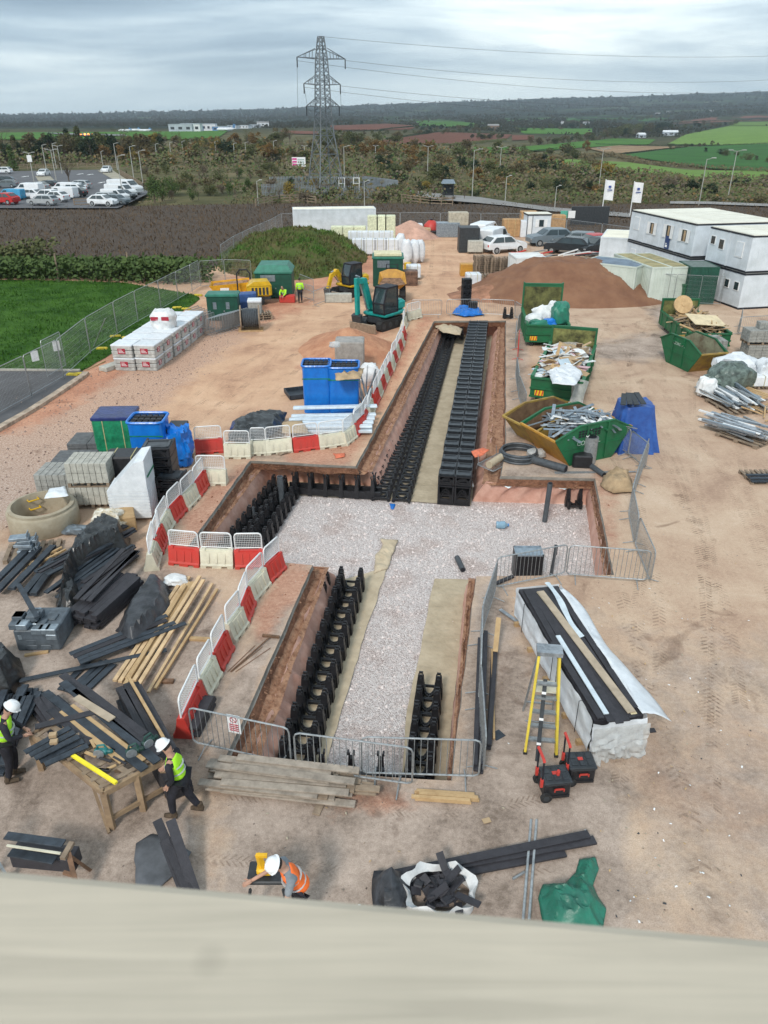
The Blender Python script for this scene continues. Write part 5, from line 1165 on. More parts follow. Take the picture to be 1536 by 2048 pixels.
# banner flags, boundary bits
for i,(x,yb,yt,l) in enumerate([(1203,432,371,'white banner flag on a pole, left of the pair'),(1259,436,375,'white and blue banner flag on a pole, right of the pair')]):
 p=G(x,yb); h=(yb-yt)/F*math.hypot(p.y,CH)*1.03; t=T('banner_flag',l,'flag',p); b=MB(); b.tube([(0,0,0),(0,0,h)],.06,6); P('pole',b,whs,t)
 b=MB(); b.sheet(lambda u,v:(.05+u*1.15,.08*math.sin(u*5+i),h-.1-2.4*(1-v)-.1*u),6,6); fl_=P('flag_cloth',b,whm,t); md=fl_.modifiers.new('s','SOLIDIFY'); md.thickness=.02
 b=MB(); b.cb((.6,-.15,h-.9),(.35,.04,.25)); b.box(.3,-.16,h-1.35,.95,-.13,h-1.25); P('emblem',b,mat('flag_blue',(.04,.08,.3),.6),t)
# ---------------- skips ----------------
def skip(label,p0,p1,ln,h,out,inn,endm,name='skip',ret=False):  # hexagonal builders' skip; p0->p1 is the low sloping end seen, base line
 loc,yaw,w=FR(p0,p1); t=T(name,label,'skip',loc,yaw)
 pf=[(-.55,h),(.25,0),(ln-.75,0),(ln+.05,h*.98)]   # along y
 b=MB(); x0,x1=0,w
 def wall(x,th,sg):
  pass
 # side walls (with raised middle lugs), ends and floor each with thickness
 for x,s in ((0,1),(w,-1)):
  A=[(x,y,z) for y,z in [(-.55,h*.72),(.25,0),(ln-.75,0),(ln+.05,h*.72),(ln*.72,h),(ln*.18,h)]]; B=[(x+s*.04,y,z) for x,y,z in A]
  b.add(A+B,[tuple(range(6)),tuple(range(11,5,-1))]+[(i,6+i,6+(i+1)%6,(i+1)%6) for i in range(6)])
  b.bar((x,-.55,h*.72),(x,ln*.18,h),.09,.05); b.bar((x,ln*.18,h),(x,ln*.72,h),.09,.05); b.bar((x,ln*.72,h),(x,ln+.05,h*.72),.09,.05)
  for y in (ln*.3,ln*.62): b.bar((x-s*.02,y,.1),(x-s*.02,y,h),.07,.08)
  for y in (ln*.34,ln*.58): b.tube([(x,y,h*.8),(x-s*.13,y,h*.8)],.05,8)
  b.bar((x-s*.01,-.1,h*.45),(x-s*.01,ln-.3,h*.45),.03,.06)
 P('side_walls',b,out,t); b=MB()
 for y0,z0,y1,z1 in [(-.55,h*.72,.25,0),(ln+.05,h*.72,ln-.75,0)]:
  b=MB(); b.add([(.0,y0,z0),(w,y0,z0),(w,y1,z1),(0,y1,z1)],[(0,1,2,3)]); b.bar((0,y0,z0),(w,y0,z0),.08,.07); P('end_wall',b,endm,t)
 b=MB()
 b.add([(.05,-.50,h*.70),(w-.05,-.50,h*.70),(w-.05,.29,.04),(.05,.29,.04)],[(0,1,2,3)]); b.add([(.05,ln,h*.70),(w-.05,ln,h*.70),(w-.05,ln-.79,.04),(.05,ln-.79,.04)],[(0,1,2,3)]); b.box(.05,.25,.03,w-.05,ln-.75,.06)
 for x in (.055,w-.055): b.add([(x,-.45,h*.68),(x,.29,.05),(x,ln-.8,.05),(x,ln,h*.68),(x,ln*.72,h*.97),(x,ln*.18,h*.97)],[(0,1,2,3,4,5)])
 P('inside_lining',b,inn,t); return t,w
def waste(root_loc,yaw,w,ln,h,n,mats,label,group,size,name='waste_board',heap=.3,flat=.35,thin=.03,cat='offcut'):
 c,s=math.cos(yaw),math.sin(yaw)
 for i in range(n):
  x=random.uniform(.12,.88)*w; y=random.uniform(.06,.92)*ln; L_=random.uniform(*size[0]); wd=random.uniform(*size[1]); z=h+heap*(1-((x/w-.5)*2)**2)*(1-((y/ln-.5)*2)**2)*random.uniform(.4,1.1)
  b=MB(); d=Vector((random.gauss(0,1),random.gauss(0,1),random.gauss(0,flat))).normalized()*L_/2
  b.bar(-d,d,wd,thin if not isinstance(thin,tuple) else random.uniform(*thin),up=(random.gauss(0,.3),random.gauss(0,.3),1))
  M1(name,label,cat,b,random.choice(mats),(root_loc[0]+c*x-s*y,root_loc[1]+s*x+c*y,root_loc[2]+z),0,group)
def crumpled_lump(name,label,cat,loc,dims,m_,seed=0,n=34,amp=.28,rz=0,smooth=True,flatb=True,group=None,ax=1.6):
 b=MB(); vs=[]; nu,nv=n,n//2
 for j in range(nv+1):
  ph=math.pi*j/nv
  for i in range(nu):
   th=2*math.pi*i/nu; d=Vector((math.sin(ph)*math.cos(th),math.sin(ph)*math.sin(th),math.cos(ph)))
   r=1+amp*.8*fbm(d.x*ax+seed,d.y*ax,d.z*ax,1,2)-amp*.55*abs(nz(d.x*2.6+seed,d.y*2.6,d.z*1.3))-amp*.45*abs(nz(d.x*6.5+seed,d.y*6.5,d.z*2.6+3));
   sq=lambda v:math.copysign(abs(v)**.75,v)
   p=Vector((sq(d.x)*r*dims[0]/2,sq(d.y)*r*dims[1]/2,sq(d.z)*r*dims[2]/2+dims[2]/2));
   if flatb and p.z<0: p.z=0
   vs.append(p)
 fs=[(j*nu+i,j*nu+(i+1)%nu,(j+1)*nu+(i+1)%nu,(j+1)*nu+i) for j in range(nv) for i in range(nu)]
 b.add(vs,fs); return M1(name,label,cat,b,m_,loc,rz,group,smooth)
whtb=mat('white_board',(.70,.72,.72),.6,.1,4); pinkb=mat('pink_board',(.62,.42,.44),.7,.1,3); blub=mat('pale_blue_board',(.45,.55,.62),.6,.1,3); brk=mat('broken_wood',(.34,.25,.16),.85,.25,5)
# roll-on skips with tall tailgate
def bigskip(label,p0,p1,ln,h,yawadj=0,gate=1.2):
 loc,yaw,w=FR(p0,p1); yaw+=yawadj; t=T('open_skip',label,'skip',loc,yaw); b=MB(); th=.07
 b.box(0,0,.25,w,th,h)
 for z in (.28,h*.55,h-.08): b.box(-.03,-.07,z,w+.03,.0,z+.08)
 P('front_wall',b,green_s,t); b=MB()
 for x in (0,w-th):
  b.box(x,th,.25,x+th,ln-th,h)
  xx=x-.04 if x==0 else x+th
  for k in range(int(ln/.9)): b.box(xx,.4+k*.9,.25,xx+.04,.48+k*.9,h-.02)
  b.box(x-.04,0,h-.02,x+th+.04,ln,h+.06)
 b.box(th,th,.25,w-th,ln-th,.32)
 P('side_walls',b,green_s,t); b=MB(); b.box(0,ln-th,.25,w,ln,h+gate*.55)
 for k in range(2): b.box(0 if k==0 else w-.09,ln-.12,.25,.09 if k==0 else w,ln+.04,h+gate*.6)
 b.box(0,ln-.1,h+gate*.55,w,ln+.02,h+gate*.55+.08); P('tailgate',b,green_s,t)
 b=MB(); b.box(.1,ln-th-.015,h*.4,w-.1,ln-th-.003,h+gate*.5); P('gate_lining',b,mat('olive_grime',(.15,.15,.05),.8,.4,2),t)
 b=MB()
 for x in (.25,w-.45):
  for y in (.2,ln-.5): b.tube([(x,y,.13),(x+.2,y,.13)],.13,10)
 b.box(.3,.1,.12,.4,ln-.1,.25); b.box(w-.4,.1,.12,w-.3,ln-.1,.25); P('rollers',b,dkst,t)
 b=MB(); b.box(.22,-.085,.38,.62,-.072,.62); pl=P('hazard_plate',b,mat('hazard_yellow',(.75,.5,.02),.5,.02),t); b=MB()
 for k in range(3): b.add([(.24+k*.14,-.09,.38),(.30+k*.14,-.09,.38),(.34+k*.14,-.09,.62),(.28+k*.14,-.09,.62)],[(0,1,2,3)])
 P('red_stripes',b,redp,pl); return t,loc,yaw,w
t,loc,yaw,w=bigskip('green open skip with white sacks by the far end of the trench',(1050,693),(1135,695),4.2,1.25,0,2.6)
b=MB(); b.sheet(lambda u,v:(.1+u*(w-.2),.1+v*4.0,.85+.15*fbm(u*6,v*9,1)),12,20); P('rubble_fill',b,mat('mixed_rubbish',(.45,.42,.38),.9,.4,9,.5,9,col2=(.2,.17,.13)),t)
for i,(x,y,d,m_,l) in enumerate([(.5,.9,(1.1,1,.8),whtb,'white sack at the left in the far green skip'),(1.0,1.6,(1.3,1.1,1.1),bag,'large white sack in the middle of the far green skip'),(1.95,1.0,(1.1,1.2,1.5),tarpg,'upright green sack at the right in the far green skip'),(.7,.4,(1.3,.8,.6),tarpg,'green sack hanging over the near left edge of the skip'),(1.3,.6,(.9,.8,.6),bluew,'blue sheet bundle between the green sacks'),(1.7,1.9,(1.0,.9,1.3),bag,'grey white sack leaning on the tailgate of the skip')]):
 c,s=math.cos(yaw),math.sin(yaw); crumpled_lump('rubbish_sack',l,'sack',(loc.x+c*x-s*y,loc.y+s*x+c*y,.9),d,m_,i*3.1,24,.4)
t,loc,yaw,w=bigskip('green open skip full of mixed boards and cardboard',(1058,804),(1160,806),6.3,1.2,-.27,1.5)
b=MB(); b.sheet(lambda u,v:(.1+u*(w-.2),.1+v*6.0,1.0+.35*(1-(2*u-1)**2)+.2*fbm(u*6,v*9,1)),12,24); P('rubble_fill',b,mat('mixed_rubbish',(.45,.42,.38)),t)
waste((loc.x,loc.y,0),yaw,w,6.1,1.15,120,[whtb,cardb,brk,wood,whtb,blub,pinkb,cardb,whtb],'broken board piece in the skip of mixed boards','board pieces in the mixed skip',((.3,1.3),(.06,.5)),heap=.5,flat=.18)
c,s=math.cos(yaw),math.sin(yaw)
crumple('plastic_film','white plastic film lying over the near end of the mixed skip','film',[(1095,745),(1140,725),(1165,750),(1150,775),(1105,770)],1.35,wsheet,.25,.12,9)
cl=MB(); cl.sheet(lambda u,v:(w-.55+u*.75+.1*math.sin(u*9+v*3),-.12-.12*math.sin(u*8)-.25*v,1.3-v*1.25),14,10); o=M1('plastic_film','translucent plastic film hanging down the front of the mixed skip','film',cl,clears,(loc.x,loc.y,0),yaw,smooth=True)
t,loc,yaw,w=bigskip('green open skip heaped with waste timber at the right',(1374,702),(1455,702),5.4,1.0,-.02,1.3)
waste((loc.x,loc.y,0),yaw,w,5.2,.85,130,[wood,brk,wood,woodd,cardb],'waste timber piece heaped in the green skip at right','timber pieces in the green skip',((.5,1.7),(.05,.14)),heap=.5,thin=(.02,.06))
c,s=math.cos(yaw),math.sin(yaw)
b=MB(); b.tube([(0,0,-.06),(0,0,.06)],.55,20); b.tube([(0,0,-.1),(0,0,.1)],.12,10); o=M1('cable_drum_end','round wooden cable drum end on top of the timber skip','drum',b,wood,(loc.x+c*.8-s*4.0,loc.y+s*.8+c*4.0,1.7),(R(60),0,yaw))
b=MB(); b.cb((0,0,0),(2.0,1.3,.03)); M1('plywood_sheet','pale plywood sheet lying on the heaped timber skip','board',b,mat('plywood',(.66,.55,.36),.8,.1,2),(loc.x+c*1.2-s*1.2,loc.y+s*1.2+c*1.2,1.45),(R(14),R(6),yaw+.2))
def letters(t,loc,txt,size,rot,m_,name='lettering'):
 cu=bpy.data.curves.new(name,'FONT'); cu.body=txt; cu.size=size; cu.extrude=.004; o=bpy.data.objects.new(name,cu); COL.objects.link(o)
 me=bpy.data.meshes.new_from_object(o.evaluated_get(bpy.context.evaluated_depsgraph_get())); bpy.data.objects.remove(o); me.materials.append(m_)
 o=link(name,me,t,loc,rot); return o
sk,w=skip('green and yellow empty skip with stained inside at the right',(1381,747),(1436,744),2.9,1.55,green_s,mat('stained_inside',(.30,.30,.20),.8,.4,1.5,col2=(.14,.10,.06)),yel_s)
sk.rotation_euler[2]+=.1
letters(sk,(-.03,1.75,1.1),'COASTAL',.22,(R(90),0,R(-90)),mat('faded_lettering',(.40,.50,.43),.7))
sk,w=skip('rusty yellow skip with a little timber, behind the metal skip',(1035,868),(1100,902),2.8,1.35,yel_s,rust_s,yel_s); yw=sk.rotation_euler[2]; lc=sk.location.copy()
sk.location=G(1024,872); lc=sk.location; yw=sk.rotation_euler[2]
waste((lc.x,lc.y,0),yw,2.6,2.4,.45,26,[wood,brk,woodd],'waste timber piece in the rusty yellow skip','timber pieces in the rusty yellow skip',((.4,1.2),(.05,.12)),heap=.4)
sk,w=skip('green skip with amber end full of steel offcuts',(1060,895),(1128,935),3.0,1.55,green_s,rust_s,orgp); lc=sk.location; yw=sk.rotation_euler[2]
letters(sk,(w+.03,.45,.78),'COASTAL',.25,(R(90),0,R(90)),mat('faded_lettering',(.4,.5,.43)))
b=MB()
for r in range(3):
 for c_ in range(7): b.cb((w+.02,.55+c_*.15,1.12+r*.10),(.02,.1,.06))
P('number_plate_marks',b,trimk,sk)
waste((lc.x,lc.y,0),yw,w,2.9,1.1,95,[steel,steelb,galv,whs,steelb],'steel stud offcut in the green and amber skip','steel offcuts in the green and amber skip',((.5,1.7),(.05,.13)),name='steel_offcut',heap=.5,thin=(.01,.05),flat=.13)
# ---------------- earth heaps ----------------
def heap(name,label,cx,cy,rx,ry,h,m_,seed=0,rot=0,shape=.9,res=44,skew=0):
 b=MB(); vs=[(0,0,h*.7+h*.3*.12 if h>3 else h*.97)];
 def zz(r,a):
  rr=r*(1+.16*nz(math.cos(a)*1.3,math.sin(a)*1.3,seed)); return max(-.05,h*(1-rr)**shape if rr<1 else -.05)
 n=res*2
 for j in range(1,res+1):
  r=j/res*1.1
  for i in range(n):
   a=2*math.pi*i/n; x=math.cos(a)*r*rx; y=math.sin(a)*r*ry; z=zz(r,a)*(1+skew*math.cos(a)*r); z=(min(z,h*.7)+max(0,z-h*.7)*.12 if h>3 else z)
   z+=fbm(x+seed*5,y,z,.8)*.1*h*min(1,z/h*3) if z>0 else 0; z+=fbm(x+seed,y,z,4)*.05 if z>0 else 0
   vs.append((x,y,z))
 fs=[(0,1+i,1+(i+1)%n) for i in range(n)]+[(1+(j-1)*n+i,1+j*n+i,1+j*n+(i+1)%n,1+(j-1)*n+(i+1)%n) for j in range(1,res) for i in range(n)]
 b.add(vs,fs); o=M1(name,label,'heap',b,m_,(cx,cy,0),rot,smooth=True); return o
hb=G(1155,590)
heap('soil_heap','large brown soil heap in front of the cream containers',13.2,56.6,7.7,4.6,3.5,heapm,1,-.12,.95,60)
heap('soil_heap','low tail of red soil left of the large brown heap',7.6,56.0,3.0,2.2,.9,mat('red_tail',(.36,.18,.11),.95,.25,1,.9,10,coord='World'),2,0,1.1,30)
g_=G(700,712); heap('sand_heap','red sand heap between the teal excavator and the blue stacks',g_.x-.1,g_.y+1.2,2.75,3.6,1.3,redsand,3,.2,1.0,40)
g_=G(822,475); heap('sand_heap','pale pink sand heap far behind the dumper',g_.x,g_.y+1,3.6,3,1.7,lpink,4,0,1.0,26)
# ---------------- pallets & stacked goods ----------------
def pallet_mb(w=1.2,d=1.0,z=0,b=None):
 b=b or MB()
 for k in range(7): b.box(k*(w-.1)/6,0,z+.118,k*(w-.1)/6+.1,d,z+.14)
 for y in (0,d/2-.05,d-.1): b.box(0,y,z+.022,w,y+.1,z+.118) if 0 else [b.box(x,y,z+.022,x+.1,y+.1,z+.118) for x in (0,w/2-.05,w-.1)]; b.box(0,y,z,w,y+.1,z+.022)
 return b
PAL=Proto(T('wooden_pallet','weathered wooden pallet','pallet')); P('slats',pallet_mb(),woodd,PAL.r)
def pstack(p,n,yaw,label,group,w=1.2,sc=1.0,z=0):
 a=G(*p);
 for i in range(n): PAL.at(a+Vector((random.uniform(-.03,.03),random.uniform(-.03,.03),z+i*.145*sc)),yaw+random.uniform(-.04,.04),label,group,scale=(sc*w/1.2,sc,sc))
pstack((950,562),13,.1,'weathered pallet in the tall rear stack by the white storage box','pallets, tall rear stack',1.5); pstack((980,562),12,.05,'weathered pallet in the rear stack, right-hand column','pallets, rear right column',1.5)
pstack((962,582),8,.02,'weathered pallet in the front stack by the soil heap','pallets, front stack',1.5); pstack((990,584),8,.02,'weathered pallet in the front stack beside the soil heap tail','pallets, front right column',1.4)
pstack((1010,540),7,.02,'pallet in the long low stack left of the white box','pallets, low stack',1.5); pstack((1055,540),5,.05,'pallet in the low stack behind the white storage box','pallets, low rear stack',2.2)
def wrapped(label,p,yaw,w,d,h,m_,name='wrapped_pallet',z=0,pal=True,bands=None,top=None,cat='pallet load',group=None,topm=None,r=.05):
 t=T(name,label,cat,G(*p)+Vector((0,0,z)),yaw,group); zz=0
 if pal: P('pallet',pallet_mb(w,d),woodd,t); zz=.14
 b=MB(); b.rbox(.02,.02,zz,w-.02,d-.02,h,r); P('load',b,m_,t)
 if bands:
  b=MB()
  for x in bands: b.box(x,.015,zz,x+.03,d-.015,h+.006); b.box(x,.012,zz,x+.03,d-.012,h)
  P('straps',b,mat('straps',(.45,.40,.2),.6),t)
 if topm: b=MB(); b.rbox(.0,.0,h-.12,w,d,h+.03,.03); P('top_cover',b,topm,t)
 return t
yw=mat('pale_yellow_wrap',(.66,.68,.48),.6,.15,5); gpl='wrapped block pallets behind the mound'
for i in range(3): wrapped('pale yellow wrapped block pallet in the far row, '+['left','middle','right'][i],(662+i*22,486),.0,1.35,1.2,1.6,yw)
for i in range(3): wrapped('tall pale yellow block stack by the pink sand heap, '+['left','middle','right'][i],(735+i*17,487),0,1.15,1.2,2.7,yw)
for r_ in range(2):
 for i in range(4): wrapped('white wrapped insulation pallet %s the mound, %s'%(['high on the back row behind','in the front row behind'][r_],['leftmost','second','third','rightmost'][i]),(696+i*22+r_*8,500+r_*12),0,1.25,1.1,1.7 if r_==0 else 1.5,wsheet,bands=[.3,.9])
for i,(x,y,h) in enumerate([(795,510,2.0),(806,530,2.3),(822,527,2.1),(833,525,2.0)]):
 crumpled_lump('white_bundle','tall white wrapped bundle '+['behind the cream slab','left of the group by the green store','middle of the group by the green store','right of the group by the haul road'][i],'bundle',G(x+6,y),(1.0,.9,h),wsheet,i*2.3,22,.25)
wrapped('white wrapped block pallet beside the yellow drum',(812,560),0,1.2,1.1,1.1,wsheet,bands=[.3,.9]); wrapped('brown steel tank beside the dumper',(805,572),.0,1.2,1.0,1.1,mat('brown_steel',(.16,.09,.06),.6,.3,3),'steel_tank',pal=False,cat='tank')
wrapped('tall concrete block stack far behind the haul road',(896,474),0,2.2,1.5,2.5,mat('buff_block',(.42,.38,.30),.9,.15,3)); pstack((930,474),8,0,'pallet in the orange stack by the concrete blocks','pallets by the concrete blocks',1.6); pstack((948,473),6,0,'pallet in the grey stack by the concrete blocks','pallets by the concrete blocks, grey',1.7)
for i,(x,y) in enumerate([(806,472),(822,474)]): wrapped(['white wrapped pack left of the timber pack at the back','flat timber pack at the back of the site'][i],(x,y),0,2.2,1.4,1.2-.3*i,[wsheet,cardb][i])
o=T('water_tank','red round tank at the back of the site','tank',G(862,470)); b=MB(); b.lathe([(0,0),(.8,.05),(.9,.5),(.8,1.1),(.4,1.5),(0,1.6)],16); P('tank_body',b,redp,o,True); b=MB(); b.lathe([(0,1.6),(.2,1.6),(.2,1.7),(0,1.7)],10); P('tank_lid',b,trimk,o)
wrapped('blue grey stillage beside the red tank',(872,475),0,2.6,1.4,1.5,steelb,'stillage',pal=False,cat='stillage')
b=MB(); b.box(0,0,0,5,.9,.5); b.box(-.1,-.1,.5,5.1,1,.6); M1('steel_beams','dark steel beams lying on the ground at the back','beams',b,dkst,G(795,474),0)
for i in range(3): wrapped('stacked crate of brown boards left of the gate hut, '+['front left','front right','behind'][i],[(1005,474),(1022,472),(1040,462)][i],0,1.9,1.3,[1.8,1.7,2.1][i],mat('orange_board',(.45,.27,.13),.85,.15,3),pal=False,bands=[.5,1.3])
wrapped('long orange timber pack behind the gate hut',(1075,462),0,3.2,1.4,1.7,mat('orange_board',(.45,.27,.13)),pal=False); wrapped('pale wrapped pack between timber and gate hut',(1040,475),0,1.1,1.2,1.7,wsheet,pal=False)
wrapped('black steel racking beside the haul road',(917,506),0,2.0,2.0,2.3,dkst,'racking',pal=False,cat='rack',top=1); wrapped('pale stone pallet in front of the black racking',(935,508),0,1.5,1.3,1.2,concl)
wrapped('small yellow front bucket lying by the pallets',(920,553),0,1.5,1.0,.95,orgp,'spare_bucket',pal=False,cat='bucket'); wrapped('white wrapped paving pallet by the pallets',(932,583),.05,1.15,1.1,1.25,wsheet,bands=[.3,.8]);
wrapped('black hoarding wall near the flags',(1140,452),.0,4.6,.3,2.2,dkst,'hoarding',pal=False,cat='hoarding')
for i in range(2): b=MB(); b.box(0,0,0,.9,.04,.8); M1('site_notice','white and green board on the far fence, '+['left','right'][i],'notice',b,[mat('green_board',(.1,.4,.3)),whm][i],G(1118+i*14,458)+Vector((0,0,1.2)))
# mixed metal and pallets in front of the cars
for i in range(26):
 x=random.uniform(1015,1190); y=525-abs(x-1100)*.03+random.uniform(-12,5); b=MB(); L_=random.uniform(1.2,3); a=random.uniform(-.5,.5); b.bar((0,0,random.uniform(.1,.5)),(L_*math.cos(a),L_*math.sin(a),random.uniform(.1,.7)),.12,.1); M1('scrap_length','scrap steel or timber length lying in front of the parked cars','scrap',b,random.choice([galv,dkst,woodd,redp,whs]),G(x,y),0,'scrap lengths in front of the cars')
b=MB()
for k in range(8): b.bar((0,k*.3,.2+.02*k),(6,k*.3,.2+.02*k),.25,.06)
M1('steel_decking','flat grey steel decking sheets lying behind the soil heap','decking',b,steelb,G(1085,535),.1)
# right edge goods
def blocks(label,p,yaw,w,d,h,nx,ny,nzz,m_,z=0,name='block_stack',cat='blocks',group=None,pal=True):
 t=T(name,label,cat,G(*p)+Vector((0,0,z)),yaw,group); zz=0
 if pal: P('pallet',pallet_mb(w,d),woodd,t); zz=.14
 b=MB(); dx,dy,dz=w/nx,d/ny,(h-zz)/nzz
 for i in range(nx):
  for j in range(ny):
   for k in range(nzz):
    if 0<i<nx-1 and 0<j<ny-1 and k<nzz-1: continue
    b.rbox(i*dx+.006,j*dy+.006,zz+k*dz+.004,(i+1)*dx-.006,(j+1)*dy-.006,zz+(k+1)*dz-.004,.008)
 P('blocks',b,m_,t); return t
blocks('tall grey paving stack by the right edge barriers',(1492,722),0,1.5,1.0,.85,4,3,5,concb); blocks('grey paving stack on top of the tall stack at right',(1488,722),0,1.6,1.0,.75,4,3,4,concb,z=.86,pal=True); blocks('short pile of setts crowning the right edge stack',(1505,718),0,.5,.5,.35,2,2,2,concb,z=1.62,pal=False)
blocks('grey block stack between the two green skips at right',(1405,725),0,1.15,1.0,1.15,4,3,5,concb); b=MB(); b.box(0,0,0,.5,.35,.12); M1('paving_slab','loose slab on the block stack by the green skips','slab',b,concb,G(1412,722)+Vector((.1,.1,1.16)),.2)
for i,(x,y,d,m_,l) in enumerate([(1468,760,(2.6,1.6,1.3),wsheet,'large white plastic sack by the green and yellow skip'),(1455,782,(2.2,1.6,1.4),mat('green_grey_film',(.13,.17,.15),.25,.3,4,.7,6),'large dark green grey sack heap below the white sack'),(1422,785,(1.2,1,.9),mat('green_grey_film',(.13,.17,.15)),'dark sack leaning beside the yellow skip end'),(1410,792,(1.0,.8,.95),bag,'grey rubbish sack at the left foot of the sack heap'),(1405,786,(.5,.5,.8),wsheet,'small white sack at the left foot of the sack heap'),(1490,762,(1.3,1.1,.8),bsheet,'black sack tucked behind the green grey heap'),(1530,770,(1.3,1.2,1.4),wsheet,'white sack cut by the right edge of the picture'),(1440,770,(1.2,1.0,1.0),mat('green_grey_film',(.13,.17,.15)),'grey green sack behind the big heap')]):
 crumpled_lump('rubbish_sack',l,'sack',G(x,y),d,m_,i*2.7+1,26,.42)
b=MB(); b.cb((0,0,.5),(1.0,.03,1.0)); M1('plywood_sheet','brown plywood sheet leaning among the sacks at right','board',b,brk,G(1508,760),(R(-15),0,R(25)))
wrapped('blue white wrapped small load on a pallet at right',(1492,780),.0,1.2,1.0,.65,wsheet,bands=[.3,.8])
def timberpile(p,yaw,n,L_,w,label,group,mats,z=.15,nm='steel_length',wd=(.05,.12),pal=True,hh=.4):
 a=G(*p);
 if pal: t=PAL.at(a,yaw,'wooden pallet under '+label,None,scale=(w/1.2,L_*.75,1))
 c,s=math.cos(yaw),math.sin(yaw)
 for i in range(n):
  x=random.uniform(.05,.95)*w; l2=L_*random.uniform(.5,1.1); y0=random.uniform(0,L_*.4); zz=z+random.uniform(0,hh); dx=random.gauss(0,.22)
  b=MB(); b.bar((0,0,0),(dx,l2,random.gauss(0,.06)),random.uniform(*wd)*1.5,random.uniform(.03,.08)); M1(nm,label,'length',b,random.choice(mats),(a.x+c*x-s*y0,a.y+s*x+c*y0,zz),yaw,group)
timberpile((1458,832),.18,46,2.6,2.0,'cut steel stud length in the upper metal pile at right','upper metal pile at right',[steel,whs,steelb,galv]); timberpile((1512,900),.62,34,2.4,1.9,'cut steel stud length in the lower metal pile at right','lower metal pile at right',[steelb,galv,whs,steel])
for i in range(7): b=MB(); b.bar((i*.16,0,0),(i*.16+.3,2.6,0),.15,.05); M1('timber_length','pale timber length lying by the upper metal pile','timber',b,wood,G(1512,812)+Vector((0,0,.2+.02*i)),.55,'pale timber lengths at right')
for i in range(10): a=random.uniform(0,3); b=MB(); b.bar((0,0,.1),(math.cos(a)*.9,math.sin(a)*.9,.3),.06,.04); M1('timber_offcut','pale timber offcut between the two metal piles','timber',b,wood,G(random.uniform(1500,1540),random.uniform(812,850)),0,'timber offcuts at right')
for i in range(4):
 b=MB(); b.box(0,0,0,1.3,.13,.045); M1('dark_board','dark grooved board in the small stack at the right edge','board',b,compb,G(1500,968)+Vector((0,.14*i-.1,.1+(.05 if i%2 else 0))),.02,'dark boards at the right edge')
pstack((1502,970),1,.0,'low pallet under the dark boards at the right edge',None)
# blue covered pallet
def draped(name,label,cat,loc,r0,r1,h,m_,seed=3,n=72):
 b=MB(); vs=[]; nv=14
 for j in range(nv+1):
  z=1-j/nv
  for i in range(n):
   a=i/n*6.283; q=.45; sx=math.copysign(abs(math.cos(a))**q,math.cos(a)); sy=math.copysign(abs(math.sin(a))**q,math.sin(a)); u=1-z
   r=r0+(r1-r0)*u**1.2+u*(.07*math.sin(a*9+2*nz(a,1,seed))+.06*nz(a*5,u*2,seed)); vs.append((sx*r,sy*r,z*h+(.05*nz(a*2,3,seed)-.06 if j==0 else 0)))
 vs.append((0,0,h)); b.add(vs,[(j*n+i,j*n+(i+1)%n,(j+1)*n+(i+1)%n,(j+1)*n+i) for j in range(nv) for i in range(n)]+[((nv+1)*n,(i+1)%n,i) for i in range(n)])
 return M1(name,label,cat,b,m_,loc,smooth=True)
o=draped('covered_pallet','pallet under a creased blue tarpaulin beside the metal skip','covered pallet',G(1258,890),.62,.95,1.85,tarpb)
for i in range(4): b=MB(); b.box(0,0,0,.20,1.0,.03); M1('slate_board','dark board weighing down the blue tarpaulin','board',b,dkst,G(1250,898)+Vector((-.55+.26*i,-.3,1.93+.02*(i%2))),(.12,0,-.3+.1*i),'boards on the blue tarpaulin')
b=MB(); b.tube([(0,0,0),(0,0,1.05)],.27,18); o=T('mesh_roll','grey mesh roll standing upright beside the metal skip','roll',G(1176,925)); P('roll_body',b,galv,o,True); b=MB(); b.lathe([(.14,1.055),(.2,1.06)],14); P('roll_core',b,trimk,o)
def coil(label,p,r,n,m_,rt,stack,z=0):
 b=MB()
 for k in range(n): b.tube([(math.cos(a/20*6.283)*(r-.05*(k%2)),math.sin(a/20*6.283)*(r-.05*(k%2)),.05+k*stack) for a in range(20)],rt,6,closed=True)
 return M1('pipe_coil',label,'pipe coil',b,m_,G(*p,z),0,smooth=True)
coil('black coiled pipe lying left of the metal skip',(1037,915),.72,4,gpip,.05,.085)
for i,(p0,p1,r,l) in enumerate([((1062,918),(1132,938),.15,'thick black pipe length lying below the metal skip'),((1180,930),(1208,950),.10,'black pipe end pointing at the beige cloth heap')]):
 a=G(*p0,r); b_=G(*p1,r); b=MB(); b.tube([a-a,b_-a],r,14); o=T('drain_pipe',l,'pipe',a); P('pipe',b,gpip,o,True); b=MB(); d=(b_-a).normalized(); b.tube([(b_-a)+d*.002,(b_-a)+d*.006],r*.8,12); P('opening',b,trimk,o)
wrapped('black plastic tub with a white label beside the mesh roll',(1143,937),-.12,.75,.55,.5,blk,'plastic_tub',pal=False,cat='tub');
crumpled_lump('film_bundle','grey plastic film bundle on the black pipe','film',G(1072,915),(.8,.6,.35),clears,6,20,.4)
o=T('geotextile_roll','beige rolled cloth lying by the tilted barrier','roll',G(978,930,.13)); b=MB(); b.tube([(0,0,0),(.55,.75,0)],.14,14); P('roll_body',b,bei,o,True)
b=MB(); [b.bar((0,k*.05,.02),(3.0,.2+k*.02,.03),.02,.02) for k in range(4)]; M1('steel_rods','thin grey rods lying along the slab edge','rods',b,galv,G(1110,948),-.03)
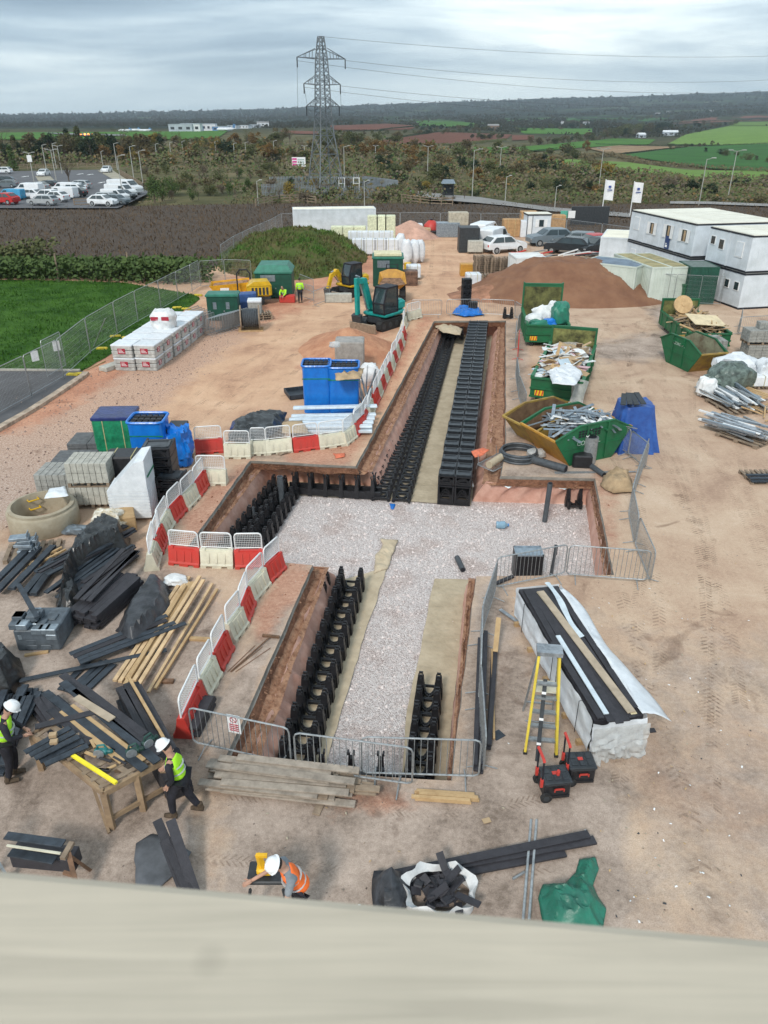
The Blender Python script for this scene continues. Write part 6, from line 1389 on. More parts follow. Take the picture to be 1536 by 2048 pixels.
# hi vis worker by the wheelie bin and bin
o=T('wheelie_bin','large dark green wheeled bin in front of the green store','bin',G(1363,606)); b=MB(); b.add([(0,0,.15),(1.2,0,.15),(1.2,.8,.15),(0,.8,.15),(-.08,-.06,1.15),(1.28,-.06,1.15),(1.28,.9,1.15),(-.08,.9,1.15)],[(0,3,2,1),(0,1,5,4),(1,2,6,5),(2,3,7,6),(3,0,4,7),(4,5,6,7)]); P('bin_body',b,green_s,o); b=MB(); b.rbox(-.12,-.1,1.15,1.32,.94,1.28,.05); P('lid',b,green_s,o)
for x in (.1,1.1):
 for y in (.1,.7): b=MB(); b.tube([(x-.03,y,.09),(x+.03,y,.09)],.09,10); P('wheel',b,rub,o)
# red pedestrian barriers at right
def redgate(p,yaw,label):
 t=T('red_plastic_gate',label,'barrier',G(*p),yaw); b=MB(); b.tube([(0,0,.0),(0,0,1.0),(.1,0,1.05),(1.0,0,1.05),(1.1,0,1.0),(1.1,0,0)],.025,6); b.tube([(0,0,.45),(1.1,0,.45)],.02,5); P('frame',b,redp,t); b=MB(); b.box(.05,-.01,.5,1.05,.01,.95); P('panel',b,redp,t); return t
redgate((1450,600),.1,'red plastic gate panel by the green store'); redgate((1470,606),.5,'red plastic gate panel in the middle of the three'); redgate((1483,598),-.2,'red plastic gate panel farthest right near the cream container')
b=MB(); b.box(0,0,0,1.6,.1,.75); M1('pale_board','pale board standing on edge by the cream container','board',b,mat('plywood',(.66,.55,.36)),G(1499,612))
# ---------------- machines ----------------
def tracks(t,w,l,h,tw,m_=rub,xo=0):
 for s in (-1,1):
  b=MB(); pf=[(-l/2+.15,0),(l/2-.15,0),(l/2,.15),(l/2,h-.15),(l/2-.15,h),(-l/2+.15,h),(-l/2,h-.15),(-l/2,.15)]
  y=s*(w/2-tw/2); b.prism(pf,y-tw/2,y+tw/2)
  for k in range(int(l/.16)): b.box(-l/2+.05+k*.16,y-tw/2-.01,-.02,-l/2+.12+k*.16,y+tw/2+.01,.02); b.box(-l/2+.05+k*.16,y-tw/2-.01,h-.02,-l/2+.12+k*.16,y+tw/2+.01,h+.02)
  tr=P('track',b,m_,t); b=MB()
  for k in range(4): b.tube([(-l/2+.3+k*(l-.6)/3,y-s*0-tw/2-.02,h/2),(-l/2+.3+k*(l-.6)/3,y+tw/2+.02,h/2)],h*.3,10)
  P('rollers',b,dkst,tr)
def excav(label,p,yaw,paint,sc,boom,loc_adj=(0,0),canopy=False):
 t=T('excavator',label,'excavator',G(*p)+Vector((*loc_adj,0)),yaw); t.scale=(sc,)*3
 tracks(t,1.9,2.5,.62,.4)
 b=MB(); b.box(-.7,-.5,.35,.7,.5,.72); P('undercarriage',b,dkst,t)
 b=MB(); b.bar((1.2,-.4,.35),(1.75,-.4,.3),.12,.12); b.bar((1.2,.4,.35),(1.75,.4,.3),.12,.12); b.add([(1.75,-1,.02),(1.75,1,.02),(1.82,1,.55),(1.82,-1,.55),(1.83,-1,.02),(1.83,1,.02),(1.9,1,.52),(1.9,-1,.52)],[(0,1,2,3),(7,6,5,4),(0,4,5,1),(1,5,6,2),(2,6,7,3),(3,7,4,0)]); P('dozer_blade',b,woodd,t)
 b=MB(); b.rbox(-1.35,-.9,.74,.75,.9,1.0,.08); b.rbox(-1.4,-.88,1.0,-.55,.88,1.62,.14); b.rbox(-.55,-.86,1.0,.5,-.12,1.45,.1); P('upper_body',b,paint,t)
 b=MB(); c0=[(-.55,1.0),(.78,1.0),(.82,1.6),(.55,2.5),(-.5,2.5)]
 for y in (.0,.84):
  for i in range(5): b.bar((c0[i][0],y,c0[i][1]),(c0[(i+1)%5][0],y,c0[(i+1)%5][1]),.07,.07)
 for x,z in c0: b.bar((x,0,z),(x,.84,z),.06,.06)
 b.rbox(-.56,-.04,2.48,.6,.88,2.56,.03); cb_=P('cab_frame',b,trimk,t)
 b=MB(); b.add([(.8,.04,1.05),(.8,.8,1.05),(.8,.8,1.6),(.8,.04,1.6)],[(0,1,2,3)]); b.add([(.8,.04,1.63),(.8,.8,1.63),(.56,.8,2.45),(.56,.04,2.45)],[(0,1,2,3)]); P('windscreen',b,glass,cb_)
 for y in (.0,.84): b=MB(); b.add([(c[0]*.97,y,c[1]) for c in c0],[(0,1,2,3,4)]); P('side_glass',b,glass,cb_)
 b=MB(); b.rbox(-.3,.2,1.0,.2,.65,1.35,.06); b.rbox(-.4,.2,1.3,-.28,.65,1.95,.05); P('seat',b,trimk,cb_)
 (b0,b1,b2,b3)=boom; y=-.45
 b=MB(); b.bar((b0[0],y,b0[1]),(b1[0],y,b1[1]),.26,.36); b.bar((b1[0],y,b1[1]),(b2[0],y,b2[1]),.24,.30); b.tube([(b1[0],y-.15,b1[1]),(b1[0],y+.15,b1[1])],.19,10); P('boom',b,paint,t)
 b=MB(); b.bar((b2[0]-.1,y,b2[1]+.15),(b3[0],y,b3[1]),.2,.26); P('dipper_arm',b,paint,t)
 b=MB(); b.tube([(b0[0]+.3,y,b0[1]-.1),((b1[0]+b2[0])/2,y,(b1[1]+b2[1])/2-.1)],.05,6); b.tube([((b1[0]+b2[0])/2,y,(b1[1]+b2[1])/2+.22),(b2[0]-.05,y,b2[1]+.3)],.05,6); P('hydraulic_ram',b,steel,t)
 b=MB(); q=b3; pf=[(q[0]-.05,q[1]+.05),(q[0]+.2,q[1]-.05),(q[0]+.1,q[1]-.5),(q[0]-.3,q[1]-.62),(q[0]-.62,q[1]-.3),(q[0]-.5,q[1]-.22),(q[0]-.25,q[1]-.42),(q[0]+.0,q[1]-.3)]
 b.prism(pf,y-.35,y+.35); P('bucket',b,dkst,t)
 return t
te=excav('teal excavator with dark cab parked beside the red sand heap',(766,657),R(232),teal,1.0,((.55,1.2),(1.15,2.9),(1.9,3.0),(1.75,1.0)),(-.1,.5))
ye=excav('yellow mini excavator with black cab beside the grass mound',(700,590),R(225),yelp,.92,((.5,1.2),(1.0,1.9),(1.6,1.6),(1.9,.7)))
b=MB(); b.rbox(0,0,0,1.9,.5,.62,.04); M1('concrete_block','long grey concrete block lying in front of the yellow mini excavator','block',b,concl,G(650,606),.02)
t=T('site_dumper','amber site dumper with its bowl facing us','dumper',G(784,598),R(-90)); b=MB()
for s in (-1,1):
 for x in (.75,-.95):
  w=MB(); w.tube([(x,s*.55,.5),(x,s*.95,.5)],.5,18)
  for k in range(14): a=k*.449; w.bar((x+math.cos(a)*.5,s*.55,.5+math.sin(a)*.5),(x+math.cos(a)*.5,s*.95,.5+math.sin(a)*.5),.08,.07)
  wh=P('wheel',w,rub,t); w=MB(); w.tube([(x,s*.95,.5),(x,s*.97,.5)],.22,12); P('rim',w,orgp,wh)
b.rbox(-1.6,-.45,.5,.3,.45,1.2,.1); P('chassis',b,dkst,t); b=MB(); b.tube([(-.55,-.4,1.2),(-.6,-.4,2.3),(-.6,.4,2.3),(-.55,.4,1.2)],.04,6); P('roll_bar',b,trimk,t)
b=MB(); bo=[(.0,1.0),(1.0,.85),(1.7,1.45)]; lo=[(.1,-.55,1.15),(1.2,-.55,.95),(1.2,.55,.95),(.1,.55,1.15)]; hi=[(-.15,-.9,1.85),(1.45,-1.0,1.35),(1.75,-.6,1.3),(1.75,.6,1.3),(1.45,1.0,1.35),(-.15,.9,1.85),(-.2,.3,2.05),(-.2,-.3,2.05)]
b.add(lo+hi,[(0,3,2,1),(0,1,5,4),(1,6,5),(1,2,7,6),(2,8,7),(2,3,9,8),(3,10,9),(3,0,11,10),(0,4,11)]); P('bowl',b,orgp,t)
b=MB(); b.add([(x*.96+.02,y*.95,z-.06) for x,y,z in hi[1:5]]+[(.1,.6,1.5),(.1,-.6,1.5)],[(0,1,2,3,4,5)]); P('load',b,mat('dumped_soil',(.30,.17,.10),.95,.3,4,.8,12),t)
b=MB(); b.rbox(-1.2,-.3,1.2,-.7,.3,1.5,.06); b.rbox(-1.3,-.3,1.4,-1.18,.3,1.95,.05); P('seat',b,trimk,t)
# green box with chamfered lid, store behind dumper
def greenbox(label,p,yaw,w,d,h,lid,m_=green_dk,plates=True,sign=False):
 t=T('steel_cabinet',label,'cabinet',G(*p),yaw); b=MB(); b.rbox(0,0,.08,w,d,h,.03);
 for x in (w*.5,): b.box(x-.015,-.012,.2,x+.015,0,h-.1)
 P('body',b,m_,t); b=MB(); i=.35*lid*1.8
 b.add([(-.06,-.06,h),(w+.06,-.06,h),(w+.06,d+.06,h),(-.06,d+.06,h),(-.06,-.06,h+.1),(w+.06,-.06,h+.1),(w+.06,d+.06,h+.1),(-.06,d+.06,h+.1),(i,i,h+.1+lid),(w-i,i,h+.1+lid),(w-i,d-i,h+.1+lid),(i,d-i,h+.1+lid)],[(0,3,2,1),(0,1,5,4),(1,2,6,5),(2,3,7,6),(3,0,4,7),(4,5,9,8),(5,6,10,9),(6,7,11,10),(7,4,8,11),(8,9,10,11)]); P('lid',b,mat('green_lid',(.03,.17,.12),.5,.15,2),t)
 b=MB()
 for x in ([w*.2,w*.62] if plates else []): b.box(x,-.03,h*.5,x+.22,-.013,h*.78)
 if sign: b.box(w*.15,-.03,h*.7,w*.55,-.013,h*.95)
 if b.v: P('notice_plate',b,steelb,t)
 b=MB(); b.cb((w*.55,-.03,h*.42),(.08,.04,.08)); P('lock',b,steel,t); return t
greenbox('dark green steel cabinet with two notices behind the stored barriers',(417,643),.05,1.95,1.2,1.55,.05); greenbox('large green storage tank with a stepped lid beside the mound',(513,598),.04,2.6,2.6,1.75,.45,plates=False,sign=True); greenbox('dark green store with a blue and white notice behind the dumper',(746,575),.0,2.3,2.4,2.1,.03,plates=False,sign=True)
b=MB(); b.rbox(0,0,0,2.1,1.6,.22,.03); M1('cream_slab','cream insulation slab lying on top of the green store','slab',b,mat('cream_foam',(.66,.60,.40),.8,.08,3),G(746,575)+Vector((.1,.2,2.25)),.03)
b=MB(); b.lathe([(0,0),(.28,0),(.29,.3),(.28,.6),(.29,.85),(0,.87)],16); M1('yellow_drum','yellow drum beside the green store','drum',b,yelp,G(815,555)+Vector((0,.2,.3)),smooth=True)
b=MB(); b.box(0,0,0,.05,.05,1.2)
# amber forward tipping skip
t=T('tipping_skip','amber tipping skip with a white label behind the green cabinet','skip',G(428,608),.12); b=MB(); b.add([(.3,0,.5),(2.2,0,.5),(2.2,1.5,.5),(.3,1.5,.5),(-.2,-.15,1.25),(2.5,-.15,1.45),(2.5,1.6,1.45),(-.2,1.6,1.25)],[(0,3,2,1),(0,1,5,4),(1,2,6,5),(2,3,7,6),(3,0,4,7)]); b.box(.4,0,0,2.1,1.4,.5); P('skip_body',b,mat('bright_amber',(.72,.36,.02),.45,.15,3),t); b=MB(); b.add([(.5,-.09,.7),(1.1,-.09,.7),(1.15,-.13,1.1),(.55,-.13,1.1)],[(0,1,2,3)]); P('label',b,whm,t); b=MB(); b.add([(.0,0,1.15),(2.4,0,1.35),(2.4,1.5,1.35),(0,1.5,1.15)],[(0,1,2,3)]); P('load',b,mat('dumped_soil',(.3,.17,.1)),t)
t=T('trailer_compressor','yellow trailer compressor with a black exhaust beside the green tank','compressor',G(497,612),.25); b=MB(); b.rbox(0,0,.55,1.7,1.2,1.35,.12); b.add([(0,0,1.3),(.5,0,1.6),(1.5,0,1.6),(1.7,0,1.3),(0,1.2,1.3),(.5,1.2,1.6),(1.5,1.2,1.6),(1.7,1.2,1.3)],[(0,1,2,3),(7,6,5,4),(0,4,5,1),(1,5,6,2),(2,6,7,3)]); P('housing',b,yelp,t); b=MB(); b.box(.1,.1,.35,1.6,1.1,.55); b.bar((0,.6,.45),(-1.1,.6,.4),.1,.1); P('chassis',b,dkst,t)
for y in (-.1,1.2): b=MB(); b.tube([(.85,y,.3),(.85,y+.16,.3)],.3,14); P('wheel',b,rub,t)
b=MB(); b.tube([(-.6,.5,.9),(-.6,.5,2.1),(-.4,.5,2.35),(.1,.5,2.35),(.3,.5,2.1),(.3,.5,1.7)],.05,7); P('hose_arch',b,trimk,t); b=MB()
for k in range(5): b.box(.3+k*.25,-.01,.7,.45+k*.25,0,1.2)
P('vent_louvres',b,dkst,t)
t=T('hydraulic_pack','blue and grey hydraulic power pack on skids between cabinet and compressor','power pack',G(470,628),.3); b=MB(); b.rbox(0,0,.3,1.6,.9,1.25,.05); P('housing',b,mat('pack_blue',(.04,.10,.28),.5,.2,4),t); b=MB()
for y in (.0,.8): b.box(-.1,y,0,1.8,y+.12,.3)
for x in (0,1.5): b.box(x,-.05,.3,x+.1,.0,1.4)
P('skid_frame',b,dkst,t)
# cable drum
t=T('cable_drum','large wooden cable drum of black pipe beside the stored barriers','drum',G(502,660),R(8));
for x in (-.55,.55):
 b=MB(); b.tube([(x-.035,0,.75),(x+.035,0,.75)],.75,24); f=P('drum_flange',b,woodd,t)
b=MB()
for k in range(9): b.tube([(-.44+k*.11+.055*math.cos(0),.52*math.cos(a/20*6.283),.75+.52*math.sin(a/20*6.283)) for a in range(20)],.055,6,closed=True)
b.tube([(-.5,0,.75),(.5,0,.75)],.46,18); P('wound_pipe',b,gpip,t,True); b=MB(); [b.box(-.75,y,0,.75,y+.12,.08) for y in (-.45,0,.33)]; P('drum_base',b,wood,t)
wrapped('white topped wrapped load behind the cable drum',(497,640),.1,.9,.9,1.2,concb,topm=wsheet); pstack((508,642),3,.3,'grey pallet in the low stack right of the cable drum','pallets right of the cable drum')
# block pallets
a0=G(230,741); a1=G(273,741); a2=G(378,664); dY=(a2-a1); dirY=dY.normalized(); yb=math.atan2(dirY.y,dirY.x)-math.pi/2; n_=6; st=dY.length/n_
def blockpack(label,loc,yaw,group,lb=True):
 t=T('block_pallet',label,'block pallet',loc,yaw,group); b=MB(); w,d=1.1,1.12
 b.rbox(.02,.02,.0,w-.02,d-.02,.16,.02); b.rbox(0,0,.16,w,d,.36,.03); b.rbox(0,0,.38,w,d,.60,.03); P('wrapped_blocks',b,mat('wrapped_grey',(.46,.46,.44),.45,.15,4,.4,8),t); b=MB(); b.rbox(-.01,-.01,.58,w+.01,d+.01,.66,.02); P('top_sheet',b,wsheet,t)
 b=MB(); b.box(.35,-.012,.2,.75,-.002,.48); b.box(w+.002,.35,.22,w+.012,.7,.46); lb=P('red_label',b,redl,t); b=MB()
 for k in range(3): b.box(.40,-.016,.26+k*.07,.70-.06*k,-.013,.285+k*.07); b.box(w+.013,.4,.26+k*.07,w+.016,.65,.285+k*.07)
 P('label_print',b,whm,lb); return t
BP=Proto(blockpack('wrapped block pallet',(0,0,0),0,None)); nth=['front','second','third','fourth','fifth','back']
BP=BP
for c_ in range(2):
 for r_ in range(n_):
  for k in range(2):
   q=(a0 if c_==0 else a1)+dirY*(r_*st*(1.0 if c_ else .98))+Vector((random.uniform(-.04,.04),0,k*.68))
   BP.at(q,yb+random.uniform(-.02,.02),'%s wrapped grey block pallet, %s of the %s column'%(['lower','upper'][k],nth[r_],['left','right'][c_]),'wrapped block pallets by the lawn')
t=T('bulk_bag','white bulk bag with red labels on top of the block pallets','bag',G(329,653,1.34),.0)
b=MB(); vs=[]
for j in range(13):
 z=j/12;
 for i in range(28):
  a=i/28*6.283; r=.62*(1+.05*math.sin(3*a+j))*(1+.10*math.sin(math.pi*z))*(1-(.25*max(0,z-.8)/.2)); sx=math.copysign(abs(math.cos(a))**.7,math.cos(a)); sy=math.copysign(abs(math.sin(a))**.7,math.sin(a)); vs.append((sx*r,sy*r,z*.9+(.12*nz(a*2,z*3,5) if z>.7 else 0)))
b.add(vs,[(j*28+i,j*28+(i+1)%28,(j+1)*28+(i+1)%28,(j+1)*28+i) for j in range(12) for i in range(28)]+[tuple(12*28+i for i in range(28))]); P('bag_body',b,bag,t,True)
b=MB(); [b.box(x,-.70,.48,x+.4,-.675,.68) for x in (-.5,.08)]; P('red_label',b,redl,t)
# concrete bits by kerb
b=MB(); b.rbox(0,0,0,.55,1.6,.25,.03); M1('kerb_block','grey kerb blocks lying left of the block pallets','blocks',b,concl,G(198,742),-.5); b=MB(); b.bar((0,0,0),(.5,1.6,.05),.08,.05); M1('timber_length','thin timber rail lying by the fence feet','timber',b,wood,G(170,742))
b=MB(); b.bar((0,0,0),(1.4,-1.2,1.9),.04,.04); M1('fence_prop','thin diagonal steel prop against the mesh fence','prop',b,galv,G(215,706)+Vector((-1.2,1.2,0)))
# left stacks
def cratebag(label,p,yaw,w,d,h,m_,openm=True):
 t=T('wrapped_crate_stack',label,'wrapped stack',G(*p),yaw); b=MB(); vs=[]; n=32
 for j in range(9):
  z=j/8
  for i in range(n):
   a=i/n*6.283; sx=math.copysign(abs(math.cos(a))**.28,math.cos(a)); sy=math.copysign(abs(math.sin(a))**.28,math.sin(a)); f=1+.02*nz(a*3,z*6,w*9)+(.03 if j==8 else 0); vs.append((w/2+sx*w/2*f,d/2+sy*d/2*f,z*h+(.03*nz(a*4,1,h*5) if j==8 else 0)))
 b.add(vs,[(j*n+i,j*n+(i+1)%n,(j+1)*n+(i+1)%n,(j+1)*n+i) for j in range(8) for i in range(n)]); b.tube([(vs[8*n+i][0],vs[8*n+i][1],h-.03) for i in range(n)],.05,6,closed=True); P('blue_wrap',b,m_,t,True)
 b=MB(); b.box(.06,.06,0,w-.06,d-.06,h-.12)
 for k in range(5): b.box(.08+k*(w-.16)/5,.08,h-.12,.08+(k+.8)*(w-.16)/5,d-.08,h-.06)
 for k in range(3): b.box(.07,.08+k*(d-.16)/3,h-.06,w-.07,.12+k*(d-.16)/3,h-.03)
 P('crates_inside',b,blk,t)
 b=MB(); b.box(-.01,-.012,h*.72,w+.01,-.002,h*.74); P('green_strap',b,greenw,t); return t
cratebag('tall bright blue wrapped crate stack with green strap, left of the pair',(608,827),.02,1.2,1.15,2.15,bluew); o=cratebag('tall bright blue wrapped crate stack with loose rim, right of the pair',(659,827),.0,1.3,1.15,2.08,bluew)
crumpled_lump('film_scrap','grey film scrap sticking out of the right blue stack','film',G(676,790)+Vector((-.1,0,2.25)),(.6,.3,.3),clears,3,14,.5)
wrapped('grey film wrapped pallet topped with torn brown paper',(670,752),.0,1.5,1.3,1.7,mat('grey_film',(.34,.31,.28),.35,.15,3,.5,8)); crumple('brown_paper','torn brown paper on the grey wrapped pallet','paper',[(668,742),(728,740),(722,760),(672,764)],1.74,cardb,.22,.12,15)
crumpled_lump('rubbish_sack','white sack behind the right blue stack','sack',G(738,770),(1.1,.9,1.1),bag,8,20,.4)
for i in range(9): b=MB(); b.bar((0,0,random.uniform(0,.1)),(random.uniform(-.6,.6),.5,random.uniform(.9,1.6)),.05,.05); M1('steel_prop','grey steel trestle piece tangled beside the right blue stack','prop',b,galv,G(random.uniform(722,745),random.uniform(800,835)),0,'steel pieces beside the right blue stack')
t=T('plastic_tray','black tray with upturned rim left of the blue stacks','tray',G(580,802),.35); b=MB(); b.box(0,0,.05,1.5,1.2,.08);
for a in [(0,0,1.5,.04),(0,1.16,1.5,1.2),(0,0,.04,1.2)]: b.box(a[0],a[1],.08,a[2],a[3],.25)
P('tray_body',b,compb,t)
for i in range(5): b=MB(); b.rbox(0,0,0,3.6,.28,.10,.02); M1('white_steel_sheet','white wrapped steel length in the stack below the blue stacks','steel length',b,mat('white_blue_steel',(.60,.68,.74),.35,.1,3),G(575,868)+Vector((-.1+.05*i,.42*i-.2,.28 if i<4 else .5)),.03+.01*i,'white steel lengths below the blue stacks')
for i in range(4): b=MB(); b.rbox(0,0,0,3.4,.3,.12,.02); M1('white_steel_sheet','lower white wrapped steel length in the stack','steel length',b,mat('white_blue_steel',(.6,.68,.74)),G(575,868)+Vector((.1,.45*i-.3,.12)),.02,'lower white steel lengths below the blue stacks')
crumple('black_tarpaulin','black tarpaulin rumpled over dark goods beside the white steel','tarpaulin',[(455,885),(465,845),(520,828),(575,828),(560,860),(530,888)],.35,bsheet,.2,.12,21,.12)
crumple('cardboard_sheet','flat brown cardboard lying on the white steel lengths','cardboard',[(563,868),(565,845),(605,842),(620,868)],.5,cardb,.04,.2,22)
wrapped('navy wrapped load under the black tarpaulin',(460,880),.05,1.6,1.0,.5,navyw)
wrapped('green wrapped stack with navy cover and white ties',(196,925),.05,1.5,1.3,1.75,greenw,topm=navyw,bands=[.4,1.1]); cratebag('blue wrapped open crate stack behind the black crate tower',(268,945),.0,1.25,1.1,1.95,bluew)
t=crumpled_lump('blue_cover','blue cover slumped over black crates by the red corner barrier','cover',G(362,930),(1.2,1.1,1.65),bluew,12,44,.5);
wrapped('black crates under the slumped blue cover',(338,935),.0,.7,1.0,1.5,blk,pal=True,r=.02)
for i in range(6): CC1.at(G(292,1008)+Vector((.05,.1,.33*i)),.05,'black crate in the leaning black tower behind the white wrapped stack','black crate tower behind the white stack',scale=(1.6,1.5,.82))
for i in range(3): CC1.at(G(318,1012)+Vector((.05,-.1,.36*i)),-.1,'black crate in the short black stack by the barrier bend','short black crate stack by the barriers',scale=(1.3,1.3,.9))
t=blocks('dark paving slab stack left of the green wrapped stack',(140,925),.04,1.5,1.2,.75,2,2,6,concd); blocks('dark paving slab stack nearer than the other slab stack',(106,968),.04,1.4,1.2,.8,2,2,6,concd)
blocks('light kerb block stack, lower pallet of two',(146,1018),.03,1.35,1.0,.78,7,2,2,concl); blocks('light kerb block stack, upper pallet of two',(146,1018),.03,1.35,1.0,.85,7,2,2,concl,z=.79)
blocks('grey wrapped block stack with a torn clear cover at far left',(78,1004),.0,1.25,1.1,1.0,6,4,4,concb); crumple('plastic_film','torn clear film on the grey wrapped block stack','film',[(88,1000),(138,995),(130,975),(100,980)],1.02,wsheet,.12,.1,31)
t=wrapped('black strapped crate block beside the white wrapped stack',(218,1000),.05,1.35,.9,1.55,blk,bands=[.3,.95])
# white wrapped tall stack
t=T('white_wrapped_stack','tall stack in torn white wrapping with a green stripe','wrapped stack',G(226,1045),.06); b=MB(); b.rbox(0,0,.1,1.25,1.0,1.15,.04)
b.add([(0,-.02,1.1),(1.25,-.02,1.1),(1.27,1.02,1.1),(0,1.02,1.1),(.95,-.02,2.05),(1.27,-.02,2.15),(1.29,1.02,2.2),(1.0,1.02,2.15)],[(0,1,5,4),(1,2,6,5),(2,3,7,6),(4,5,6,7),(3,0,4,7)])
for k in range(9): b.box(-.012,-.012,.15+k*.11,1.262,1.0,.24+k*.11)
P('white_wrap',b,wsheet,t); b=MB(); b.box(1.285,.1,1.5,1.30,1.0,1.56); P('green_stripe',b,greenw,t)
# concrete ring
t=T('concrete_ring','large round concrete chamber ring with yellow steps','concrete ring',G(92,1050)); b=MB(); b.lathe([(.86,0),(1.02,0),(1.06,.05),(1.06,.62),(1.03,.66),(.99,.68),(.99,.76),(.88,.78),(.86,.70),(.86,0)],48); b.f=[f for f in b.f if len(f)==4]; b.m=b.m[:len(b.f)]; P('ring_wall',b,ringm,t,True)
for k,z in enumerate((.62,.32)):
 b=MB(); a=2.3; c,s=math.cos(a),math.sin(a); px,py=-s,c; b.tube([(c*.88-px*.16,s*.88-py*.16,z),(c*.7-px*.16,s*.7-py*.16,z),(c*.7+px*.16,s*.7+py*.16,z),(c*.88+px*.16,s*.88+py*.16,z)],.025,6); P('step_rung',b,yelp,t)
b=MB(); b.tube([(.15,-1.065,.2),(.15,-1.05,.2)],.05,10); P('lifting_hole',b,trimk,t)
# ---------------- boards and timber on the ground ----------------
def boards(label,p0,p1,z,nx,nz_,w,th,m_,group=None,name='board',cat='board',jit=.03,ang=.01,gap=.005,label_top=None):
 a=G(*p0,0); b_=G(*p1,0); d=b_-a; L_=d.length; yaw=math.atan2(d.y,d.x); c,s=math.cos(yaw),math.sin(yaw)
 for k in range(nz_):
  for i in range(nx):
   b=MB(); l2=L_*random.uniform(.92,1.04); b.rbox(0,0,0,l2,w,th,.004)
   x0=random.uniform(-jit,jit)*3; y0=i*(w+gap)+random.uniform(-jit,jit)*.3
   M1(name,(label_top if (label_top and k==nz_-1) else label),cat,b,random.choice(m_) if isinstance(m_,list) else m_,(a.x+c*x0-s*y0,a.y+s*x0+c*y0,z+k*(th+.002)+.002),yaw+random.uniform(-ang,ang),group)
boards('charcoal board in the big pile under black plastic',(168,1200),(272,1122),.08,6,5,.15,.045,[comp,compb],'charcoal boards in the big pile under plastic',jit=.15,ang=.04); boards('charcoal board on top of the big pile under black plastic',(132,1165),(262,1095),.36,5,2,.15,.045,[comp,compb],'charcoal boards on top of the big pile',jit=.2,ang=.05)
crumple('black_plastic_cover','black plastic sheet bunched over the big charcoal board pile','cover',[(112,1225),(118,1180),(135,1130),(175,1085),(215,1055),(262,1080),(262,1105),(215,1118),(170,1150),(150,1205)],.04,bsheet,.17,.06,3.3,.62); crumple('black_plastic_cover','black plastic hanging at the near left end of the big board pile','cover',[(112,1215),(122,1170),(160,1165),(172,1200),(160,1232),(125,1236)],.02,bsheet,.18,.07,9.3,.36)
crumpled_lump('rag_heap','heap of white and brown rags and offcuts behind the black plastic','rags',G(222,1065),(1.1,.9,.8),mat('mixed_rags',(.62,.60,.54),.8,.4,7,.6,9,col2=(.33,.26,.15)),5.5,36,.5); b=MB(); b.rbox(0,0,.0,.8,.8,.55,.03); M1('timber_crate','yellowish timber crate by the rag heap','crate',b,wood,G(222,1072),.35)
boards('black gutter section lying left of the big pile',(30,1195),(120,1105),.18,3,1,.2,.09,compb,'black gutter sections',ang=.05,gap=.1); boards('black gutter section beside the timber rungs',(75,1200),(130,1125),.10,2,1,.2,.1,compb,'black gutter sections, nearer pair',ang=.05,gap=.06)
pstack((8,1130),1,.25,'red brown pallet under steel brackets at the left edge',None,w=1.5)
for i in range(5): b=MB(); b.rbox(0,0,0,.55,.3,.09,.01); b.box(.5,0,.09,.52,.3,.2); M1('steel_bracket','blue grey steel bracket in the small pile on the red brown pallet','bracket',b,steelb,G(32,1118)+Vector((random.uniform(-.1,.2),random.uniform(-.05,.1),.16+.1*i)),.1+random.uniform(-.2,.2),'steel brackets on the red brown pallet')
t=T('timber_ladder_frame','two pale battens with spacers leaning beside the pallet','timber frame',G(48,1150),R(52)); b=MB(); b.bar((0,0,.12),(1.35,0,.22),.06,.05); b.bar((0,.2,.12),(1.35,.2,.22),.06,.05); P('battens',b,wood,t); b=MB(); [b.bar((.1+k*.2,0,.15),(.1+k*.2,.2,.15),.08,.04) for k in range(6)]; P('spacers',b,wood,t)
crumpled_lump('clear_film','grey blue film scrap beside the concrete ring','film',G(155,1068),(.9,.5,.3),steelb,2.2,20,.5)
boards('charcoal board lying across the black sheet bundle',(188,1245),(285,1143),.58,3,1,.15,.04,comp,'charcoal boards across the sheet bundle',ang=.06,gap=.04); boards('charcoal board in the low stack under the black sheet',(200,1262),(290,1180),.02,5,5,.17,.09,comp,'charcoal boards under the black sheet',jit=.05)
crumple('black_sheet_bundle','grey black sheet draped over the middle board stack','cover',[(232,1280),(250,1225),(300,1160),(335,1170),(345,1215),(322,1250),(290,1285),(262,1300)],.05,mat('grey_sheet',(.045,.048,.055),.4,.3,3,.5,7),.09,.08,6.1,.36)
crumpled_lump('white_rag','white plastic rag bunched behind the black sheet bundle','rag',G(352,1170),(.7,.5,.3),bag,1.9,26,.5)
boards('pale timber length in the long stack by the cream barriers',(268,1372),(398,1165),.08,4,1,.10,.06,[wood,wood,mat('fresh_timber',(.60,.42,.24),.75,.12,5)],'pale timber lengths by the barriers',ang=.012,gap=.03,cat='timber',name='timber_length'); boards('pale timber length on top of the long stack',(285,1380),(408,1170),.15,3,1,.10,.06,[wood,MT['fresh_timber']],'pale timber lengths on top of the stack',ang=.015,gap=.05,cat='timber',name='timber_length'); boards('thin pale batten at the right side of the long stack',(311,1390),(442,1175),.08,1,1,.07,.05,wood,None,cat='timber',name='timber_length'); boards('thin pale batten second from the right of the long stack',(304,1388),(430,1172),.09,1,1,.07,.05,MT['fresh_timber'],None,cat='timber',name='timber_length')
boards('single brown timber lying beside the white rag',(330,1242),(372,1155),.04,1,1,.12,.07,wood,None,cat='timber',name='timber_length')
boards('short bearer under the long timber stack, upper',(375,1282),(440,1286),.0,1,1,.12,.07,wood,None,cat='timber',name='timber_bearer'); boards('short bearer under the long timber stack, lower',(325,1368),(348,1368),.0,1,1,.12,.07,woodb,None,cat='timber',name='timber_bearer')
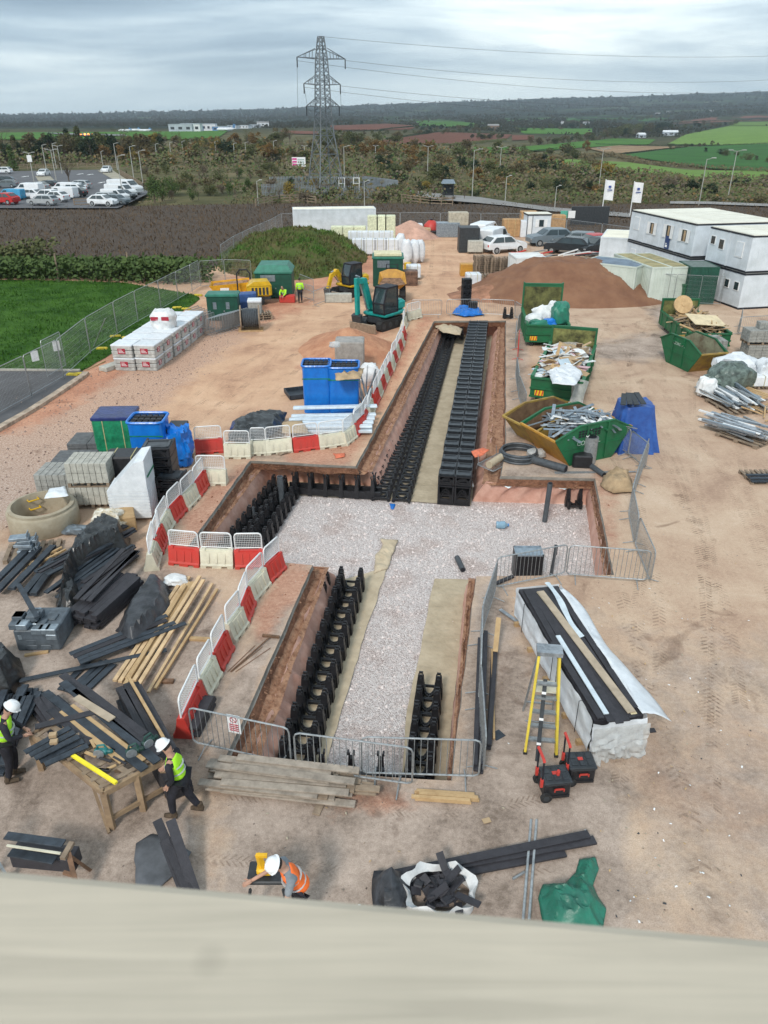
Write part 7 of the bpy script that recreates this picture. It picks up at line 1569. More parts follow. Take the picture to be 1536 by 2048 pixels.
boards('charcoal board in the fanned group lying over the pale timber',(160,1345),(362,1262),.20,4,1,.145,.03,[comp,compb],'charcoal boards fanned over the pale timber',ang=.05,gap=.01); boards('single charcoal board lying apart from the fanned group',(45,1374),(354,1308),.12,1,1,.14,.03,compb,None)
boards('charcoal board lying in the gap behind the workbench',(165,1400),(235,1330),.03,4,1,.16,.04,compb,'charcoal boards behind the workbench',ang=.08,gap=.03)
boards('black board lying deep between timber and sheet bundle',(265,1270),(345,1185),.02,3,1,.15,.05,comp,'black boards between timber and sheet',ang=.05)
boards('charcoal board in the tall stack behind the walking worker',(388,1590),(284,1404),.05,3,7,.16,.085,comp,'charcoal boards in the tall stack behind the walking worker',jit=.02,label_top='top charcoal board of the tall stack behind the walking worker'); onW0=(G(364,1540,.72),G(256,1352,.72)); b=MB(); b.bar((0,0,0),onW0[1]-onW0[0],.06,.04); M1('timber_length','pale batten lying on the tall charcoal stack','timber',b,wood,onW0[0])
boards('charcoal board in the short stack behind the last red barrier',(400,1475),(432,1412),.0,2,5,.16,.06,comp,'charcoal boards behind the last red barrier')
for i in range(34):
 x=random.randrange(6); y=random.randrange(4); z=random.choice([.62,.62,.5,.7]) if i>24 else (.02+(i%4)*.155)
 b=MB(); b.rbox(0,0,0,.26,.26,.15,.012); M1('steel_box_section','blue grey steel block in the square stack at the left','steel block',b,random.choice([steelb,steelb,mat('dark_bracket',(.09,.11,.13),.5,.2,4)]),G(36,1302)+Vector((-.1+x*.17+.04*z,y*.22,z)),random.uniform(-.05,.05),'steel blocks in the square stack')
b=MB(); b.rbox(0,0,.0,1.05,1.0,.6,.03); M1('steel_block_core','wrapped core of the square steel block stack','steel stack',b,mat('dark_bracket',(.09,.11,.13)),G(36,1302)+Vector((0,0,0)),.02); boards('dark steel bar lying over the square steel stack',(45,1222),(82,1290),.80,1,1,.12,.05,compb,None)
crumple('black_sheet_bundle','black sheeted bundle on a pallet cut by the left edge','cover',[(-60,1400),(-60,1320),(0,1308),(40,1318),(52,1350),(30,1392)],.05,bsheet,.12,.1,7.7,.6); boards('short pale batten in front of the square steel stack',(50,1314),(100,1306),.0,1,1,.08,.05,wood,None,cat='timber',name='timber_length'); boards('short pale batten lying on bare ground near the fanned boards',(172,1305),(205,1300),.0,1,1,.08,.05,wood,None,cat='timber',name='timber_length')
# brown boards in front
boards('weathered board in the brown stack in front of the crowd barriers',(432,1590),(690,1615),.07,4,5,.16,.04,[woodd,mat('grey_board',(.33,.28,.23),.85,.15,5)],'weathered boards in front of the barriers',jit=.12,ang=.03); boards('weathered board on top of the brown stack',(440,1560),(680,1592),.30,2,2,.16,.04,MT['grey_board'],'weathered boards on top of the brown stack',jit=.2,ang=.02)
boards('weathered board sticking out right of the brown stack',(600,1588),(742,1600),.12,2,2,.15,.04,woodd,'weathered boards right end of the brown stack',jit=.1); boards('short board under the brown stack, left',(472,1598),(486,1555),.0,1,1,.15,.04,woodd,None); boards('short board under the brown stack, right',(640,1632),(662,1585),.0,1,1,.15,.04,woodd,None)
boards('pale batten in the small bundle right of the brown stack',(829,1603),(950,1612),.02,3,2,.07,.05,wood,'pale battens right of the brown stack',cat='timber',name='timber_length',ang=.005)
# boards beside right barrier run
boards('long charcoal board lying along the right barrier run',(966,1545),(975,1282),.03,2,3,.10,.06,comp,'long charcoal boards along the right barrier run',jit=.05); boards('long charcoal board beside the others along the right run',(982,1502),(992,1302),.03,1,2,.10,.06,comp,'second group of charcoal boards along the right run'); boards('thin pale batten among the charcoal boards at right',(990,1478),(986,1290),.05,1,1,.05,.05,wood,None,cat='timber',name='timber_length')
b=MB(); b.box(0,0,0,.12,.9,.03); M1('timber_offcut','pale timber offcut standing at the end of the charcoal boards','timber',b,wood,G(984,1320)+Vector((0,0,.25)),(.5,0,-.2))
b=MB(); b.box(0,0,0,.26,.22,.01); M1('slate_scrap','square grey slate scrap beside the charcoal boards','scrap',b,compb,G(993,1482),.6); b=MB(); b.box(0,0,0,.14,.12,.02); M1('slate_scrap','small black scrap right of the white bundle','scrap',b,comp,G(1300,1466),.1)
b=MB(); b.bar((0,0,.05),(.75,-1.2,.1),.1,.03); M1('steel_strip','bent pale steel strip left of the white bundle','strip',b,steel,G(1000,1222))
boards('flat black board behind the white bundle',(992,1172),(1026,1158),.02,1,1,.12,.05,comp,None)
# ---------------- wrapped bundle ----------------
A=G(1030,1238); B=G(1172,1505); yb=math.atan2((B-A).y,(B-A).x); LB_=(B-A).length+.1; BW_=1.08; BH=.95
t=T('wrapped_board_bundle','long bundle of boards in torn white plastic wrapping','wrapped bundle',A,yb); b=MB()
def wrapf(side):
 def f(u,v):
  x=u*LB_; n_=fbm(x*1.1,v*3,side*7+1,1,4)*.07+.02*math.sin(v*9+fbm(x,v,2)*5)*(1 if side==0 else .6)
  return (x,-n_-.03 if side==0 else BW_+n_+.03,.12+v*(BH-.12))
 return f
b.sheet(wrapf(0),60,14); b.sheet(wrapf(1),60,14); b.sheet(lambda u,v:(LB_+.05+fbm(u*3,v*3,9)*.16,-.03+u*(BW_+.06),.12+v*(BH-.15)),16,14); b.sheet(lambda u,v:(-.03+fbm(u*3,v*3,4)*.05,-.03+u*(BW_+.06),.12+v*(BH-.12)),12,10)
P('white_film',b,wsheet,t,True); b=MB(); b.sheet(lambda u,v:(LB_+.10+.25*(1-v)*abs(fbm(u*4,v*4,3))*2+.06,-.05+u*(BW_+.1)+.05*nz(u*5,v*5,2),.03+v*(BH-.1)),22,16); P('loose_end_film',b,clears,t,True)
b=MB(); b.box(.02,.02,.14,LB_-.02,BW_-.02,BH-.02); P('board_core',b,comp,t); b=MB(); [b.box(x,-.12,0,x+.09,BW_+.05,.11) for x in (.25,1.3,2.4,3.6,LB_-.4)]; P('bearers',b,wood,t)
b=MB(); [b.tube([(x,-.07,.1),(x,-.07,BH),(x,BW_*.2,BH+.01)],.008,4) for x in (.7,2.7,4.2)]; P('straps',b,trimk,t)
c,s=math.cos(yb),math.sin(yb)
def onb(x,y,z):
 y*=.87
 return Vector((A.x+c*x-s*y,A.y+s*x+c*y,z))
def bb(label,x0,y0,x1,y1,w,m_,z=BH,th=.028,group=None,name='board'):
 a=onb(x0,y0,z+.005); b_=onb(x1,y1,z+.005); d=b_-a; b=MB(); b.rbox(0,-w/2,0,d.length,w/2,th,.003); M1(name,label,'board' if m_!=steel else 'strip',b,m_,a,math.atan2(d.y,d.x),group)
# local y: 0 = left/front side in view? (left of travel is the right-hand side of the picture)
bb('leftmost charcoal board on top of the white bundle',.1,.20,2.6,.16,.16,comp); bb('second charcoal board from the left on the bundle',.1,.37,LB_+.1,.37,.16,comp); bb('third charcoal board from the left on the bundle',.15,.55,LB_+.16,.54,.16,comp); bb('charcoal board beside the pale plank on the bundle',.1,.72,LB_+.12,.72,.16,comp); bb('charcoal board under the right edge of the pale plank',.4,.88,LB_+.05,.90,.14,comp)
bb('short charcoal board lying near the left edge of the bundle',2.3,.08,LB_,.16,.15,comp,z=BH+.03); bb('pale blue steel strip lying on the bundle',2.1,.30,LB_-.1,.34,.11,mat('pale_strip',(.60,.68,.73),.4,.08,3),z=BH+.03); bb('pale brown plank lying lengthwise on the bundle',.3,.55,LB_-.05,.93,.18,mat('buff_plank',(.42,.34,.25),.8,.1,3),z=BH+.04); bb('cream edged plank under the pale brown plank',.28,.52,LB_-.02,.98,.13,mat('cream_plank',(.68,.58,.36),.7,.08,3),z=BH+.02,th=.018)
bb('right hand charcoal board curving along the bundle',.2,1.08,LB_-.2,1.10,.14,comp,z=BH+.0)
cl=MB(); cl.sheet(lambda u,v:(onb(.2+u*(LB_-.2),1.16+v*(.26+.42*u*1.2+.08*math.sin(u*9)),BH+.03+.03*math.sin(u*13)-v*v*(.10+.22*u)+.05*fbm(u*9,v*3,2))),50,8); o=M1('plastic_flap','loose white plastic flap along the right side of the bundle','plastic sheet',cl,wsheet,smooth=True); md=o.modifiers.new('s','SOLIDIFY'); md.thickness=.004
cl=MB(); cl.sheet(lambda u,v:(onb(-.05+u*2.3,.82+v*.16+.05*math.sin(u*6),BH+.06+.02*math.sin(u*11+v*3))),30,4); o=M1('plastic_strip','narrow white plastic strip folded along the far top of the bundle','plastic sheet',cl,mat('pale_strip',(.6,.68,.73)),smooth=True)
# ladder
pL=G(1050,1506); pR=G(1112,1512); tz=2.45
t=T('step_ladder','yellow step ladder with a pale platform beside the bundle','ladder',pL,math.atan2((pR-pL).y,(pR-pL).x)); wl=(pR-pL).length; H_=2.15; lean=.75
fg=mat('yellow_fibreglass',(.66,.50,.06),.5,.1,3); b=MB(); b.bar((0,0,0),(.12,lean*.75,H_),.05,.08); b.bar((wl,0,0),(wl-.12,lean*.75,H_),.05,.08); P('front_rails',b,fg,t); b=MB(); b.bar((.0,1.25,0),(.12,lean*.85,H_),.03,.05); b.bar((wl,1.25,0),(wl-.12,lean*.85,H_),.03,.05); b.bar((0,.62,.3),(wl,.62,.3),.02,.02)
b.bar((0,1.15,.35),(wl,1.15,.35),.03,.03); P('rear_rails',b,galv,t)
for k in range(1,6):
 z=.3*k; u=z/H_; b=MB(); b.box(.12*u,lean*.75*u-.02,z-.02,wl-.12*u,lean*.75*u+.08,z+.02); P('tread',b,galv,t)
b=MB(); b.box(.1,lean*.55,1.55-.28,wl-.1,lean*.55+.35,1.3); P('platform',b,whp,t); b=MB(); b.box(.06,lean*.7-.08,H_,wl-.06,lean*.7+.22,H_+.09); P('top_tray',b,steel,t); b=MB(); [b.cb((x,0,.02),(.08,.09,.06)) for x in (0,wl)]; P('rubber_foot',b,rub,t)
a=G(1074,1522,.0); b_=G(1082,1506,0)+Vector((.02,.45,1.55)); b=MB(); d=b_-a; b.bar((0,0,0),d,.08,.04); t=T('spirit_level','long grey spirit level leaning on the ladder','spirit level',a); P('level_body',b,galv if 0 else dkst,t); b=MB(); [b.bar(d*u,d*(u+.03),.085,.045) for u in (.2,.5,.82)]; P('vials',b,whm,t)
# tool boxes
def toolbox(label,p,yaw,s=1):
 t=T('rolling_tool_box',label,'tool box',G(*p),yaw); t.scale=(s,)*3; b=MB(); b.rbox(0,0,.06,.52,.42,.40,.03); b.box(.02,-.02,.06,.5,.0,.12); P('box_body',b,blk,t); b=MB(); b.rbox(-.02,-.02,.40,.54,.44,.46,.02)
 for i in range(3):
  for j in range(2): b.rbox(.05+i*.16,.06+j*.18,.46,.17+i*.16,.20+j*.18,.475,.01)
 P('lid',b,mat('black_plastic_worn',(.03,.035,.04)),t)
 b=MB(); b.box(.18,-.035,.28,.38,-.02,.32); b.box(.18,-.05,.25,.20,-.02,.32); b.box(.36,-.05,.25,.38,-.02,.32); P('front_handle',b,redp,t); b=MB(); b.box(.2,.18,.478,.3,.26,.482); P('badge',b,redp,t)
 h=MB(); h.tube([(-.04,.06,.3),(-.06,.05,1.0)],.018,6); h.tube([(-.04,.36,.3),(-.06,.37,1.0)],.018,6); ha=P('pull_handle',h,trimk,t); h=MB(); h.tube([(-.06,.03,.98),(-.07,.05,1.03),(-.07,.37,1.03),(-.06,.39,.98)],.03,6); [h.cb((-.05,y,.42),(.05,.05,.2)) for y in (.06,.36)]; P('red_grip',h,redp,ha)
 for y in (-.06,.42): b=MB(); b.tube([(.04,y,.11),(.04,y+.06,.11)],.11,16); w=P('wheel',b,rub,t); b=MB(); b.tube([(.04,y-.004,.11),(.04,y+.064,.11)],.06,10); P('rim',b,dkst,w)
toolbox('black rolling tool box with red handle carrying a drink can',(1086,1602),.12,1.0); toolbox('black rolling tool box with red handle behind the other one',(1136,1570),.05,.98)
b=MB(); b.lathe([(0,0),(.032,0),(.034,.01),(.034,.11),(.027,.125),(0,.122)],14); M1('drink_can','red and silver drink can standing on the nearer tool box','can',b,redp,G(1112,1590)+Vector((.0,.06,.46)),smooth=True)
# ---------------- workbench ----------------
wz=.95; Wc=[G(64,1468,wz),G(125,1425,wz),G(323,1520,wz),G(207,1583,wz)]
t=T('workbench','timber workbench made of pallet boards with sloping braces','workbench',(Wc[3].x,Wc[3].y,0)); O=Vector((Wc[3].x,Wc[3].y,0)); L4=[w-O for w in Wc]
b=MB()
for i in range(4): b.bar(L4[i]-Vector((0,0,.05)),L4[(i+1)%4]-Vector((0,0,.05)),.07,.12)
brw=mat('bench_timber',(.33,.23,.14),.85,.2,4,col2=(.20,.135,.085)); P('top_frame',b,brw,t); b=MB()
for k in range(9):
 u=(k+.5)/9;
 if k in (3,6): continue
 b.bar(L4[3].lerp(L4[0],u),L4[2].lerp(L4[1],u),.09,.025)
for k in range(3): u=.1+.4*k; b.bar(L4[3].lerp(L4[2],u)+Vector((0,0,-.02)),L4[0].lerp(L4[1],u)+Vector((0,0,-.02)),.1,.03)
P('slats',b,woodd,t)
for q in [L4[3],L4[2],L4[3].lerp(L4[2],.55),L4[0],L4[1],L4[1].lerp(L4[2],.5)]: b=MB(); b.bar((q.x,q.y,0),(q.x,q.y,wz-.05),.11,.09,up=(0,1,0)); P('leg',b,brw,t)
b=MB(); b.bar((L4[3].x,L4[3].y,.25),(L4[2].x,L4[2].y,.25),.05,.09); b.bar((L4[0].x*.75+L4[3].x*.25+.25,L4[0].y+.2,wz-.1),(L4[3].x-.02,L4[3].y-.12,.02),.05,.08); P('brace',b,brw,t)
def onW(label,p0,p1,z,w,m_,th=.028,group=None,name='board',cat='board'):
 a=G(*p0,z); b_=G(*p1,z); d=b_-a; b=MB(); b.rbox(0,-w/2,0,d.length,w/2,th,.003); return M1(name,label,cat,b,m_,a,math.atan2(d.y,d.x),group)
onW('long charcoal board on the workbench nearest the yellow level',(90,1385),(290,1540),1.0,.17,compb); onW('charcoal board on the workbench beside the green saw',(125,1365),(315,1525),1.0,.17,compb); onW('rear charcoal board on the workbench under the buff plank',(150,1380),(322,1508),1.0,.15,comp); onW('pale plank on the workbench between the charcoal boards',(143,1412),(288,1522),.99,.10,wood,cat='timber',name='timber_length'); onW('pale plank at the front of the workbench',(120,1425),(245,1525),.99,.12,wood,cat='timber',name='timber_length'); onW('buff plank lying on the rear charcoal boards',(152,1395),(225,1440),1.04,.16,mat('buff_plank',(.42,.34,.25))); onW('broad charcoal board overhanging behind the workbench',(125,1350),(262,1455),.9,.17,comp)
for i in range(5): onW('short charcoal cut piece in the fan on the left of the workbench',(50+i*10,1506+i*6),(140+i*9,1456+i*9),1.03+.03*(i%3),.13,compb,group='short charcoal pieces on the workbench')
onW('bright yellow spirit level lying on the workbench front edge',(145,1512),(233,1568),1.02,.07,mat('bright_yellow',(.85,.72,.03),.5,.05,3),.05,name='spirit_level',cat='spirit level')
for i,(x,y,z,m_) in enumerate([(188,1512,1.0,mat('tool_teal',(.02,.16,.16),.5,.2,6)),(253,1515,1.04,mat('tool_dark_green',(.02,.06,.05),.5,.2,6)),(288,1498,1.04,MT['tool_dark_green'])]):
 t=T('power_tool',['teal circular saw lying near the yellow level','dark green nail gun lying on the charcoal boards','dark green drill lying at the right end of the workbench'][i],'power tool',G(x,y,z),.4*i); b=MB(); b.rbox(0,0,0,.26,.12,.12,.03); b.rbox(.18,.02,.02,.34,.10,.1,.02); P('motor_housing',b,m_,t); b=MB(); b.tube([(.05,.06,.1),(.08,.06,.2),(.2,.06,.22),(.24,.06,.12)],.022,6); P('handle',b,m_,t); b=MB(); b.tube([(.1,-.02,.06),(.1,-.005,.06)],.10,16); P('blade_guard',b,steel,t)
for i,(x,y) in enumerate([(98,1478),(100,1492)]): b=MB(); b.rbox(0,0,0,.14,.10,.08,.005); M1('cardboard_box',['small cardboard box of screws on the workbench, upper','small open cardboard box of screws on the workbench, lower'][i],'box',b,cardb,G(x,y,1.07),.2)
boards('charcoal board in the heap behind the left worker',(20,1540),(78,1400),.06,5,4,.15,.06,compb,'charcoal boards behind the left worker',jit=.1,ang=.08)
for i,(a_,b_) in enumerate([((110,1395),(235,1500)),((135,1372),(262,1480)),((100,1420),(180,1490)),((165,1375),(290,1470)),((70,1455),(190,1425))]): onW('charcoal board in the loose layer over the back of the workbench',a_,b_,.97+.012*i,.15,comp,group='loose charcoal boards over the back of the workbench')
for i in range(14): onW('small timber block or offcut lying on the workbench',(a_:=(random.uniform(110,230),random.uniform(1470,1545))),(a_[0]+random.uniform(8,26),a_[1]+random.uniform(-10,16)),1.0,random.uniform(.04,.09),random.choice([wood,woodd,comp]),group='offcuts on the workbench',name='offcut',cat='offcut')
boards('charcoal board stacked under and behind the workbench',(185,1500),(110,1400),.05,3,4,.15,.05,comp,'charcoal boards under the workbench',jit=.08,ang=.06)
# trestle at lower left
pA=G(8,1742,.6); pB=G(140,1722,.6); t=T('timber_trestle','brown timber trestle carrying charcoal boards at the lower left','trestle',(pB.x,pB.y,0)); b=MB(); b.bar((.12,.28,0),(-.02,.0,.78),.08,.05); b.bar((.25,-.45,0),(.0,.02,.78),.08,.05); b.bar((-.1,-.1,.45),(.12,-.15,.42),.05,.06); P('leg_frame',b,woodb,t); b=MB(); b.bar((-.05,-.1,.78),(.0,.2,.8),.09,.06); P('top_cap',b,woodd,t)
onW('charcoal board lying on the trestle, upper',(12,1672),(128,1688),.80,.15,compb); onW('charcoal board lying on the trestle, lower',(20,1706),(110,1722),.62,.15,compb); onW('pale batten under the trestle boards',(14,1692),(122,1708),.74,.04,whp);
b=MB(); b.rbox(0,0,0,1.1,.3,.3,.01); M1('board_stack','dark board stack under the trestle boards','board stack',b,comp,G(25,1735,.25),-.1)
t=T('mesh_ladder','grey aluminium trestle ladder at the lower left edge','ladder',G(0,1760)); b=MB(); b.bar((-.3,.3,1.0),(.25,-.1,0),.04,.06); b.bar((-.45,.2,1.0),(-.1,-.3,0),.04,.06); [b.bar((-.3+.09*k,.3-.066*k,1-.16*k),(-.45+.06*k,.2-.08*k,1-.16*k),.03,.03) for k in range(6)]; P('ladder_frame',b,galv,t)
# near foreground bits
def lean(label,p0,z0,p1,z1,w,th,m_,group=None):
 a=G(*p0,z0); b_=G(*p1,z1); b=MB(); b.bar((0,0,0),b_-a,w,th,up=(0,0,1)); return M1('board',label,'board',b,m_,a,0,group)
lean('charcoal board propped up at the near left, left one',(380,1790),.15,(314,1640),.75,.16,.03,comp); lean('charcoal board propped up at the near left, right one',(392,1790),.12,(341,1640),.75,.17,.03,comp); lean('charcoal board under the two propped boards',(372,1795),.1,(328,1680),.6,.16,.03,comp)
crumple('grey_sheet','flat grey black sheet lying under the propped boards','sheet',[(272,1690),(300,1668),(350,1680),(385,1705),(360,1735),(310,1790),(268,1790)],.02,mat('slate_sheet',(.10,.105,.115),.6,.15,3),.02,.15,41)
lean('long charcoal board pointing right in the near foreground, front',(775,1755),.10,(1190,1680),.10,.17,.04,comp); lean('long charcoal board pointing right in the near foreground, middle',(780,1772),.06,(1130,1705),.06,.17,.04,comp); lean('long charcoal board pointing right in the near foreground, rear',(790,1748),.14,(1178,1668),.14,.16,.03,comp)
crumple('black_sheeting','creased black sheeting beside the white bulk bag','sheet',[(740,1790),(750,1745),(800,1750),(830,1790),(800,1840),(745,1830)],.1,mat('grey_sheet',(.045,.048,.055)),.25,.12,43,.25)
# open bulk bag
cN=G(878,1800); t=T('open_bulk_bag','white bulk bag open and full of black offcuts','bag',cN); b=MB(); vs=[]; n=40
for j in range(9):
 z=j/8
 for i in range(n): a=i/n*6.283; r=.50*(1+.07*nz(a*2,z*3,3)+.05*z)+(.05*math.sin(a*7)*z); vs.append((math.cos(a)*r*1.15,math.sin(a)*r*.9,z*.36+.05*math.sin(a*3)*z+.05*nz(a*4,1,2)*z))
for i in range(n): a=i/n*6.283; r=.43*(1+.07*nz(a*2,3,3)); vs.append((math.cos(a)*r*1.15,math.sin(a)*r*.9,.25+.04*math.sin(a*3)))
b.add(vs,[(j*n+i,j*n+(i+1)%n,(j+1)*n+(i+1)%n,(j+1)*n+i) for j in range(9) for i in range(n)]); P('bag_body',b,bag,t,True)
for i in range(34): b=MB(); b.bar((0,0,0),Vector((random.gauss(0,1),random.gauss(0,1),random.gauss(0,.5))).normalized()*random.uniform(.15,.45),.13,.03,up=(random.gauss(0,.4),random.gauss(0,.4),1)); M1('board_offcut','charcoal board offcut inside the open white bulk bag','offcut',b,comp,cN+Vector((random.uniform(-.35,.3),random.uniform(-.28,.25),.22+random.uniform(0,.12))),0,'offcuts in the open bulk bag')
crumple('green_sack','tied green plastic sack in the near foreground','sack',[(1075,1800),(1085,1775),(1130,1770),(1152,1750),(1158,1724),(1190,1720),(1197,1742),(1185,1778),(1210,1825),(1205,1870),(1150,1880),(1090,1870)],.02,tarpg,.2,.04,2.1,.2)
for i,(x0,y0,x1,y1) in enumerate([(1046,1840,1062,1640),(1058,1840,1073,1640)]): a=G(x0,y0,.12); b_=G(x1,y1,.12); b=MB(); b.tube([a-a,b_-a],.024,8); M1('scaffold_tube',['galvanised pole lying under the long boards, left','galvanised pole lying under the long boards, right'][i],'pole',b,galv,a,smooth=True)
b=MB(); b.tube([(0,0,.03),(.22,.13,.03)],.024,8); M1('scaffold_tube','short galvanised pole crossing the two long poles','pole',b,galv,G(1025,1762)+Vector((0,0,.02)))
b=MB(); b.tube([(0,0,.03),(.75,1.3,.06)],.018,7); b.bar((.55,1.35,.06),(.98,1.28,.06),.06,.06); M1('broom','brown handled broom lying beside the cream barriers','broom',b,woodb,G(462,1345))
for i in range(3): b=MB(); b.tube([(0,0,.02),(.5+.1*i,1.0-.05*i,.02)],.008,5); M1('steel_rod','thin rusty rod lying beside the broom','rod',b,mat('rust',(.22,.12,.07),.8),G(455+8*i,1345),0,'rusty rods beside the broom')
# small debris
for i in range(230):
 x=random.uniform(430,1500); y=random.uniform(1120,1850)
 if i%2: x=random.uniform(1180,1500)
 if inpoly(x,y,[(440,1100),(960,1100),(960,1600),(440,1600)]): continue
 s=random.uniform(.012,.032); b=MB(); b.add([(-s,-s*.6,0),(s,-s*.4,.01),(s*.8,s*.6,.015),(-s*.7,s*.5,.005),(0,0,s*.5)],[(0,1,4),(1,2,4),(2,3,4),(3,0,4)]); M1('ground_scrap','tiny scrap lying on the bare ground near the front','scrap',b,random.choice([whm,whtb,woodd,wood,dkst,cardb,ringm]),G(x,y,.03),random.uniform(0,6),'tiny scraps on the ground')
b=MB(); b.box(0,0,0,.15,.11,.01); M1('cardboard_scrap','square cardboard scrap alone on the ground in front','scrap',b,cardb,G(968,1648,.03),.3)
# ---------------- people ----------------
def skinmesh(pts,edges,rad,sub=2,root=0):
 me=bpy.data.meshes.new('s'); me.from_pydata(pts,edges,[]); o=bpy.data.objects.new('s',me); COL.objects.link(o)
 bm=bmesh.new(); bm.from_mesh(me); ly=bm.verts.layers.skin.verify()
 for i,v in enumerate(bm.verts): v[ly].radius=(rad[i],rad[i]) if not isinstance(rad[i],tuple) else rad[i]; v[ly].use_root=(i==root)
 bm.to_mesh(me); bm.free(); m=o.modifiers.new('k','SKIN'); m.use_smooth_shade=True; m.branch_smoothing=.6; s=o.modifiers.new('b','SUBSURF'); s.levels=sub; s.render_levels=sub
 dg=bpy.context.evaluated_depsgraph_get(); dg.update(); r=bpy.data.meshes.new_from_object(o.evaluated_get(dg)); bpy.data.objects.remove(o)
 for p in r.polygons: p.use_smooth=True
 return r
def person(label,loc,yaw,j,vest,shirt,trous,helmet=True,s=1.0,hatm=None,bare_arm=False):
 t=T('person',label,'person',loc,yaw); t.scale=(s,)*3; V=Vector
 N_=['pel','wai','che','nek','hed','sl','el','wl','sr','er','wr','hl','kl','al','tl','hr','kr','ar','tr']; P_={k:V(j[k]) for k in N_}
 ix={k:i for i,k in enumerate(N_)}; E=[('pel','wai'),('wai','che'),('che','nek'),('nek','hed'),('che','sl'),('sl','el'),('el','wl'),('che','sr'),('sr','er'),('er','wr'),('pel','hl'),('hl','kl'),('kl','al'),('al','tl'),('pel','hr'),('hr','kr'),('kr','ar'),('ar','tr')]
 rd=dict(pel=.13,wai=.115,che=.13,nek=.055,hed=.085,sl=.062,el=.04,wl=.027,sr=.062,er=.04,wr=.027,hl=.085,kl=.055,al=.038,tl=.03,hr=.085,kr=.055,ar=.038,tr=.03)
 me=skinmesh([P_[k] for k in N_],[(ix[a],ix[b]) for a,b in E],[rd[k]*(.86 if k not in ('nek','hed','wl','wr','al','ar','tl','tr') else 1) for k in N_]); me.materials.append(skin)
 # hands, face in the same mesh
 bm=bmesh.new(); bm.from_mesh(me)
 def addmb(mb_):
  m2=bpy.data.meshes.new('q'); m2.from_pydata(mb_.v,[],mb_.f); bm.from_mesh(m2); bpy.data.meshes.remove(m2)
 for e_,w_ in (('el','wl'),('er','wr')):
  d=(P_[w_]-P_[e_]).normalized(); sd=d.orthogonal().normalized(); up=d.cross(sd); h=MB(); c0=P_[w_]; h.tube([c0-d*.01,c0+d*.04,c0+d*.09],[.028,.038,.034],8)
  for q in range(4): o_=sd*(-.027+.018*q); L1=[.075,.085,.08,.06][q]; h.tube([c0+d*.085+o_,c0+d*(.085+L1*.5)+o_+up*.008,c0+d*(.085+L1*.85)+o_+up*.032],[.010,.009,.007],5)
  h.tube([c0+d*.03+sd*.03,c0+d*.06+sd*.055+up*.01,c0+d*.09+sd*.06+up*.025],[.012,.011,.008],5); addmb(h)
 hd=P_['hed']; fw=V(j.get('face',(0,1,-.1))).normalized(); rt=fw.cross(V((0,0,1))).normalized(); up=rt.cross(fw)
 h=MB(); h.lathe([(0,-.125),(.045,-.115),(.066,-.07),(.078,-.01),(.080,.04),(.070,.09),(.04,.12),(0,.128)],14,M=Matrix.Translation(hd)@Matrix((rt,fw*1.15,up)).transposed().to_4x4())
 h.tube([hd+fw*.085+up*.01,hd+fw*.108-up*.025],[.008,.014],5)
 for q in (-1,1): h.tube([hd+rt*q*.078-up*.025,hd+rt*q*.088+up*.02],[.012,.014],5)
 addmb(h); bm.to_mesh(me); bm.free(); P('body',me,skin,t)
 b=MB();
 for q in (-1,1): b.cb((0,0,0),(.001,.001,.001)) if 0 else b.tube([hd+fw*.088+rt*q*.03+up*.015,hd+fw*.093+rt*q*.03+up*.015],.009,6)
 b.tube([hd+fw*.086-rt*.02-up*.06,hd+fw*.086+rt*.02-up*.06],.006,5); P('eyes_and_mouth',b,trimk,t)
 b=MB(); b.lathe([(.082,-.03),(.086,.03),(.078,.085),(.045,.12),(0,.13)],14,M=Matrix.Translation(hd-fw*.012)@Matrix((rt,fw*1.12,up)).transposed().to_4x4()); P('hair',b,mat('dark_hair',(.03,.022,.018),.9,.2,20),t,True)
 def cloth(nm,keys,ed,grow,m_,sub=2,endk=None):
  pts=[P_[k].copy() for k in keys]
  if endk:
   for k,(a,u) in endk.items(): pts[keys.index(k)]=P_[a].lerp(P_[k],u)
  m=skinmesh(pts,[(keys.index(a),keys.index(b)) for a,b in ed],[rd[k]*grow[0]+grow[1] for k in keys],sub); m.materials.append(m_); return P(nm,m,m_,t)
 cloth('trousers',['pel','hl','kl','al','hr','kr','ar'],[('pel','hl'),('hl','kl'),('kl','al'),('pel','hr'),('hr','kr'),('kr','ar')],(1.06,.022),trous,endk={'al':('kl',.92),'ar':('kr',.92)})
 cloth('shirt',['pel','wai','che','nek','sl','el','wl','sr','er','wr'],[('pel','wai'),('wai','che'),('che','nek'),('che','sl'),('sl','el'),('el','wl'),('che','sr'),('sr','er'),('er','wr')],(1.04,.014),shirt,endk={'wl':('el',.9),'wr':('er',.9),'nek':('che',.8)} if not bare_arm else {'wl':('el',-.05),'wr':('er',-.05),'nek':('che',.8)}) if not bare_arm else cloth('shirt',['pel','wai','che','nek','sl','el','sr','er'],[('pel','wai'),('wai','che'),('che','nek'),('che','sl'),('sl','el'),('che','sr'),('sr','er')],(1.04,.014),shirt,endk={'el':('sl',.75),'er':('sr',.75),'nek':('che',.8)})
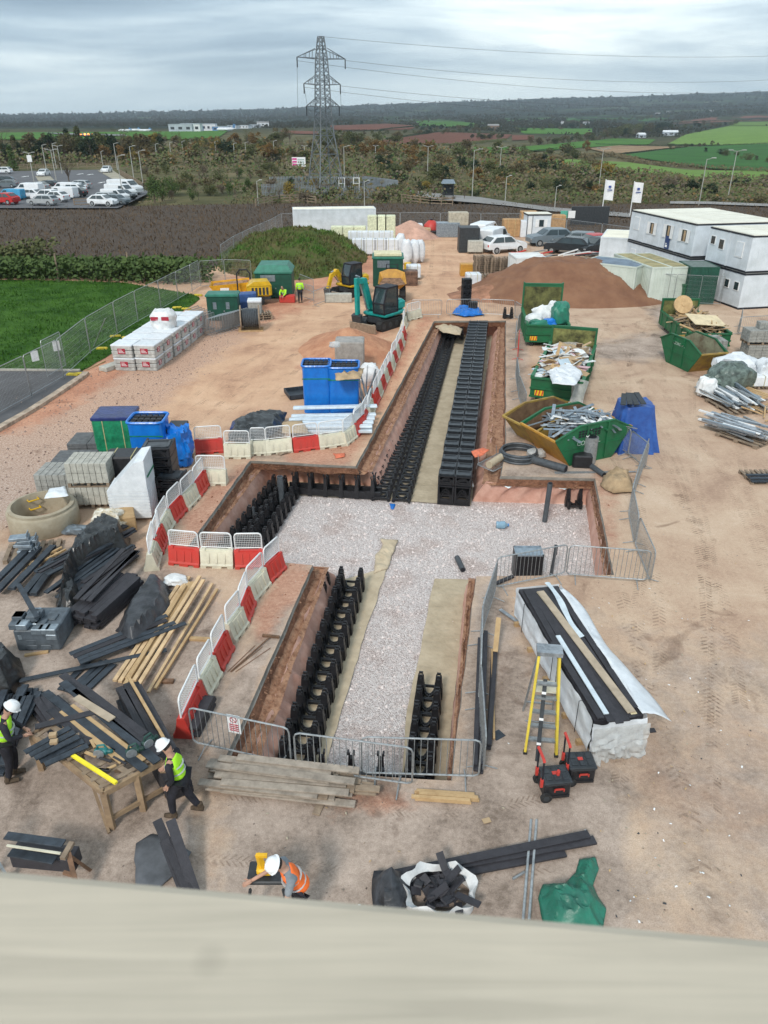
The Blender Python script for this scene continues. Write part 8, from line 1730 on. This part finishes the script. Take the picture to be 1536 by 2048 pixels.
 if vest:
  v=cloth('hi_vis_vest',['pel','wai','che','nek','sl','sr'],[('pel','wai'),('wai','che'),('che','nek'),('che','sl'),('che','sr')],(1.13,.034),vest,endk={'pel':('wai',1.1),'sl':('che',.92),'sr':('che',.92),'nek':('che',.45)})
  b=MB(); ax=(P_['che']-P_['wai']).normalized(); r_=rt
  sw=(P_['sr']-P_['sl']).normalized(); dp=ax.cross(sw).normalized()
  for u in (.1,.62):
   c=P_['wai'].lerp(P_['che'],u); b.tube([c+sw*math.cos(a/16*6.283)*(.150+.02*u)+dp*math.sin(a/16*6.283)*(.146+.01*u) for a in range(16)],.017,5,closed=True)
  P('reflective_strips',b,refl,v)
 for k,a in (('tl','al'),('tr','ar')):
  b=MB(); A_,B_=P_[a],P_[k]; d=B_-A_; d.z=0; d.normalize(); b.tube([A_+V((0,0,.10)),A_+V((0,0,-.0))-d*.01,A_-d*.03+V((0,0,-.035))],[.056,.058,.056],9); b.tube([A_-d*.06+V((0,0,-.035)),A_+d*.06+V((0,0,-.03)),A_+d*.17+V((0,0,-.045))],[.046,.05,.038],8); P('boot',b,boot,t,True)
 if helmet:
  b=MB(); M_=Matrix.Translation(hd+up*.035)@Matrix((rt,fw*1.16,up)).transposed().to_4x4(); b.lathe([(.128,0),(.126,.012),(.112,.02),(.108,.06),(.09,.105),(.05,.13),(0,.137)],18,M=M_); hh=P('hard_hat',b,hatm or helm,t,True)
  b=MB(); b.tube([hd+up*.05+fw*.10+rt*.09,hd+up*.035+fw*.165,hd+up*.05+fw*.10-rt*.09],[.012,.016,.012],6); b.tube([hd+up*(.145)+fw*.09,hd+up*.178,hd+up*.145-fw*.09],.012,5); P('peak_and_ridge',b,hatm or helm,hh,True)
 return t
STAND=dict(pel=(0,0,.95),wai=(0,.0,1.1),che=(0,.02,1.36),nek=(0,.03,1.5),hed=(0,.06,1.65),sl=(-.19,.02,1.42),el=(-.25,.0,1.14),wl=(-.24,.12,.92),sr=(.19,.02,1.42),er=(.25,.0,1.14),wr=(.24,.12,.92),hl=(-.09,0,.88),kl=(-.1,.03,.5),al=(-.1,0,.09),tl=(-.1,.12,.05),hr=(.09,0,.88),kr=(.1,.03,.5),ar=(.1,0,.09),tr=(.1,.12,.05),face=(0,1,-.2))
def pose(**k): d=dict(STAND); d.update(k); return d
WALK=pose(pel=(0,0,.94),wai=(0,.02,1.09),che=(0,.06,1.35),nek=(0,.09,1.48),hed=(0,.15,1.63),sl=(-.19,.06,1.40),sr=(.19,.06,1.40),el=(-.25,.0,1.12),wl=(-.2,.12,.93),er=(.25,.16,1.12),wr=(.2,.32,.96),kl=(-.1,.16,.5),al=(-.1,.17,.10),tl=(-.1,.31,.05),kr=(.1,-.04,.5),ar=(.1,-.25,.13),tr=(.1,-.13,.05),face=(0,.75,-.65))
person('worker in lime vest and white hard hat walking past the workbench',G(371,1630),R(82),WALK,hivis,navy,navy,s=1.04)
BENDL=pose(wai=(0,.03,1.1),che=(0,.10,1.34),nek=(0,.15,1.47),hed=(0,.24,1.60),sl=(-.19,.1,1.40),sr=(.19,.1,1.40),el=(-.25,.14,1.13),wl=(-.1,.36,1.0),er=(.25,.14,1.13),wr=(.1,.36,1.02),face=(0,.7,-.7),kl=(-.1,.06,.5),kr=(.1,.0,.5),ar=(.1,-.1,.09),tr=(.1,.02,.05))
person('worker in lime vest and white hard hat leaning over the left end of the workbench',G(32,1556),R(-70),BENDL,hivis,navy,navy,s=1.07)
BENDF=pose(pel=(0,-.1,.9),wai=(0,.02,1.03),che=(.0,.14,1.31),nek=(0,.21,1.43),hed=(0,.29,1.55),sl=(-.2,.15,1.36),sr=(.2,.15,1.36),el=(-.27,.26,1.08),wl=(-.16,.42,.88),er=(.27,.34,1.14),wr=(.3,.64,1.0),face=(0,.5,-.85))
person('worker in orange vest and white hard hat bending over a yellow saw',G(604,1852),R(112),BENDF,hivo,greyt,navy,s=1.05,bare_arm=True)
bluec=mat('blue_cap',(.05,.12,.35))
person('worker in lime jacket standing by the fence behind the compressor',G(601,606),R(10),pose(),hivis,hivis,navy,helmet=False,s=.96);
CROUCH=pose(pel=(0,-.1,.45),wai=(0,.0,.6),che=(0,.14,.82),nek=(0,.22,.93),hed=(0,.3,1.03),sl=(-.19,.13,.88),sr=(.19,.13,.88),el=(-.22,.3,.66),wl=(-.12,.45,.5),er=(.22,.3,.66),wr=(.12,.45,.5),hl=(-.09,-.1,.42),hr=(.09,-.1,.42),kl=(-.14,.28,.46),kr=(.14,.28,.46))
person('worker in lime jacket crouching behind a red box',G(570,604),R(160),CROUCH,hivis,hivis,navy,helmet=False,s=1.0)
person('worker in lime vest and blue hard hat standing by the green store',G(1417,596)+Vector((0,.8,0)),R(20),pose(),hivis,navy,navy,s=.95,hatm=bluec)
SIT=pose(pel=(0,0,.45),wai=(0,0,.6),che=(0,.03,.86),nek=(0,.04,1.0),hed=(0,.06,1.15),sl=(-.19,.02,.92),sr=(.19,.02,.92),el=(-.25,.1,.66),wl=(-.2,.34,.62),er=(.25,.1,.66),wr=(.2,.34,.62),hl=(-.1,0,.42),hr=(.1,0,.42),kl=(-.12,.42,.45),kr=(.12,.42,.45),al=(-.12,.45,.09),ar=(.12,.45,.09),tl=(-.12,.57,.05),tr=(.12,.57,.05))
ps=person('driver in dark clothes sitting in the yellow mini excavator cab',(0,0,0),0,SIT,hivo,navy,navy,helmet=False,s=.85)
_m=Matrix.Translation(ye.location)@Matrix.Rotation(R(225),4,'Z')@Matrix.Scale(.92,4); ps.location=_m@Vector((-.05,.42,.95)); ps.rotation_euler=(0,0,R(225-90))
b=MB(); b.rbox(0,0,0,1.1,.6,.5,.04); M1('red_box','red plastic box in front of the crouching worker','box',b,redp,G(559,606));
# saw of the bending worker
t=T('mitre_saw','yellow mitre saw on a stand under the bending worker','saw',G(545,1818)+Vector((0,0,.22))); b=MB(); b.rbox(-.35,-.1,.5,.25,.3,.58,.02); [b.bar((x,y,0),(x*.8,y*.8,.5),.04,.04) for x in (-.35,.3) for y in (-.2,.35)]; P('stand',b,dkst,t); b=MB(); b.rbox(-.2,.0,.58,.05,.2,.72,.03); b.bar((-.12,.1,.7),(-.16,.14,.92),.08,.1); b.bar((-.2,.12,.93),(-.02,.12,.93),.06,.05); P('saw_head',b,mat('tool_yellow',(.8,.45,.02),.45,.1,4),t); b=MB(); b.tube([(.03,.1,.72),(.045,.1,.72)],.14,20); P('saw_blade',b,steel,t)
# window sill
sm=mat('limed_timber',(.50,.44,.35),.6,.06,3,coord='Object',col2=(.44,.39,.31));
A=G(0,1730,11.1); B=G(1536,1868,11.1);
sd=(B-A).normalized(); nb=Vector((sd.y,-sd.x,0));
if nb.y>0: nb=-nb
c0=A-sd*1.1; t=T('window_sill','pale limed timber window sill right below the viewer','sill',(0,0,0)); b=MB(); L_=(B-A).length+2.2
def q(u,v,z): return c0+sd*u+nb*v+Vector((0,0,z))
pr=[(0.006,-.04),(0,-.03),(0,-.008),(.003,-.002),(.008,0),(.5,0),(.5,-.04)]
vs=[q(0,v,z) for v,z in pr]+[q(L_,v,z) for v,z in pr]; n_=len(pr); b.add(vs,[tuple(range(n_)),tuple(range(2*n_-1,n_-1,-1))]+[(i,(i+1)%n_,n_+(i+1)%n_,n_+i) for i in range(n_)])
so_=P('sill_board',b,sm,t)
# grain and knots
nt_=sm.node_tree; N2=nt_.nodes; L2=nt_.links; bs=N2['Principled BSDF']; src=bs.inputs['Base Color'].links[0].from_socket
tcn=nn(N2,'ShaderNodeTexCoord'); mpn=nn(N2,'ShaderNodeMapping'); mpn.inputs['Scale'].default_value=(3.5,75,1); mpn.inputs['Rotation'].default_value=(0,0,.09); L2.new(tcn.outputs['Object'],mpn.inputs[0])
gn=nn(N2,'ShaderNodeTexNoise'); gn.inputs['Scale'].default_value=1.5; gn.inputs['Detail'].default_value=4; gn.inputs['Distortion'].default_value=.6; L2.new(mpn.outputs[0],gn.inputs[0])
kn=nn(N2,'ShaderNodeTexVoronoi'); kn.inputs['Scale'].default_value=9; L2.new(tcn.outputs['Object'],kn.inputs[0])
r1_=nn(N2,'ShaderNodeMapRange'); r1_.inputs[1].default_value=.3; r1_.inputs[2].default_value=.7; r1_.inputs[3].default_value=.88; r1_.inputs[4].default_value=1.06; L2.new(gn.outputs[0],r1_.inputs[0])
r2_=nn(N2,'ShaderNodeMapRange'); r2_.inputs[1].default_value=.03; r2_.inputs[2].default_value=.13; r2_.inputs[3].default_value=.72; r2_.inputs[4].default_value=1; L2.new(kn.outputs['Distance'],r2_.inputs[0])
mu=nn(N2,'ShaderNodeMath',operation='MULTIPLY'); L2.new(r1_.outputs[0],mu.inputs[0]); L2.new(r2_.outputs[0],mu.inputs[1])
hv=nn(N2,'ShaderNodeHueSaturation'); L2.new(mu.outputs[0],hv.inputs['Value']); L2.new(src,hv.inputs['Color']); L2.new(hv.outputs[0],bs.inputs['Base Color'])
# ---------------- pylon, wires, lamps, distant buildings ----------------
lat_m=mat('pylon_steel',(.15,.17,.185),.6,.15,.5,metal=.2);
pb=TX(652,392); ph=(392-73)/F*0
# height so that the top meets the photo
d=ray(640,73); tt=pb.y/d[1]; PH=CH+d[2]*tt-pb.z
t=T('electricity_pylon','tall grey lattice electricity pylon in the middle distance','pylon',pb,R(32)); b=MB(); lv=[(0,2.45),(.15,1.98),(.28,1.62),(.40,1.25),(.52,1.03),(.63,.92),(.74,.84),(.87,.70),(1.0,.36)]
def ring_(z,h): return [Vector((sx*h,sy*h,z*PH)) for sx,sy in ((-1,-1),(1,-1),(1,1),(-1,1))]
th=.07
for (z0,h0),(z1,h1) in zip(lv,lv[1:]):
 A_,B_=ring_(z0,h0),ring_(z1,h1);
 k=1 if z0<.3 else (2 if z0<.5 else 3)
 for i in range(4):
  b.bar(A_[i],B_[i],.15,.15); b.bar(B_[i],B_[(i+1)%4],th,th)
  for q_ in range(k):
   u0,u1=q_/k,(q_+1)/k; a0,a1=A_[i].lerp(B_[i],u0),A_[i].lerp(B_[i],u1); c0_,c1=A_[(i+1)%4].lerp(B_[(i+1)%4],u0),A_[(i+1)%4].lerp(B_[(i+1)%4],u1); b.bar(a0,c1,th,th); b.bar(c0_,a1,th,th)
P('lattice_tower',b,lat_m,t); tips=[]
for zf,arm in ((.875,4.3),(.72,3.3),(.585,3.0)):
 b=MB(); z=zf*PH; hw=.9
 for s in (-1,1):
  tip=Vector((s*arm,0,z)); tips.append(tip)
  for sy in (-1,1):
   b.bar((s*hw,sy*hw*.8,z-.1),tip,.12,.12); b.bar((s*hw*.8,sy*hw*.8,z+1.3),tip,.09,.09)
   for u in (.3,.6): p_=Vector((s*hw,sy*hw*.8,z-.1)).lerp(tip,u); b.bar(p_,Vector((s*hw,-sy*hw*.8,z-.1)).lerp(tip,u),.07,.07); b.bar(p_,Vector((s*hw*.8,sy*hw*.8,z+1.3)).lerp(tip,u),.07,.07)
 P('cross_arm',b,lat_m,t)
for tp in tips: b=MB(); b.tube([tp,tp-Vector((0,0,1.4))],.09,6); P('insulator',b,dkst,t)
Mt=Matrix.Translation(pb)@Matrix.Rotation(R(32),4,'Z'); wm_=mat('wire',(.16,.17,.18),.6)
def wire(a,pix,yd,sag,label):
 d=ray(*pix); k=yd/d[1]; e=Vector((d[0]*k,yd,CH+d[2]*k)); b=MB(); pts=[a.lerp(e,u/16)-Vector((0,0,sag*4*(u/16)*(1-u/16))) for u in range(17)]; b.tube(pts,.024,4); M1('power_line',label,'cable',b,wm_)
tw=[Mt@x for x in tips]
rtips=sorted(tw,key=lambda v:(-round(v.z),-v.x)); byz={}
for v in tw: byz.setdefault(round(v.z,1),[]).append(v)
zs=sorted(byz,reverse=True); tgt=[((1640,153),(1640,176)),((1640,203),(1640,222)),((1000,213),(1000,218))]; nm_=['top','middle','lowest']
for i,z_ in enumerate(zs):
 L_=sorted(byz[z_],key=lambda v:-v.x); wire(L_[0]+Vector((0,0,-.2)),tgt[i][0],200,2.0,'power line leaving the right tip of the %s pylon arm'%nm_[i]); wire(L_[1]+Vector((0,0,-.5)),tgt[i][1],215,2.5,'power line leaving the left tip of the %s pylon arm'%nm_[i])
wire(Mt@Vector((0,0,PH)),(1640,108),200,1.5,'thin earth wire leaving the top of the pylon')
for i,(a_,pix) in enumerate([(tw[0] if tw[0].x<tw[1].x else tw[1],(596,240)),(sorted(byz[zs[1]],key=lambda v:v.x)[0],(620,240)),(sorted(byz[zs[1]],key=lambda v:-v.x)[0],(683,235))]): wire(a_,pix,150,.3,['slack line dropping from the left tip of the top arm','slack line dropping from the left tip of the middle arm','slack line dropping from the right side of the middle arm'][i])
poleM=mat('lamp_post_grey',(.38,.38,.35),.5,.08,2)
def lamp(base,top,dbl,label,group='street lamps'):
 p=TX(*base); d=ray(*top); k=p.y/d[1]; h=CH+d[2]*k-p.z; r=max(.06,math.hypot(p.x,p.y)*.00045)
 t=T('street_lamp',label,'street lamp',p,0,group); b=MB(); b.tube([(0,0,0),(0,0,h*.3),(0,0,h)],[r*1.3,r*1.1,r*.8],7); P('pole',b,poleM,t)
 arms=(-1,1) if dbl else (1,)
 for s in arms:
  L_=h*.18; b=MB(); b.tube([(0,0,h-.05),(s*L_,0,h+.15)],r*.6,5); P('arm',b,poleM,t); b=MB(); b.rbox(min(s*L_,s*L_*.55),-.15,h+.08,max(s*L_,s*L_*.55)+.15,.15,h+.2,.04); P('lamp_head',b,poleM,t)
LAMPS=[((70,372),(57,306),1,'twin lamp post with a white sign box in the overflow car park'),((115,374),(103,300),1,'twin lamp post behind the parked row, nearest'),((113,337),(105,287),0,'thin lamp post in the trees behind the car park strip'),((125,351),(115,292),1,'twin lamp post on the strip between the bays'),((93,340),(85,290),0,'leftmost leaning thin post behind the car park'),((247,402),(233,312),0,'lamp post beside the small white vans'),((235,340),(228,287),0,'tall post at the far right corner of the car park'),((268,359),(260,293),0,'post beside the far concrete bay'),((287,376),(279,302),0,'post behind the uppermost white van'),((206,332),(204,303),0,'short post in front of the autumn trees'),
((315,325),(310,288),0,'post in the wood right of the car park'),((343,319),(340,285),0,'second post in the wood right of the car park'),((367,315),(364,283),0,'third post in the wood right of the car park'),((433,319),(430,283),0,'thick post in the middle of the wood'),((470,325),(468,287),0,'post right of the golden tree'),((493,325),(490,285),0,'post left of the white billboard group'),((549,322),(547,282),0,'post far left of the billboard'),((610,330),(610,292),1,'twin lamp just right of the billboard'),((689,362),(687,293),0,'post touching the right leg of the pylon'),((751,325),(751,292),1,'twin lamp right of the pylon'),((855,350),(855,293),1,'twin lamp in front of the ploughed field'),((944,396),(945,300),0,'tall single post by the road near the shelter'),((999,352),(1000,295),1,'twin lamp at the left of the green field'),((1010,405),(1010,353),0,'short lamp beside the road'),((517,414),(515,362),0,'white post at the edge of the scrub field left of pylon'),((729,418),(727,363),0,'white post at the edge of the scrub field right of pylon'),((1197,380),(1202,298),1,'twin lamp in front of the brown field'),((1397,413),(1409,318),0,'post rising behind the cabin roofs'),((1454,404),(1466,302),1,'twin lamp rising behind the cabin roofs'),((1109,418),(1110,373),0,'short post by the hoarding')]
for a_ in LAMPS: lamp(*a_)
p=TX(70,372); t=T('sign_box','pale sign box fixed on the left twin lamp post','sign',p+Vector((.0,-.2,4.3))); b=MB(); b.rbox(-.4,-.1,0,.5,.1,1.2,.04); P('panel',b,whs,t)
p=TX(585,345); d=ray(585,333); k=p.y/d[1]; z0=CH+d[2]*k; d=ray(597,314); z1=CH+d[2]*k; pr_=G(609,333,z0);
t=T('billboard','white billboard with pink stripes left of the pylon','billboard',(p.x,p.y,0)); ww=24/F*math.hypot(p.y,8)*1.02; b=MB(); b.box(0,0,z0,ww,.25,z1); P('panel',b,whm,t); b=MB(); [b.box(.1,-.05,z0+(z1-z0)*(.12+.3*i),ww*.36,-.01,z0+(z1-z0)*(.3+.3*i)) for i in range(3)]; P('pink_print',b,mat('pink_ink',(.7,.05,.3),.6),t); b=MB(); [b.box(ww*.42,-.05,z0+(z1-z0)*(.68-.25*i),ww*.9,-.01,z0+(z1-z0)*(.8-.25*i)) for i in range(3)]; P('grey_print',b,mat('grey_ink',(.4,.5,.48),.6),t); b=MB(); [b.box(x,.25,-2,x+.25,.5,z1) for x in (.3,ww-.6)]; P('posts',b,poleM,t)
# substation fence and equipment
fm=mat('palisade_grey',(.20,.23,.26),.6,.12,1);
def runfence(name,label,path,h,m_,step=.3,rails=False,z=0,cat='fence'):
 t=T(name,label,cat,TX(*path[0])); o=t.location.copy(); b=MB(); c=MB()
 for a_,b_ in zip(path,path[1:]):
  A_=TX(*a_)-o; B_=TX(*b_)-o; L_=(B_-A_).length;
  if rails:
   for zz in (.4,.8,1.15): c.bar(A_+Vector((0,0,zz*h)),B_+Vector((0,0,zz*h)),.06,.12)
   k=int(L_/2.4)+1
   for i in range(k+1): q_=A_.lerp(B_,i/k); b.bar(q_,q_+Vector((0,0,h*1.2)),.12,.12,up=(0,1,0))
  else:
   k=int(L_/step)
   for i in range(k): q_=A_.lerp(B_,i/k); c.box(q_.x-.07,q_.y-.02,q_.z,q_.x+.07,q_.y+.02,q_.z+h)
   for zz in (.3,.8): b.bar(A_+Vector((0,.05,zz*h)),B_+Vector((0,.05,zz*h)),.05,.08)
 P('rails' if rails else 'pales',c,m_,t); P('posts',b,m_,t)
runfence('palisade_fence','grey palisade fence around the substation under the pylon',[(525,392),(640,396),(720,397),(797,390)],1.9,fm); runfence('palisade_fence','grey rear palisade fence of the substation compound',[(540,372),(630,370),(725,370),(797,380)],1.7,fm)
runfence('post_and_rail_fence','brown post and rail fence at the edge of the scrub field, left',[(512,415),(560,407),(600,406),(632,410)],1.0,woodd,rails=True); runfence('post_and_rail_fence','brown post and rail fence at the edge of the scrub field, right',[(803,405),(860,412),(905,413)],1.0,woodd,rails=True); runfence('post_and_rail_fence','low fence along the near side of the overflow car park',[(150,415),(240,412),(262,398),(288,380),(240,350)],1.0,woodd,rails=True); runfence('post_and_rail_fence','fence along the far edge of the overflow car park',[(40,340),(120,338),(210,336),(235,338)],1.1,woodd,rails=True)
for i,(x,y) in enumerate([(684,388),(713,388)]): t=T('switchgear_frame','white steel switchgear frame in the substation, '+['left','right'][i],'switchgear',TX(x,y)); b=MB(); [b.bar((sx,0,0),(sx,0,2.6),.14,.14,up=(0,1,0)) for sx in (-.5,.5)]; [b.bar((-.6,0,z_),(.6,0,z_),.12,.12) for z_ in (.9,1.7,2.6)]; P('frame',b,whs,t); b=MB(); [b.tube([(sx,0,2.6),(sx,0,3.2)],.08,6) for sx in (-.4,0,.4)]; P('insulator',b,galv,t)
t=T('bus_shelter','small dark roofed shelter beside the road','shelter',TX(886,396)); b=MB(); [b.bar((x,y,0),(x,y,2.2),.1,.1,up=(0,1,0)) for x in (0,1.7) for y in (0,1.4)]; b.box(0,1.35,.3,1.7,1.4,2.0); P('frame',b,dkst,t); b=MB(); b.add([(-.3,-.3,2.2),(2,-.3,2.2),(2,1.7,2.2),(-.3,1.7,2.2),(0,.7,2.8),(1.7,.7,2.8)],[(0,1,5,4),(2,3,4,5),(0,4,3),(1,2,5),(0,3,2,1)]); P('roof',b,steelb,t)
def building(label,x,y,w,h,d,wm__,rm,name='building',cat='building',dx=0,flat=False,win=3):
 p=TX(x,y); t=T(name,label,cat,p,random.uniform(-.2,.2)); b=MB(); b.box(0,0,-1,w,d,h); P('wall',b,wm__,t); b=MB()
 if flat: b.box(-.3,-.3,h,w+.3,d+.3,h+.5)
 else: b.add([(-.3,-.3,h),(w+.3,-.3,h),(w+.3,d+.3,h),(-.3,d+.3,h),(-.3,d/2,h+d*.25),(w+.3,d/2,h+d*.25)],[(0,1,5,4),(2,3,4,5),(0,4,3),(1,2,5)])
 P('roof',b,rm,t)
 for k in range(win): b=MB(); u=(k+.5)/win*w; b.box(u-w*.08,-.1,h*.35,u+w*.08,-.01,h*.7); P('window',b,dkst,t)
pw=mat('far_white_wall',(.68,.70,.72),.7,.05,.2); hg=mat('hangar_grey',(.42,.47,.52),.6,.08,.1); rf_=mat('far_roof',(.25,.24,.24),.7,.1,.1)
random.seed(3)
for i,(x,y,w,h,m_,l) in enumerate([(338,264,30,13,hg,'large grey hangar at the left of the airport'),(362,264,24,14,pw,'white hangar beside the grey airport hangar'),(382,263,12,10,mat('far_blue',(.12,.25,.45),.6),'blue walled airport building'),(404,262,18,13,pw,'white airport building right of the blue one'),(425,262,22,8,mat('far_blue',(.12,.25,.45)),'long low blue airport shed'),(455,258,14,7,pw,'small white building right of the airport'),(478,257,16,7,pw,'second small white building right of the airport'),(500,255,20,7,hg,'grey shed at the right end of the airport')]): building(l,x,y,w*.8,h*.5,14,m_,hg,'airport_building','airport building',flat=True)
for i,(x,y) in enumerate([(250,267),(268,266),(290,267),(452,264)]):
 p=TX(x,y); t=T('parked_aircraft',['tiny white aircraft on the apron, leftmost','tiny white aircraft on the apron, second','tiny white aircraft on the apron, third','white airliner at the right end of the airport'][i],'aircraft',p,R(20)); s_=1.0 if i==3 else .6; b=MB(); b.tube([(-9*s_,0,2.4),(-7*s_,0,2.6),(6*s_,0,2.6),(9*s_,0,3.2)],[.3,1.5*s_,1.5*s_,.3],8); P('fuselage',b,pw,t,True); b=MB(); b.bar((0,-8*s_,2.2),(0,8*s_,2.2),2.2,.3); P('wing',b,pw,t); b=MB(); b.bar((7.5*s_,0,3),(9*s_,0,7*s_),.3,2.5,up=(1,0,0)); P('tail_fin',b,MT['far_blue'],t)
for l,x,y,w,h,m_ in [('white farmhouse on the green slope at right',1122,250,7,6,pw),('long white roofed barn below the hillside',1326,272,24,6,hg),('grey shed left of the white roofed barn',1278,276,12,5,hg),('white farm shed far up the slope, left',1190,229,18,4,pw),('white farm shed far up the slope, middle',1312,229,22,5,pw),('white farm shed far up the slope, right',1334,226,18,5,pw),('brown barn between the ploughed fields',976,260,20,7,mat('barn_brown',(.22,.15,.11),.8)),('grey barn above the green strip',1166,250,16,5,hg),('white farm house near the ridge at right',1420,224,16,6,pw),('white building by the far motorway',514,253,26,7,pw)]: building(l,x,y,w*.75,h*.75,8,m_,rf_ if 'roofed' not in l else pw)
am=emis('amber_lamp',(1,.25,.05),2.5)
for i,(x,y) in enumerate([(163,276),(171,276),(178,276),(186,276)]): b=MB(); b.lathe([(0,-.5),(.6,-.3),(.7,.2),(.45,.6),(0,.75)],8); t=T('runway_lamp','amber runway lamp %s'%['leftmost of the four','second from the left','third from the left','rightmost of the four'][i],'lamp',TX(x,y)); P('glowing_lens',b,am,t,loc=(0,0,2.2)); b=MB(); b.tube([(0,0,0),(0,0,1.6)],.2,6); P('post',b,dkst,t)
for i,x in enumerate((116,258)): b=MB(); b.tube([(0,0,0),(.05,0,2.1)],.07,6); M1('timber_post','weathered timber post standing in the bramble hedge, '+['left','right'][i],'post',b,woodd,G(x+2,562-4*i))
# haze
hz=MB(); hz.box(-9500,-60,-40,9500,9300,420)
hm=bpy.data.materials.new('haze'); hm.use_nodes=True; N=hm.node_tree.nodes; N.clear(); pv=nn(N,'ShaderNodeVolumePrincipled'); pv.inputs['Density'].default_value=.00011; pv.inputs['Color'].default_value=(.72,.84,.96,1); pv.inputs['Anisotropy'].default_value=.2; om=nn(N,'ShaderNodeOutputMaterial'); hm.node_tree.links.new(pv.outputs[0],om.inputs['Volume'])
stuff('haze','thin bluish haze filling the distance','haze',hz,hm)
for pr_ in [BR,BW,CB,CBR,HF,CR1,CR2,CR3,CR4,CC1,CC2,PAL,BP]: pr_.end()
